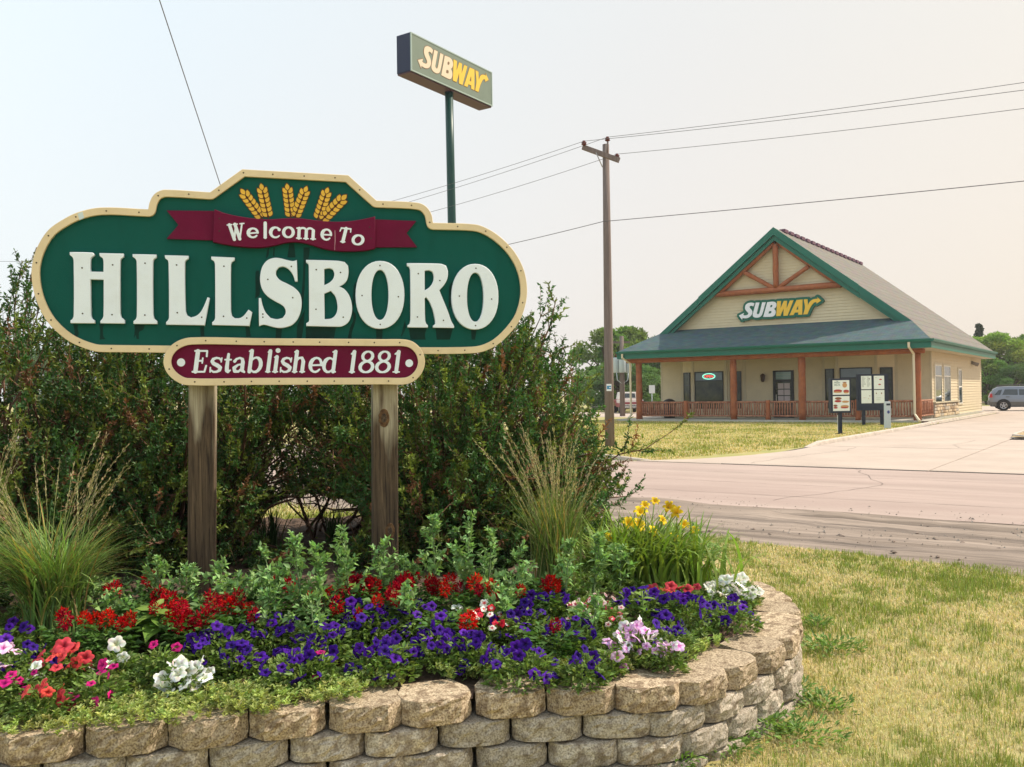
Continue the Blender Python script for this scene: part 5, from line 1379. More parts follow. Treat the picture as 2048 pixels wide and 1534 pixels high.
# grey roofed house far right, pale building glimpsed behind the bushes
hp = at_depth(2042, 800, 120); hp.z = 0
hs = empty('far_house', hp, -.25, 'low house with grey roof behind the trees at far right', 'house')
MB().box(-1.2, 9, 0, 8, 0, 2.6).build('wall', mat('house_wall', (.48, .44, .40), .8), hs)
MB().prism([(-1.8, 2.5), (9.6, 2.5), (9.0, 2.6), (5.5, 4.7), (2.3, 4.7), (-1.2, 2.6)], -.5, 8.5, 'y').build('roof', mat('house_roof', (.24, .22, .21), .9, var=.1, scale=3), hs)
for x in (.6, 4): 
    wn = MB().box(x, x + 1.2, -.05, .0, 1.0, 2.0).build('window', m_frame, hs); MB().box(x + .08, x + 1.12, -.06, -.052, 1.08, 1.92).build('pane', m_pane, wn)

# ================================================================== FAR TREES
m_leaf_far = leaf_mat('tree_leaf', .25, .6, .15); m_bark = mat('tree_bark', (.10, .075, .055), .95, var=.3, scale=6)
def tree_meshes(seed, h, r_, n_leaf, leaf, base, conifer=False):
    rg = np.random.default_rng(seed); random.seed(seed)
    mb = MB(); mb.tube([(0, 0, -.2), (.05, 0, h * .25), (.1, .05, h * .6), (.1, .1, h * .92)], [h * .035, h * .026, h * .014, .02], 8)
    cl = []
    for k in range(34 if not conifer else 40):
        if conifer:
            t = rg.uniform(.1, 1); an = rg.uniform(0, 6.28); rr = r_ * (1.05 - t) * rg.uniform(.5, 1); c = np.array([rr * math.cos(an), rr * math.sin(an), h * t]); s = r_ * .35 * (1.1 - t) + .15
        else:
            t = rg.uniform(0, 1); an = rg.uniform(0, 6.28); prof = math.sin(math.pi * min(1, .18 + .80 * t)) ** .6
            rr = r_ * prof * rg.uniform(.35, .95); c = np.array([rr * math.cos(an), rr * math.sin(an), h * (.12 + .82 * t)]); s = r_ * rg.uniform(.13, .36)
        cl.append((c, s))
        z0 = max(h * .12, c[2] * .6)
        mb.tube([(.05, .03, z0), tuple(c * .6 + np.array([0, 0, z0 * .4])), tuple(c)], [h * .012, h * .007, .015], 5)
    tr = mb.mesh('trunk'); tr.materials.append(m_bark)
    Ps, Cs, Ds = [], [], []
    per = n_leaf // len(cl)
    for c, s in cl:
        d = rg.normal(size=(per, 3)); d /= np.linalg.norm(d, axis=1, keepdims=True)
        rad = s * (rg.uniform(0.35, 1.0, (per, 1)) ** .6); p = c + d * rad * np.array([1.15, 1.15, .8]); Ps.append(p); Ds.append(d + rg.normal(0, .6, (per, 3)))
        tone = rg.uniform(.75, 1.25)
        col = np.array(base) * tone * rg.uniform(.75, 1.3, (per, 1)) * np.array([rg.uniform(.85, 1.25), 1, rg.uniform(.8, 1.1)]); Cs.append(col)
    P = np.concatenate(Ps); D = np.concatenate(Ds); C = np.clip(np.concatenate(Cs), 0, 1)
    N = rg.normal(size=P.shape); me = leaf_cloud('crown', P, D, N, leaf * rg.uniform(.7, 1.3, len(P)), leaf * .62, C)
    me.materials.append(m_leaf_far)
    return tr, me
TM = [tree_meshes(11, 8, 3.6, 15000, .30, (.15, .26, .055)), tree_meshes(12, 8, 4.2, 16000, .30, (.10, .20, .065)), tree_meshes(13, 8, 3.2, 13000, .30, (.22, .31, .06))]
CM = tree_meshes(14, 9, 2.0, 7000, .26, (.035, .06, .045), True)
def tree(px, D, top, kind, label, sc=1.0, rz=0, grp='trees beyond the restaurant', con=False, x=None):
    p = at_depth(px, 800, D); p.z = 0
    hh = HC + (789 - .0134 * (px - 1024) - top) / FPX * D
    r_ = empty('conifer_tree' if con else 'broadleaf_tree', p, rz, label, 'tree', grp)
    tr, cr = CM if con else TM[kind]; s = hh / (9 if con else 8)
    r_.scale = (s * sc, s * sc, s)
    link('trunk', tr, None, r_); link('crown', cr, None, r_)
for k, a in enumerate([(1212, 88, 658, 0, 'tall green tree directly behind the wooden utility pole', 1.0), (1262, 94, 656, 0, 'tall green tree rising behind the transformer pole', 1.1), (1302, 96, 672, 1, 'dark tree half hidden by the left end of the porch roof', 1.0),
                       (1236, 80, 722, 1, 'low dark tree behind the trailer', 1.25), (1288, 80, 730, 1, 'low dark tree behind the pickup', 1.2), (1345, 97, 690, 1, 'tree mostly hidden behind the restaurant', 1.0),
                       (1955, 98, 672, 2, 'yellow green tree touching the rear roof corner', 1.0), (2003, 96, 664, 2, 'broad sunlit yellow green tree above the parked car', 1.15), (2052, 100, 672, 0, 'green tree cut by the right edge of the photo', 1.1), (1974, 88, 715, 0, 'lower green tree just behind the rear of the car', 1.25),
                       (2028, 86, 728, 1, 'dark low tree above the roof of the car', 1.2), (1930, 102, 690, 0, 'tree hidden behind the restaurant rear wall', 1.0), (2105, 95, 668, 2, 'tree standing beyond the right edge', 1.1)]):
    tree(a[0], a[1], a[2], a[3], a[4], a[5], k * 1.3)
# smoke in the air: far trees pale a little, everything near stays clear
hz = MB().box(-190, 190, -25, 175, -1.0, 19.0).build('haze', None); tag(hz, kind='stuff')
hm = bpy.data.materials.new('smoke_haze'); hm.use_nodes = True; hn = hm.node_tree
hn.nodes.remove(hn.nodes['Principled BSDF'])
pv = hn.nodes.new('ShaderNodeVolumePrincipled'); pv.inputs['Color'].default_value = (0.93, 0.95, 0.97, 1); pv.inputs['Density'].default_value = 0.0005; pv.inputs['Anisotropy'].default_value = 0.3
hn.links.new(pv.outputs[0], hn.nodes['Material Output'].inputs['Volume']); hz.data.materials.clear(); hz.data.materials.append(hm)
tree(1961, 108, 648, 0, 'dark spruce tip poking up above the yellow green trees', .8, .4, con=True)
for k, (px, D, top) in enumerate([(-150, 120, 690), (60, 130, 700), (260, 125, 695), (480, 128, 700), (700, 122, 690), (900, 126, 695), (1040, 118, 690)]):
    tree(px, D, top, k % 3, ['far tree beyond the street behind the leftmost bush', 'far tree behind the left half of the town sign', 'far tree behind the first sign post', 'far tree in line with the gap between the sign posts', 'far tree in line with the right sign post', 'far tree behind the tall pole sign', 'far tree behind the right part of the big bush'][k], 1.2, k, 'far trees across the street')
# ================================================================== FLOWER BED
random.seed(21)
CAPZ = 0.37
wall_px = [(-420, 1522), (-200, 1500), (38, 1475), (194, 1462), (352, 1447), (507, 1431), (658, 1417), (800, 1408), (941, 1392), (1077, 1384), (1215, 1379), (1340, 1372), (1430, 1352), (1500, 1322), (1555, 1294), (1597, 1264), (1602, 1240), (1597, 1217), (1583, 1195), (1556, 1177), (1522, 1162), (1480, 1151), (1430, 1141)]
WP = [on_z(x, y, CAPZ) for x, y in wall_px]
WP = [(p.x, p.y) for p in WP]
FRONT = smooth_poly(WP + [(1.3, 7.1), (0.7, 7.7)], 4, 70)
FRONT = FRONT[:FRONT.index(min(FRONT, key=lambda p: math.dist(p, (0.7, 7.7)))) + 1]
BED = FRONT + [(-1.5, 7.9), (-7.0, 7.9), (-7.0, FRONT[0][1])]
def edge_d(x, y):
    x = np.atleast_1d(np.asarray(x, float)); y = np.atleast_1d(np.asarray(y, float))
    d = seg_dist(x, y, FRONT, closed=False)
    return np.where(inside(x, y, BED), d, -d)
def bedz(x, y):
    d = edge_d(x, y); t = np.clip((d - 0.1) / 1.3, 0, 1); t = t * t * (3 - 2 * t)
    return 0.345 + 0.20 * t + 0.02 * (vnoise(np.atleast_1d(x) * 5 + 40, np.atleast_1d(y) * 5) - 0.5)
def hit(px, py, extra=0.0):
    z = 0.45 + extra
    for _ in range(10):
        p = on_z(px, py, z); z = 0.5 * z + 0.5 * (float(bedz(p.x, p.y)[0]) + extra)
    return on_z(px, py, z)

# soil sheet of the bed
gx = np.arange(-6.9, 2.0, 0.07); gy = np.arange(2.7, 7.9, 0.07)
GX, GY = np.meshgrid(gx, gy); dd = edge_d(GX.ravel(), GY.ravel()); zz = bedz(GX.ravel(), GY.ravel()); ok = (dd > 0.05)
zz = zz + 0.03 * (vnoise(GX.ravel() * 14, GY.ravel() * 14) - .5)
idx = -np.ones(GX.size, int); idx[ok] = np.arange(ok.sum()); V = np.stack([GX.ravel()[ok], GY.ravel()[ok], zz[ok]], 1)
ny_, nx_ = GX.shape; I2 = idx.reshape(ny_, nx_); q = np.stack([I2[:-1, :-1], I2[:-1, 1:], I2[1:, 1:], I2[1:, :-1]], -1).reshape(-1, 4); q = q[(q >= 0).all(1)]
tag(link('soil', np_mesh('soil', V, q, smooth=True), m_soil), kind='structure')

# ---------------------------------------------------------------- block wall
def block_mat(nm, lo, hi, dk):
    m = bpy.data.materials.new(nm); m.use_nodes = True; t = m.node_tree; b = t.nodes['Principled BSDF']
    c = t.nodes.new('ShaderNodeTexCoord'); oi = t.nodes.new('ShaderNodeObjectInfo')
    ad = t.nodes.new('ShaderNodeVectorMath'); ad.operation = 'MULTIPLY_ADD'; ad.inputs[1].default_value = (1, 1, 1)
    t.links.new(c.outputs['Object'], ad.inputs[0])
    cmb = t.nodes.new('ShaderNodeCombineXYZ'); mm = t.nodes.new('ShaderNodeMath'); mm.operation = 'MULTIPLY'; mm.inputs[1].default_value = 50
    t.links.new(oi.outputs['Random'], mm.inputs[0]); t.links.new(mm.outputs[0], cmb.inputs[0]); t.links.new(cmb.outputs[0], ad.inputs[2])
    n1 = t.nodes.new('ShaderNodeTexNoise'); n1.inputs['Scale'].default_value = 130; n1.inputs['Detail'].default_value = 4; t.links.new(ad.outputs[0], n1.inputs['Vector'])
    r1 = t.nodes.new('ShaderNodeValToRGB'); e = r1.color_ramp.elements; e[0].position = .30; e[0].color = (*lo, 1); e[1].position = .62; e[1].color = (*hi, 1)
    t.links.new(n1.outputs[0], r1.inputs[0])
    n2 = t.nodes.new('ShaderNodeTexNoise'); n2.inputs['Scale'].default_value = 22; n2.inputs['Detail'].default_value = 7; t.links.new(ad.outputs[0], n2.inputs['Vector'])
    r2 = t.nodes.new('ShaderNodeValToRGB'); e = r2.color_ramp.elements; e[0].position = .50; e[0].color = (0, 0, 0, 1); e[1].position = .64; e[1].color = (.6, .6, .6, 1)
    oc_ = t.nodes.new('ShaderNodeMath'); oc_.operation = 'MULTIPLY_ADD'; oc_.inputs[1].default_value = .16; t.links.new(oi.outputs['Random'], oc_.inputs[0])
    sb_ = t.nodes.new('ShaderNodeMath'); sb_.operation = 'SUBTRACT'; sb_.inputs[1].default_value = .08; t.links.new(n2.outputs[0], sb_.inputs[0]); t.links.new(sb_.outputs[0], oc_.inputs[2])
    t.links.new(oc_.outputs[0], r2.inputs[0])
    mx = t.nodes.new('ShaderNodeMix'); mx.data_type = 'RGBA'; t.links.new(r2.outputs[0], mx.inputs[0]); t.links.new(r1.outputs[0], mx.inputs[6]); mx.inputs[7].default_value = (*dk, 1)
    hs_ = t.nodes.new('ShaderNodeHueSaturation'); mv = t.nodes.new('ShaderNodeMapRange'); mv.inputs[3].default_value = .78; mv.inputs[4].default_value = 1.18
    t.links.new(oi.outputs['Random'], mv.inputs[0]); t.links.new(mv.outputs[0], hs_.inputs['Value']); t.links.new(mx.outputs[2], hs_.inputs['Color'])
    t.links.new(hs_.outputs[0], b.inputs['Base Color']); b.inputs['Roughness'].default_value = .92; b.inputs['Specular IOR Level'].default_value = .2
    bp = t.nodes.new('ShaderNodeBump'); bp.inputs['Strength'].default_value = .9; bp.inputs['Distance'].default_value = .010
    n4 = t.nodes.new('ShaderNodeTexNoise'); n4.inputs['Scale'].default_value = 42; n4.inputs['Detail'].default_value = 8; n4.inputs['Roughness'].default_value = .7; t.links.new(ad.outputs[0], n4.inputs['Vector'])
    t.links.new(n4.outputs[0], bp.inputs['Height']); t.links.new(bp.outputs[0], b.inputs['Normal'])
    return m
m_block = block_mat('split_block', (.20, .165, .125), (.58, .51, .42), (.12, .082, .052)); m_cap = block_mat('cap_block', (.15, .10, .062), (.58, .465, .33), (.09, .05, .026))
def block_mesh(h, cap):
    front = [(-.146, .068), (-.128, .047), (-.108, .024), (-.088, .002), (-.066, .0), (-.042, -.001), (-.014, -.002), (.014, -.002), (.042, -.001), (.066, .0), (.088, .002), (.108, .024), (.128, .047), (.146, .068)] if cap else [(-.146, .052), (-.136, .034), (-.120, .018), (-.098, .006), (-.070, .001), (-.042, -.002), (-.014, -.004), (.014, -.004), (.042, -.002), (.070, .001), (.098, .006), (.120, .018), (.136, .034), (.146, .052)]
    back = [(.147, .13), (.105, .25), (0, .252), (-.105, .25), (-.147, .13)]
    op = front + back; n_ = len(op); nf_ = len(front); m = MB(); lv_ = [0, .05, .24, .45, .66, .84, .96, 1.0]; vs = []
    last = len(lv_) - 1; tilt = random.uniform(-.006, .006)
    for li, t in enumerate(lv_):
        for q, (x, y) in enumerate(op):
            f = 1.0 if q < nf_ else 0.0
            mid = 0 < li < last
            bulge = -(.006 if cap else .009) * math.sin(math.pi * t) * f
            rr = (random.uniform(-.0075, .0075) if mid else random.uniform(-.002, .002)) * f + tilt * (t - .5) * f
            ins = (.0035 if cap else .005) * f if li in (0, last) else 0
            vs.append((x * (1 - ins * 4) + random.uniform(-.003, .003) * f * mid, y + bulge + rr + ins, t * h + (random.uniform(-.005, .005) * f if 1 < li < last - 1 else 0) + (random.uniform(-.0015, .0015) * f if li == last else 0)))
    fs = [(i * n_ + k, i * n_ + (k + 1) % n_, (i + 1) * n_ + (k + 1) % n_, (i + 1) * n_ + k) for i in range(last) for k in range(n_)]
    o_ = last * n_; cidx = len(vs); vs.append((0, .12, h + .001))
    fs += [(o_ + k, o_ + (k + 1) % n_, cidx) for k in range(n_)] + [tuple(reversed(range(n_)))]
    m.add(vs, fs); me = m.mesh('block'); me.materials.append(m_cap if cap else m_block); return me
BH = 0.108
cap_me = [block_mesh(BH - .004, True) for _ in range(10)]; reg_me = [block_mesh(BH - .007, False) for _ in range(14)]
wall = empty('retaining_wall', (0, 0, 0), 0, 'low curved flower bed wall of split tan concrete blocks with flat caps', 'garden wall')
LS = [0]
for i in range(len(FRONT) - 1): LS.append(LS[-1] + math.dist(FRONT[i], FRONT[i + 1]))
def along_path(s):
    s = max(0, min(LS[-1] - 1e-6, s)); i = int(np.searchsorted(LS, s, side='right')) - 1; t = (s - LS[i]) / (LS[i + 1] - LS[i]); a, b = FRONT[i], FRONT[i + 1]
    return a[0] + (b[0] - a[0]) * t, a[1] + (b[1] - a[1]) * t, math.atan2(b[1] - a[1], b[0] - a[0])
BWD = 0.2995
for c in range(4):
    z = CAPZ - BH * (4 - c); back = .006 * c
    s = .02 + (BWD / 2 if c % 2 else 0)
    while s < LS[-1] - .1:
        x, y, an = along_path(s)
        o = link('block', random.choice(cap_me if c == 3 else reg_me), None, wall)
        off = random.uniform(-.006, .008) + (.012 if c < 3 else 0.0)
        o.location = (x - math.sin(an) * (off), y + math.cos(an) * (off), z + random.uniform(0, .003)); o.rotation_euler = (random.uniform(-.012, .012), random.uniform(-.01, .01), an + random.uniform(-.03, .03))
        s += BWD

# ---------------------------------------------------------------- bushes
m_leaf = leaf_mat('shrub_leaf', .30, .5, .28); m_twig = leaf_mat('twig', 0, .85, .1)
def bush(cx, cy, cz, rx, h, seed, label, nstem=230, nsub=14, nleaf=34, gap=None, shoots=(), tone=1.15):
    global rng
    rg = np.random.default_rng(seed)
    root = empty('bush', (cx, cy, cz), 0, label, 'bush', 'big bushes behind the sign')
    th = np.arccos(1 - rg.uniform(0, 1, nstem) ** .9 * 0.96); ph = rg.uniform(0, 2 * np.pi, nstem)
    L = ((np.sin(th) / rx)**2.5 + (np.cos(th) / h)**2.5) ** -.4 * rg.uniform(.80, .98, nstem)
    for i, (t_, p_, l_) in enumerate(shoots): th[i], ph[i], L[i] = t_, p_, l_
    b0 = np.stack([rg.normal(0, .16, nstem), rg.normal(0, .16, nstem), np.zeros(nstem)], 1)
    K = 8; t = np.linspace(0, 1, K)[None, :]
    lean = np.sin(th)[:, None] * t**1.05; up_ = np.cos(th)[:, None] * t + .10 * np.sin(th)[:, None] * np.sin(np.pi * t)
    PLs = np.stack([b0[:, 0:1] + L[:, None] * lean * np.cos(ph)[:, None], b0[:, 1:2] + L[:, None] * lean * np.sin(ph)[:, None], np.maximum(.02, L[:, None] * up_)], 2)
    PLs[:, 1:] += rg.normal(0, .02, (nstem, K - 1, 3))
    if gap is not None:
        W_ = PLs + np.array([cx, cy, cz]); gx_ = 1024 + W_[:, :, 0] / W_[:, :, 1] * FPX; gy_ = 795 - (W_[:, :, 2] - HC) / W_[:, :, 1] * FPX
        kt = ~((((gx_ - 620) / 100)**2 + ((gy_ - 1045) / 50)**2) < 1).any(1) | (rg.random(nstem) < .08); PLs = PLs[kt]; nstem = len(PLs)
    rad = (.012 * (1 - t) + .0026) * rg.uniform(.7, 1.3, (nstem, 1))
    cst = np.clip(np.array([.15, .085, .06]) * rg.uniform(.5, 1.5, (nstem, 1)), 0, 1)
    # side twigs
    n2 = nstem * nsub; si = np.repeat(np.arange(nstem), nsub); tt = rg.uniform(.10, 1.0, n2) ** .62
    f = tt * (K - 1); i0 = np.minimum(f.astype(int), K - 2); fr = (f - i0)[:, None]
    S0 = PLs[si, i0] * (1 - fr) + PLs[si, i0 + 1] * fr; sd_ = unit(PLs[si, i0 + 1] - PLs[si, i0])
    dirr = unit(sd_ * .9 + rg.normal(0, .55, (n2, 3)) + np.array([0, 0, .25])); l2 = rg.uniform(.11, .30, n2)[:, None]
    K2 = 4; t2 = np.linspace(0, 1, K2)
    T2 = np.stack([S0 + dirr * l2 * u + np.array([0, 0, 1.0]) * (l2 * .15 * u * u) for u in t2], 1)
    T2[:, :, 2] = np.maximum(T2[:, :, 2], .02)
    # outer shell of short shoots
    ns_ = nstem * 7; u1 = np.arccos(1 - rg.random(ns_) * .97); p1 = rg.uniform(0, 2 * np.pi, ns_); ls = ((np.sin(u1) / rx)**2.5 + (np.cos(u1) / h)**2.5) ** -.4 * rg.uniform(.72, .95, ns_) * (1 + .10 * (fnoise(u1 * 4 + seed, p1 * 3) - .5))
    d1 = np.stack([np.sin(u1) * np.cos(p1), np.sin(u1) * np.sin(p1), np.cos(u1)], 1); s1 = d1 * ls[:, None]; d2 = unit(d1 * .6 + rg.normal(0, .35, (ns_, 3)) + np.array([0, 0, .7])); l1 = rg.uniform(.08, .24, ns_)[:, None]
    T2 = np.concatenate([T2, np.stack([s1 + d2 * l1 * u for u in t2], 1)], 0); T2[:, :, 2] = np.maximum(T2[:, :, 2], .02); n2 = len(T2); c2_ = None
    if gap is not None:
        kt = ~gap(T2[:, 2] + np.array([cx, cy, cz]), rg); T2 = T2[kt]; n2 = len(T2)
    r2 = np.repeat((np.linspace(.0032, .0012, K2))[None], n2, 0)
    c2_ = np.clip(np.array([.17, .095, .06]) * rg.uniform(.5, 1.6, (n2, 1)), 0, 1)
    me = tubes_np('branch', PLs, rad, cst, 4); me.materials.append(m_twig); o = link('branch', me, None, root); o['kind'] = 'stuff'
    me = tubes_np('twig', T2, r2, c2_, 3); me.materials.append(m_twig); o = link('twig', me, None, root); o['kind'] = 'stuff'
    n3 = n2 * nleaf; ti = np.repeat(np.arange(n2), nleaf); u = rg.uniform(.1, 1.0, n3); f = u * (K2 - 1); i0 = np.minimum(f.astype(int), K2 - 2); fr = (f - i0)[:, None]
    P = T2[ti, i0] * (1 - fr) + T2[ti, i0 + 1] * fr; D = unit(T2[ti, i0 + 1] - T2[ti, i0]) * .6 + rg.normal(0, .7, (n3, 3))
    keep = rg.random(n3) < np.clip(.62 + 1.6 * (fnoise(P[:, 0] * 3 + P[:, 1] * 1.7 + seed, P[:, 2] * 3 + P[:, 1]) - .25), .12, 1)
    if gap is not None:
        keep &= ~gap(P + np.array([cx, cy, cz]), rg)
    P, D, ti = P[keep], D[keep], ti[keep]; n3 = len(P)
    tn = rg.uniform(.6, 1.4, n2)[ti][:, None] * rg.uniform(.8, 1.25, (n3, 1)) * tone
    kind = rg.random(n2)[ti]
    col = np.where((kind < .08)[:, None], np.array([[.17, .08, .042]]), np.where((kind < .42)[:, None], np.array([[.125, .165, .034]]), np.array([[.045, .105, .030]]))) * tn
    me = leaf_cloud('foliage', P, D, rg.normal(0, 1, (n3, 3)) + np.array([0, 0, .8]), rg.uniform(.020, .044, n3), rg.uniform(.010, .019, n3), np.clip(col, 0, 1), .2, .42)
    me.materials.append(m_leaf); o = link('foliage', me, None, root)
    return root
def gapfn(P, rg):
    # the opening between the posts where the street shows through
    d = P - np.array([0, 0, HC]); px = 1024 + d[:, 0] / d[:, 1] * FPX; py = 795 - d[:, 2] / d[:, 1] * FPX
    e1 = ((px - 620) / 105)**2 + ((py - 1045) / 55)**2; e2 = ((px - 600) / 80)**2 + ((py - 930) / 80)**2
    return ((e1 < 1) & (rg.random(len(P)) < .95)) | ((e2 < 1) & (rg.random(len(P)) < .42))
bush(-3.45, 6.15, .44, 1.5, 1.95, 1, 'big leafy bush at the left edge behind the rounded left end of the sign', 270, gap=gapfn, shoots=((.16, .0, 2.25), (.12, .5, 2.2), (.3, 3.5, 2.3), (.30, 0.1, 2.2)))
bush(-2.25, 6.45, .46, 1.20, 1.85, 2, 'dense dark bush behind the left sign post', 230, gap=gapfn)
bush(-1.45, 7.05, .46, 0.95, 1.62, 4, 'dark bush filling the space between the sign posts', 170, gap=gapfn)
bush(-0.50, 6.60, .46, 1.23, 1.92, 3, 'big bush behind the right half of the sign with reddish shoots', 330, gap=gapfn, shoots=((.30, .2, 1.95), (.42, .1, 1.86)), tone=1.4)

# ---------------------------------------------------------------- bed plants
m_gleaf = leaf_mat('garden_leaf', .30, .5, .25)
def petal_mat(name, col, throat, rim=None):
    m = leaf_mat(name, .28, .6, .15, (1.1, 1.05, 1.15)); return m
m_petal = leaf_mat('petal', .25, .65, .1, (1.1, 1.0, 1.1))
_t = m_petal.node_tree; _a = next(n for n in _t.nodes if n.type == 'ATTRIBUTE'); _oi = _t.nodes.new('ShaderNodeObjectInfo'); _mr = _t.nodes.new('ShaderNodeMapRange'); _mr.inputs[3].default_value = .74; _mr.inputs[4].default_value = 1.3
_hs = _t.nodes.new('ShaderNodeHueSaturation'); _hr = _t.nodes.new('ShaderNodeMapRange'); _hr.inputs[3].default_value = .492; _hr.inputs[4].default_value = .506
_t.links.new(_oi.outputs['Random'], _mr.inputs[0]); _t.links.new(_mr.outputs[0], _hs.inputs['Value']); _t.links.new(_oi.outputs['Random'], _hr.inputs[0]); _t.links.new(_hr.outputs[0], _hs.inputs['Hue'])
_dest = [l.to_socket for l in _a.outputs['Color'].links]
for _d in _dest: _t.links.new(_hs.outputs[0], _d)
_t.links.new(_a.outputs['Color'], _hs.inputs['Color'])
def corolla(col, throat, size=.040, lobes=5, depth=.35, edge=None, seed=0):
    rd = random.Random(seed); n_ = lobes * 4; vs = [(0, 0, -size * depth * 1.6)]; cs = [throat]
    for ri, (rf, zf) in enumerate(((.18, -.9), (.55, -.12), (1.0, .0))):
        for k in range(n_):
            an = 2 * math.pi * k / n_; lb = 1 + (.10 if ri == 2 else .03 if ri == 1 else 0) * math.cos(lobes * an) - (.08 if ri == 2 else 0) * (abs(math.cos(lobes * an / 2)) < .3)
            wv_ = (.16 if ri == 2 else .05) * math.sin(lobes * 2 * an + rd.uniform(-.5, .5)) + (rd.uniform(-.10, .10) if ri == 2 else 0)
            vs.append((size * rf * lb * math.cos(an), size * rf * lb * math.sin(an), size * (zf * depth + wv_ - (.18 if ri == 2 else 0))))
            vn = 1 + (.35 if k % 4 == 2 else -.22 if k % 4 == 0 else 0) * (.6 if ri == 2 else 1)
            cs.append(tuple(min(1, c_ * vn * rd.uniform(.85, 1.15)) for c_ in (throat if ri == 0 else (edge if (edge and ri == 2) else col))))
    fs = [(0, 1 + k, 1 + (k + 1) % n_) for k in range(n_)]
    for r_ in range(2):
        o_ = 1 + r_ * n_
        for k in range(n_):
            a, b = o_ + k, o_ + (k + 1) % n_; fs += [(a, a + n_, b + n_), (a, b + n_, b)]
    me = np_mesh('flower', np.array(vs), np.array(fs), np.array(cs), smooth=True); me.materials.append(m_petal); return me
FL = {
 'purple': [corolla((.050, .008, .235), (.015, .004, .06), .036, seed=i) for i in range(3)] + [corolla((.085, .018, .32), (.02, .006, .09), .033, seed=7)],
 'white': [corolla((.84, .84, .80), (.62, .66, .40), .038, seed=i) for i in range(3)],
 'coral': [corolla((.72, .075, .085), (.40, .02, .03), .035, seed=i) for i in range(3)],
 'magenta': [corolla((.56, .018, .19), (.22, .005, .10), .032, seed=i) for i in range(3)],
 'pink': [corolla((.78, .50, .70), (.55, .12, .38), .036, seed=i) for i in range(2)] + [corolla((.70, .33, .62), (.45, .08, .35), .034, seed=5)],
 'lavender': [corolla((.72, .45, .74), (.5, .12, .42), .034, 5, .1, seed=i) for i in range(2)] + [corolla((.84, .80, .84), (.7, .3, .5), .034, 5, .1, seed=4)],
 'redwhite': [corolla((.66, .03, .05), (.80, .70, .62), .030, 5, .1, seed=1), corolla((.84, .78, .74), (.62, .05, .06), .030, 5, .1, seed=2), corolla((.60, .02, .04), (.3, .01, .02), .028, 5, .1, seed=3)],
 'starpink': [corolla((.80, .62, .64), (.62, .07, .12), .028, 5, .1, edge=(.82, .70, .70), seed=1), corolla((.62, .05, .12), (.8, .6, .6), .028, 5, .1, seed=2)],
}
UPV = np.array([0, 0, 1.0])
def bed_plant(name, kind, px, py, rpx, nf, label, cat, group, leafcol=(.15, .23, .055), nl=560, canopy=.15, leaf=.034, squash=.55):
    c = hit(px, py + 6, canopy * .7); gz = float(bedz(c.x, c.y)[0]); k = c.y / FPX; r_ = rpx * k
    root = empty(name, (c.x, c.y, gz), random.uniform(0, 6), label, cat, group)
    n_ = int(nl * (rpx / 50))
    rr = r_ * 1.12 * np.sqrt(rng.uniform(0, 1, n_)); an = rng.uniform(0, 2 * np.pi, n_); hh = canopy * np.sqrt(np.clip(1 - (rr / (r_ * 1.25))**2, 0, 1)) * rng.uniform(.25, 1.0, n_)
    P = np.stack([rr * np.cos(an), rr * np.sin(an), hh], 1)
    D = np.stack([np.cos(an), np.sin(an), rng.uniform(.1, .9, n_)], 1) + rng.normal(0, .5, (n_, 3))
    me = leaf_cloud('foliage', P, D, UPV + rng.normal(0, .45, (n_, 3)), leaf * rng.uniform(.7, 1.3, n_), leaf * .48 * rng.uniform(.8, 1.2, n_), jitcol(leafcol, n_, .35, .12), .2)
    me.materials.append(m_gleaf); link('foliage', me, None, root)
    pts = []
    tries = 0
    while len(pts) < nf and tries < 2500:
        tries += 1
        ro = r_ * 1.12 * random.random() ** .6; a_ = random.uniform(0, 6.283); p = (ro * math.cos(a_), ro * math.sin(a_) * 1.0)
        if all(math.dist(p, q_) > .030 - tries * .000014 for q_ in pts): pts.append(p)
    rz = root.rotation_euler.z
    for (x, y) in pts:
        z = canopy * math.sqrt(max(.05, 1 - (math.hypot(x, y) / (r_ * 1.25))**2)) + random.uniform(-.03, .045)
        o = link('flower', random.choice(FL[kind]), None, root); o.location = (x, y, z)
        # face outward, up and mostly towards the open front of the bed
        wdir = Vector((random.gauss(0, .7), -.6 + random.gauss(0, .6), .7 + random.gauss(0, .35))).normalized(); wdir.rotate(Matrix.Rotation(-rz, 3, 'Z'))
        q_ = wdir.to_track_quat('Z', 'Y'); o.rotation_mode = 'QUATERNION'; o.rotation_quaternion = q_; s = random.uniform(.52, .95) * (1.18 if kind in ('white', 'lavender', 'coral') else 1.0); o.scale = (s, s * random.uniform(.72, 1), s)
    return root
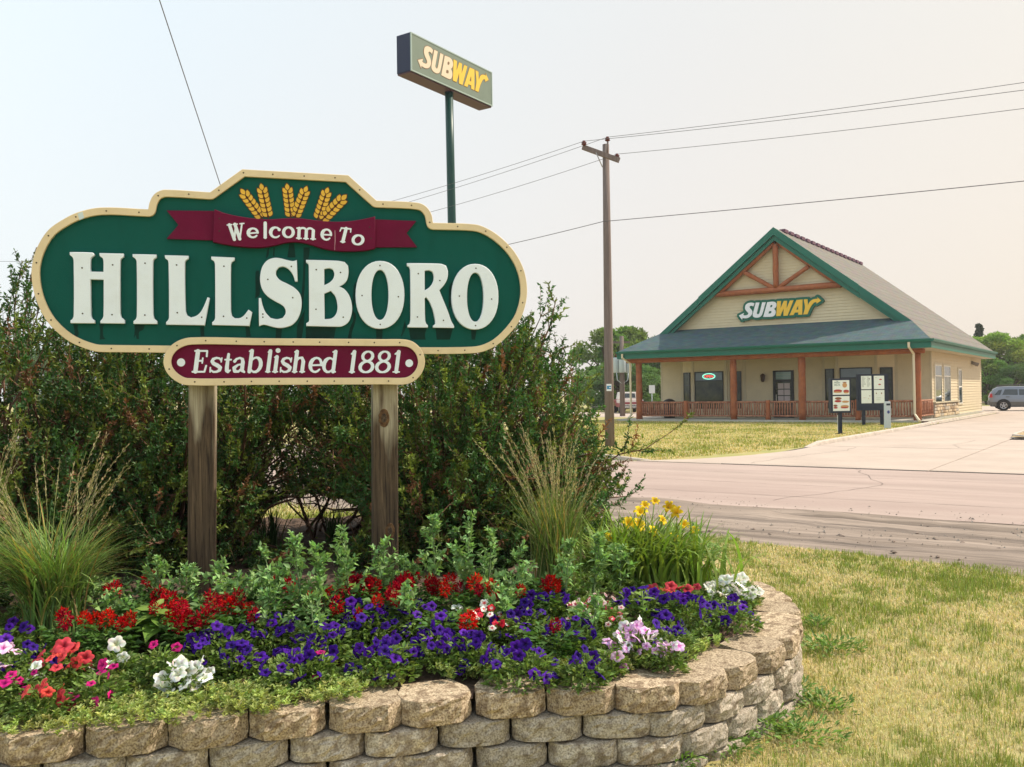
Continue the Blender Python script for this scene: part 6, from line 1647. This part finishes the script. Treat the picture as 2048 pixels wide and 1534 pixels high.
PT = [
 ('purple', 435, 1285, 58, 14, 'deep purple petunias left of the centre behind the big white clump'), ('purple', 535, 1252, 52, 12, 'deep purple petunias in front of the gap between the posts'), ('purple', 592, 1325, 60, 11, 'deep purple petunias trailing low above the second brown cap block'),
 ('purple', 655, 1268, 52, 12, 'deep purple petunias below the middle of the sign'), ('purple', 742, 1240, 50, 11, 'deep purple petunias in front of the right sign post'), ('purple', 765, 1305, 58, 12, 'deep purple petunias in the low middle of the bed'),
 ('purple', 850, 1232, 48, 10, 'deep purple petunias right of the post beneath red blooms'), ('purple', 872, 1285, 50, 10, 'deep purple petunias left of the red and white blooms'), ('purple', 935, 1290, 44, 7, 'deep purple petunias just beneath the red and white blooms'),
 ('purple', 1050, 1238, 52, 11, 'deep purple petunias right of the red and white blooms'), ('purple', 1045, 1318, 58, 9, 'deep purple petunias hanging just behind the bare cap blocks'), ('purple', 1150, 1262, 46, 8, 'deep purple petunias left of the lavender impatiens'),
 ('purple', 1168, 1326, 36, 4, 'few purple petunias at the front edge left of the lavender impatiens'), ('purple', 1292, 1192, 52, 13, 'deep purple petunias below the yellow daylilies'), ('purple', 1372, 1212, 50, 11, 'deep purple petunias below the coral blooms'),
 ('purple', 1335, 1262, 40, 6, 'deep purple petunias right above the lavender impatiens'), ('purple', 1455, 1218, 48, 9, 'deep purple petunias at the right rim below the white clump'), ('purple', 75, 1310, 50, 8, 'deep purple petunias above the coral clump at far left'), ('purple', 15, 1270, 36, 5, 'deep purple petunias at the left picture edge under the grass'),
 ('white', 372, 1345, 42, 20, 'dense white petunia clump at the front left of the bed'), ('white', 232, 1315, 34, 5, 'small white petunias left of the large leafy sprout'), ('white', 1462, 1172, 52, 34, 'bright white petunia clump at the far right rim of the bed'),
 ('coral', 120, 1330, 58, 16, 'coral petunias at the far left front'), ('coral', 85, 1388, 44, 9, 'coral petunias lowest at the far left'), ('coral', 1352, 1180, 46, 8, 'coral petunias at the right between purple and white clumps'),
 ('magenta', 200, 1365, 46, 8, 'magenta petunias right of the coral clump'), ('magenta', 40, 1370, 42, 8, 'magenta petunias at the left edge beside the coral clump'), ('magenta', 325, 1312, 34, 3, 'few magenta petunias above the white clump'),
    ('purple', 700, 1215, 40, 5, 'scattered purple petunias among the red salvias left of the right post'), ('purple', 815, 1210, 36, 5, 'scattered purple petunias among the red salvias right of the right post'), ('purple', 1100, 1200, 36, 5, 'few purple petunias beneath the middle grass'), ('purple', 960, 1300, 36, 6, 'purple petunias low behind the bare cap blocks left of the centre grass'), ('purple', 480, 1310, 34, 5, 'low purple petunias right of the dense white clump'),
 ('pink', 1215, 1310, 30, 4, 'few pale pink petunias left below the lavender impatiens'), ('magenta', 640, 1320, 24, 2, 'two magenta blooms between low purple petunias'), ('white', 60, 1345, 26, 3, 'few white petunias between coral and magenta at far left'),
 ('pink', 8, 1325, 40, 8, 'pale pink petunias at the left picture edge')]
for k_, px, py, r_, nf, lab in PT:
    bed_plant('petunia', k_, px, py, r_ * (1.12 if k_ == 'purple' else 1.0), int(nf * (2.3 if k_ == 'purple' else 1.3)), lab, 'petunia', 'petunias in the flower bed')
bed_plant('impatiens', 'lavender', 1275, 1275, 54, 46, 'lavender and white impatiens at the right front of the bed', 'impatiens', None, squash=.4)
bed_plant('impatiens', 'lavender', 1338, 1298, 26, 6, 'small pale pink impatiens at the right end of the lavender clump', 'impatiens', None)
bed_plant('verbena', 'redwhite', 968, 1236, 52, 38, 'red and white mixed verbena in the middle of the bed', 'verbena', None)
bed_plant('verbena', 'starpink', 1190, 1215, 56, 32, 'pink and white star shaped verbena right of the middle', 'verbena', None)
bed_plant('petunia', 'white', 925, 1222, 26, 4, 'few white petunias beside the red and white verbena', 'petunia', 'petunias in the flower bed')

# scarlet salvias
def spike_mesh(seed):
    rg = np.random.default_rng(seed); n_ = 130
    d = rg.normal(size=(n_, 3)); d /= np.linalg.norm(d, axis=1, keepdims=True); P = d * np.array([.038, .038, .052]) * rg.uniform(.5, 1, (n_, 1)) + np.array([0, 0, .05])
    me = leaf_cloud('flower_spike', P, d + np.array([0, 0, .3]) + rg.normal(0, .3, (n_, 3)), rg.normal(size=(n_, 3)), rg.uniform(.016, .03, n_), rg.uniform(.009, .014, n_), np.clip(np.array([[(.60, .006, .010), (.42, .004, .012), (.64, .012, .012), (.36, .004, .010), (.55, .008, .02)][seed % 5]]) * rg.uniform(.45, 1.25, (n_, 1)), 0, 1), .3)
    me.materials.append(m_petal); return me
SPK = [spike_mesh(i) for i in range(5)]
SV = [(150, 1265, 3, 'at the left below the tall ornamental grass'), (212, 1270, 4, 'left of the large leafy sprout'), (300, 1228, 4, 'above the large leafy sprout'), (352, 1243, 5, 'just left of the first sign post foot'), (395, 1255, 4, 'right of the leafy sprout in front of the post'), (442, 1218, 4, 'at the foot of the left sign post'), (468, 1245, 3, 'right of the left post above purple petunias'),
      (562, 1185, 3, 'in the gap between the posts at the left'), (642, 1205, 3, 'in the gap between the posts at the right'), (702, 1192, 4, 'left of the right sign post'), (755, 1185, 5, 'at the foot of the right sign post'), (772, 1212, 5, 'in front of the right sign post'), (835, 1182, 5, 'right of the right sign post'), (895, 1200, 4, 'between the right post and the middle grass'), (985, 1192, 4, 'below the grass at its left'), (1095, 1172, 3, 'directly below the middle ornamental grass'), (1062, 1200, 2, 'small and lowest below the middle grass'), (270, 1190, 2, 'small behind the leafy weeds at left'), (520, 1225, 2, 'loose at the left of the purple band'), (690, 1235, 2, 'loose between purple petunias left of the right post'), (890, 1250, 1, 'single low spike among purple petunias'), (1100, 1278, 1, 'single spike far forward among purple petunias')]
for px, py, ns, lab in SV:
    c = hit(px, py + 10, .10); gz = float(bedz(c.x, c.y)[0]); root = empty('salvia', (c.x, c.y, gz), random.uniform(0, 6), 'scarlet salvia ' + lab, 'salvia', 'red salvias in the bed')
    n_ = 260; an = rng.uniform(0, 6.28, n_); rr = .12 * np.sqrt(rng.random(n_)); P = np.stack([rr * np.cos(an), rr * np.sin(an), rng.uniform(.01, .16, n_)], 1)
    me = leaf_cloud('foliage', P, np.stack([np.cos(an), np.sin(an), rng.uniform(0, .6, n_)], 1), UPV + rng.normal(0, .3, (n_, 3)), rng.uniform(.03, .055, n_), rng.uniform(.018, .03, n_), jitcol((.075, .16, .038), n_, .35), .2); me.materials.append(m_gleaf); link('foliage', me, None, root)
    for k in range(ns):
        o = link('flower_spike', random.choice(SPK), None, root); a_ = random.uniform(0, 6.28); q_ = random.uniform(.02, .12); o.location = (q_ * math.cos(a_), q_ * math.sin(a_), random.uniform(.10, .16)); s = random.uniform(.5, .95); o.scale = (s, s, s); o.rotation_euler = (random.uniform(-.3, .3), random.uniform(-.3, .3), a_)

# goosefoot weeds
GW = [(322, 1238, 318, 1120, 'left of the left post'), (386, 1245, 380, 1138, 'touching the left post'), (468, 1240, 440, 1126, 'right of the left post, its twin leaning away'), (505, 1230, 480, 1150, 'short one right of the left post'), (562, 1235, 528, 1098, 'left one in the gap between the posts'), (608, 1255, 588, 1072, 'tall one in the gap between the posts'), (655, 1262, 632, 1090, 'bright one in front of the gap between the posts'), (700, 1245, 690, 1052, 'tallest one left of the right post'), (772, 1215, 768, 1082, 'crossing the right post'),
      (826, 1205, 805, 1120, 'low one right of the right post'), (872, 1215, 866, 1032, 'tall grey green one right of the right post'), (925, 1225, 945, 1024, 'tallest one left of the middle grass'), (975, 1225, 985, 1062, 'bushy one touching the middle grass'), (1030, 1235, 1040, 1092, 'low one in front of the middle grass'), (1128, 1235, 1140, 1078, 'right in front of the middle grass'), (1185, 1210, 1200, 1066, 'between the grass and the daylilies'), (1240, 1190, 1240, 1092, 'in front of the daylilies'), (1335, 1165, 1330, 1082, 'right in front of the daylilies'), (1392, 1158, 1388, 1048, 'at the right end of the daylilies'), (1425, 1160, 1410, 1090, 'beside the white clump at the right rim'), (198, 1225, 190, 1178, 'low one beside the left grass'), (240, 1262, 232, 1190, 'leafy one left of the large sprout'), (632, 1305, 622, 1190, 'forward one rising out of purple petunias below the opening'), (1185, 1285, 1192, 1195, 'forward one rising left of the lavender impatiens'), (805, 1270, 812, 1170, 'slim one rising out of purple petunias in the middle'), (1010, 1262, 1004, 1172, 'slim one rising right of the red and white verbena'), (545, 1280, 540, 1180, 'forward one rising among purple petunias left of the opening')]
for xb_, yb_, xt_, yt_, lab in GW:
    c = hit(xb_, yb_, 0.02); gz = float(bedz(c.x, c.y)[0]); top = at_depth(xt_, yt_, c.y); H_ = max(.16, top.z - gz); lx_ = top.x - c.x
    root = empty('goosefoot_weed', (c.x, c.y, gz), 0, 'grey green goosefoot weed ' + lab, 'weed', 'goosefoot weeds among the flowers')
    ax_ = lambda t: np.stack([lx_ * t**1.3 + 0 * t, -.02 * t, H_ * t], -1)
    st_n = 1 + int(H_ / .05); stems = [ax_(np.linspace(0, 1, 6))]; rads = [np.linspace(.006, .002, 6)]
    LP, LD, LS_, = [], [], []
    for k in range(int(6 + H_ * 26)):
        t0 = random.uniform(.22, .98); a_ = random.uniform(0, 6.28); ln = (1.05 - t0) * .19 * random.uniform(.6, 1.2) + .03
        p0 = ax_(np.array([t0]))[0]; d = np.array([math.cos(a_), math.sin(a_), random.uniform(.9, 2.0)]); d /= np.linalg.norm(d)
        pts = np.stack([p0 + d * ln * u for u in np.linspace(0, 1, 6)]); stems.append(pts); rads.append(np.linspace(.003, .001, 6))
        for q_ in range(int(7 + ln * 75)):
            u = random.uniform(.15, 1); LP.append(p0 + d * ln * u); LD.append(d * .5 + np.array([random.gauss(0, .7), random.gauss(0, .7), random.gauss(.1, .5)])); LS_.append(random.uniform(.022, .046) * (1.15 - .45 * t0 - .25 * u))
    for k in range(16):
        LP.append(ax_(np.array([random.uniform(.85, 1)]))[0]); LD.append(np.array([random.gauss(0, .6), random.gauss(0, .6), .8])); LS_.append(random.uniform(.015, .028))
    n_ = len(LP); LS_ = np.array(LS_)
    me = tubes_np('stem', np.array(stems), np.array(rads), np.tile([[.13, .19, .09]], (len(stems), 1)), 4); me.materials.append(m_twig); link('stem', me, None, root)
    me = leaf_cloud('foliage', np.array(LP), np.array(LD), UPV + rng.normal(0, .5, (n_, 3)), LS_ * 1.4, LS_ * .72, jitcol((.24, .40, .15), n_, .35, .12), .22, .4); me.materials.append(m_gleaf); link('foliage', me, None, root)

# large leafy sprout
def big_leaf_mesh(L_, W_, col):
    vs, cs, fs = [], [], []; n_ = 7
    for i in range(n_):
        t = i / (n_ - 1); w_ = W_ * math.sin(math.pi * (t ** .75)) * .5 + .001; droop = -.35 * L_ * t * t
        for s in (-1, 0, 1):
            vs.append((L_ * t, s * w_, droop + (abs(s) * w_ * .35) + (.004 * math.sin(9 * t) if s else 0))); cs.append(np.array(col) * (1.0 if s else 1.2))
    for i in range(n_ - 1):
        for s in range(2): fs.append((i * 3 + s, i * 3 + s + 1, (i + 1) * 3 + s + 1, (i + 1) * 3 + s))
    me = np_mesh('leaf', np.array(vs), np.array(fs), np.array(cs), smooth=True); me.materials.append(m_gleaf); return me
BLM = [big_leaf_mesh(.15, .085, (.14, .25, .045)), big_leaf_mesh(.11, .06, (.19, .29, .06)), big_leaf_mesh(.07, .035, (.24, .33, .08))]
def sprout(px, py, H_, label, n_=11, name='sunflower_sprout', sc=1.0):
    c = hit(px, py, .0); root = empty(name, c, 0, label, 'young plant')
    MB().tube([(0, 0, 0), (.005, 0, H_ * .5), (0, 0, H_)], [.006, .005, .004], 6).build('stem', mat('green_stem', (.16, .24, .07), .6), root)
    for k in range(n_):
        t = k / n_; o = link('leaf', BLM[0 if t < .5 else 1 if t < .8 else 2], None, root); o.location = (0, 0, H_ * (.45 + .55 * t)); o.rotation_euler = (random.uniform(-.2, .2), random.uniform(-.5, .1) - .3 * t, k * 2.4 + random.uniform(-.3, .3)); s = random.uniform(.85, 1.15) * sc; o.scale = (s, s, s)
sprout(312, 1300, .20, 'young plant with large drooping light green leaves in front of the left post', 12)
sprout(1285, 1262, .20, 'small light green sprout rising behind the lavender impatiens', 8, sc=.6)
sprout(985, 1185, .10, 'low broad leaved sprout beside the red and white verbena', 6, sc=.5)

# ornamental grasses
m_blade = leaf_mat('grass_blade', .3, .5, .25)
def orn_grass(px, py, label, nb, ns, bl, slen, blean, slean, bias=0.0, col=(.15, .26, .08)):
    c = hit(px, py, 0); root = empty('ornamental_grass', c, 0, label, 'ornamental grass')
    an = rng.uniform(0, 6.283, nb); Hd = np.stack([np.cos(an) + bias, np.sin(an) * .8, np.zeros(nb)], 1); Hd = unit(Hd)
    P = np.stack([rng.normal(0, .045, nb), rng.normal(0, .045, nb), np.zeros(nb)], 1)
    C = jitcol(col, nb, .4, .12); dry = rng.random(nb) < .14; C[dry] = jitcol((.34, .26, .11), dry.sum(), .3)
    me = ribbon_cloud('blade', P, Hd, bl * rng.uniform(.55, 1.1, nb), rng.uniform(.006, .0105, nb), np.abs(rng.normal(blean, .35, nb)), C, 6, ctip=np.clip(C * np.array([1.3, 1.15, .9]), 0, 1)); me.materials.append(m_blade); o = link('blade', me, None, root); o['kind'] = 'stuff'
    an = rng.uniform(0, 6.283, ns); Hd = unit(np.stack([np.cos(an) + bias, np.sin(an) * .7, np.zeros(ns)], 1)); bend = np.abs(rng.normal(slean, .22, ns)) + .05; L_ = slen * rng.uniform(.72, 1.1, ns)
    P0_ = np.stack([rng.normal(0, .05, ns), rng.normal(0, .05, ns), np.zeros(ns)], 1); K = 9; pts = np.empty((ns, K, 3))
    init = rng.uniform(.0, .16, ns)
    for i in range(K):
        a_ = bend * i / (K - 1); x = L_ * ((1 - np.cos(a_)) / bend) + init * L_ * i / (K - 1); z = L_ * np.sin(a_) / bend
        pts[:, i] = P0_ + Hd * x[:, None] + np.array([0, 0, 1.0]) * z[:, None]
    me = tubes_np('stalk', pts, np.repeat(np.linspace(.0022, .0012, K)[None], ns, 0), jitcol((.25, .25, .10), ns, .3), 3); me.materials.append(m_twig); o = link('stalk', me, None, root); o['kind'] = 'stuff'
    m_ = 34; si = np.repeat(np.arange(ns), m_); u = rng.uniform(.70, 1.0, ns * m_); f = u * (K - 1); i0 = np.minimum(f.astype(int), K - 2); fr = (f - i0)[:, None]; PP = pts[si, i0] * (1 - fr) + pts[si, i0 + 1] * fr; DD = unit(pts[si, i0 + 1] - pts[si, i0]) + rng.normal(0, .22, (ns * m_, 3))
    n_ = len(PP); me = leaf_cloud('plume', PP + rng.normal(0, .003, (n_, 3)), DD, rng.normal(size=(n_, 3)), rng.uniform(.012, .024, n_), .0034, np.clip(jitcol((.50, .40, .26), ns, .25)[si] * rng.uniform(.8, 1.2, (n_, 1)), 0, 1), .2); me.materials.append(m_blade); o = link('plume', me, None, root); o['kind'] = 'stuff'
orn_grass(105, 1265, 'tall ornamental grass with tan seed plumes at the left end of the bed', 1100, 40, .66, .90, 1.35, .62, -.2)
orn_grass(-60, 1235, 'ornamental grass clump partly cut off by the left picture edge', 420, 22, .62, .95, 1.2, .45, .1)
orn_grass(1112, 1180, 'upright ornamental grass with tan seed plumes left of the daylilies', 560, 58, .58, .84, .75, .28, .0, (.14, .22, .065))

# daylilies
dl = hit(1295, 1165, 0); dlr = empty('daylily', dl, 0, 'daylily clump with yellow flowers at the right rear of the bed', 'daylily')
nb = 900; an = rng.uniform(0, 6.283, nb); P = np.stack([rng.normal(.02, .17, nb), rng.normal(0, .13, nb), np.zeros(nb)], 1)
me = ribbon_cloud('leaf_blade', P, np.stack([np.cos(an), np.sin(an), np.zeros(nb)], 1), rng.uniform(.34, .54, nb), rng.uniform(.014, .024, nb), np.abs(rng.normal(1.6, .45, nb)), jitcol((.20, .30, .05), nb, .35, .12), 6); me.materials.append(m_blade); o = link('leaf_blade', me, None, dlr); o['kind'] = 'stuff'
def lily_mesh(seed):
    rd = random.Random(seed); vs, cs, fs = [], [], []
    for k in range(6):
        a_ = k * math.pi / 3 + rd.uniform(-.1, .1); ca, sa = math.cos(a_), math.sin(a_); w_ = .015 if k % 2 else .021; o_ = len(vs)
        for i, (r_, z) in enumerate(((.004, -.035), (.018, -.005), (.040, .012), (.056, .006), (.064, -.008))):
            ww = w_ * (.3, .8, 1, .75, .1)[i]
            for s in (-1, 0, 1): vs.append((r_ * ca - s * ww * sa, r_ * sa + s * ww * ca, z + .003 * abs(s) + rd.uniform(-.003, .003))); cs.append((.80, .58, .025) if i > 1 else (.72, .46, .02))
        for i in range(4):
            for s in range(2): fs.append((o_ + i * 3 + s, o_ + i * 3 + s + 1, o_ + (i + 1) * 3 + s + 1, o_ + (i + 1) * 3 + s))
    me = np_mesh('flower', np.array(vs), np.array(fs), np.array(cs), smooth=True); me.materials.append(m_petal); return me
LM = [lily_mesh(i) for i in range(3)]
m_stalk = mat('lily_stalk', (.14, .22, .05), .6)
for (x, y) in ((1281, 1023), (1338, 1013), (1353, 1024), (1258, 1046), (1279, 1049), (1221, 1076), (1244, 1078), (1310, 1002), (1290, 1010), (1325, 1040), (1368, 1048), (1306, 1062), (1350, 1075), (1390, 1060)):
    p = at_depth(x, y, dl.y + random.uniform(-.12, .1)); o = link('flower', random.choice(LM), None, dlr); o.location = p - dl; wd_ = Vector((random.gauss(0, .5), -.8, random.uniform(.3, .9))); o.rotation_mode = 'QUATERNION'; o.rotation_quaternion = wd_.to_track_quat('Z', 'Y'); s = random.uniform(.48, .78) if y > 1012 else .5; o.scale = (s, s, s)
    MB().tube([(random.uniform(-.06, .06), random.uniform(-.05, .05), 0), tuple((p - dl) * .6 + Vector((0, 0, .06))), tuple(p - dl - wd_.normalized() * .02)], .0035, 5).build('flower_stalk', m_stalk, dlr)
# small dark lilies behind the posts
for (x, y, lab) in ((545, 1082, 'dark strap leaved lily behind the left end of the opening between the posts'), (665, 1098, 'dark strap leaved lily behind the right end of the opening between the posts')):
    c = at_depth(x, y, 6.4); c.z = float(bedz(c.x, c.y)[0]); rt = empty('lily_plant', c, 0, lab, 'lily'); nb = 46; an = rng.uniform(0, 6.28, nb)
    me = ribbon_cloud('leaf_blade', rng.normal(0, .03, (nb, 3)) * np.array([1, 1, 0]), np.stack([np.cos(an), np.sin(an), 0 * an], 1), rng.uniform(.18, .34, nb), .014, rng.uniform(.4, 1.1, nb), jitcol((.05, .10, .03), nb), 5); me.materials.append(m_blade); o = link('leaf_blade', me, None, rt); o['kind'] = 'stuff'

# creeping ground cover along the wall and general low filling
def cover(name, n, dlo, dhi, col, leaf, thr, hmax, xr, seedo, spill=None, sprig=9):
    m = n * 6; s = rng.uniform(0, LS[-1], m); d = dlo + (dhi - dlo) * rng.random(m) ** 1.2
    P = np.array([along_path(v) for v in s]); x = P[:, 0] - np.sin(P[:, 2]) * d; y = P[:, 1] + np.cos(P[:, 2]) * d
    lo = np.where(x < -0.62, 0.0, .15) if spill is None else spill(x)
    k = (fnoise(x * 2.6 + seedo, y * 2.6) > thr) & (d > lo + .10 * fnoise(x * 7 + 9, y * 7)) & (x > xr[0]) & (x < xr[1]); x, y, d = x[k][:n], y[k][:n], d[k][:n]
    n_ = len(x); z = np.maximum(bedz(x, y), np.where(d < .26, CAPZ, 0)) + rng.uniform(.0, 1, n_) ** .7 * hmax * np.clip(.4 + fnoise(x * 6, y * 6), 0, 1.3)
    B = np.stack([x, y, z], 1); B = np.repeat(B, sprig, 0); mm = len(B); an = np.tile(np.arange(sprig) * 2.4, n_) + rng.normal(0, .4, mm); tilt = rng.uniform(.2, 1.3, mm)
    D = np.stack([np.cos(an), np.sin(an), tilt], 1); P3 = B + np.stack([0 * an, 0 * an, np.tile(np.linspace(-.008, .01, sprig), n_)], 1)
    C = np.repeat(jitcol(col, n_, .35, .14), sprig, 0) * rng.uniform(.85, 1.15, (mm, 1))
    me = leaf_cloud(name, P3, D, UPV + rng.normal(0, .4, (mm, 3)), leaf * rng.uniform(.7, 1.3, mm), leaf * .42, np.clip(C, 0, 1), .18); me.materials.append(m_gleaf)
    return tag(link(name, me), kind='stuff')
cover('ground_cover', 7000, -.02, .60, (.33, .40, .12), .020, .40, .055, (-3.2, 1.7), 3)
cover('ground_cover', 900, -.05, .30, (.34, .40, .12), .020, .40, .05, (-3.2, -.70), 43, spill=lambda x: np.full(len(x), -.06))
cover('low_foliage', 5600, .25, 1.25, (.16, .25, .06), .026, .25, .07, (-3.4, 1.6), 13, spill=lambda x: np.full(len(x), .25))
cover('rear_foliage', 2500, 1.1, 2.4, (.045, .09, .03), .030, .42, .06, (-4, 1.4), 23, spill=lambda x: np.full(len(x), 1.1))

# ---------------------------------------------------------------- lawn
def lawn(name, n, xr, yr, L_, W_, keepf, green=(.24, .29, .07), dry=(.60, .50, .28), gthr=.50, seg=2, dens=None, lie=1.0, z=0.0, grad=0.0):
    x = rng.uniform(*xr, n); t = rng.random(n) ** 1.35; y = yr[0] + (yr[1] - yr[0]) * t
    k = keepf(x, y); x, y = x[k], y[k]; n_ = len(x)
    g_ = fnoise(x * 1.1 + 5, y * 1.1 + 2) + .55 * (fnoise(x * 6, y * 6) - .5) + .35 * (vnoise(x * 22, y * 22) - .5) + rng.normal(0, .15, n_) + grad * (y - 6)
    isg = g_ > gthr
    C = np.where(isg[:, None], jitcol(green, n_, .4, .15), jitcol(dry, n_, .35, .10))
    an = rng.uniform(0, 6.283, n_); bend = np.where(isg, rng.uniform(.3, 1.1, n_), rng.uniform(.9, 1.9, n_) * lie); L2 = L_ * rng.uniform(.5, 1.4, n_) * np.where(isg, .75 + 1.1 * fnoise(x * 8 + 3, y * 8), .9)
    sc_ = np.clip(y / 5, .8, 2.0)
    P = np.stack([x, y, np.full(n_, z) - .004], 1)
    me = ribbon_cloud(name, P, np.stack([np.cos(an), np.sin(an), np.zeros(n_)], 1), L2, W_ * sc_ * rng.uniform(.7, 1.3, n_), bend, C, seg); me.materials.append(m_blade)
    return tag(link(name, me), kind='stuff')
def near_keep(x, y):
    a, b = to_ab(x, y); px = 1024 + x / y * FPX
    wob = (fnoise(a * .35 + 3, np.full(len(a), 7.0)) - .5) * 1.1 + (fnoise(a * 2.3, b * 2.3) - .5) * .8
    bare = fnoise(x * 2.3 + 31, y * 2.3 + 8) < .30
    return (b < -37.15 + wob) & (edge_d(x, y) < -.02) & (px > 1150) & (px < 2250) & ~(bare & (rng.random(len(x)) < .6))
lawn('lawn_grass', 330000, (.2, 6.2), (3.55, 10.8), .038, .0040, near_keep, gthr=.60, lie=1.3, grad=.03)
def behind_keep(x, y):
    a, b = to_ab(x, y); px = 1024 + x / y * FPX
    return (b < -37.1) & (edge_d(x, y) < 0) & (px > 380) & (px < 1150)
lawn('lawn_grass', 60000, (-5.5, 1.5), (7.5, 14.5), .055, .0065, behind_keep, gthr=.56, green=(.22, .25, .05))
def far_keep(x, y):
    a, b = to_ab(x, y); px = 1024 + x / y * FPX
    return (b > -27.2) & (b < -.7) & (a < 1.25 - .0 * b) & (a < np.where(b < -20.5, -.6 + (b + 27.4) * .26, 1.2)) & (px > 1150) & (px < 1900)
lawn('lawn_grass', 150000, (2, 21), (19, 52), .055, .011, far_keep, gthr=.64, green=(.27, .29, .06), dry=(.58, .47, .23))

# broad weeds at the wall's foot
def weed(px, py, r_, lab, n_=60, col=(.15, .26, .06), leaf=.042):
    c = on_z(px, py, 0.0); root = empty('dandelion_weed', c, 0, lab, 'weed', 'broad leaved weeds at the foot of the wall')
    an = rng.uniform(0, 6.28, n_); n_ = n_ * 2; an = rng.uniform(0, 6.28, n_); rr = r_ * rng.random(n_) ** .8; P = np.stack([rr * np.cos(an), rr * np.sin(an), rng.uniform(.0, .06, n_)], 1)
    me = leaf_cloud('foliage', P, np.stack([np.cos(an), np.sin(an), rng.uniform(.1, 1.0, n_)], 1) + rng.normal(0, .3, (n_, 3)), UPV + rng.normal(0, .3, (n_, 3)), leaf * rng.uniform(.6, 1.3, n_), leaf * .34 * rng.uniform(.7, 1.2, n_), jitcol(col, n_, .45), .2, .5); me.materials.append(m_gleaf); link('foliage', me, None, root)
for a in [(1632, 1255, .10, 'tall thin weed beside the rightmost wall blocks', 70), (1660, 1300, .20, 'spreading weed patch right of the wall bend', 160), (1590, 1395, .13, 'dark leafy weed at the wall foot below the bend', 110), (1650, 1420, .14, 'weed in the lawn right of the wall foot', 80), (1530, 1460, .16, 'weed patch under the second lowest wall course', 130), (1445, 1500, .16, 'leafy weed at the lower wall front', 140), (1350, 1530, .10, 'weed at the bottom picture edge under the wall', 80), (1600, 1480, .2, 'flat weed patch on the lawn at the bottom', 120)]:
    weed(*a)
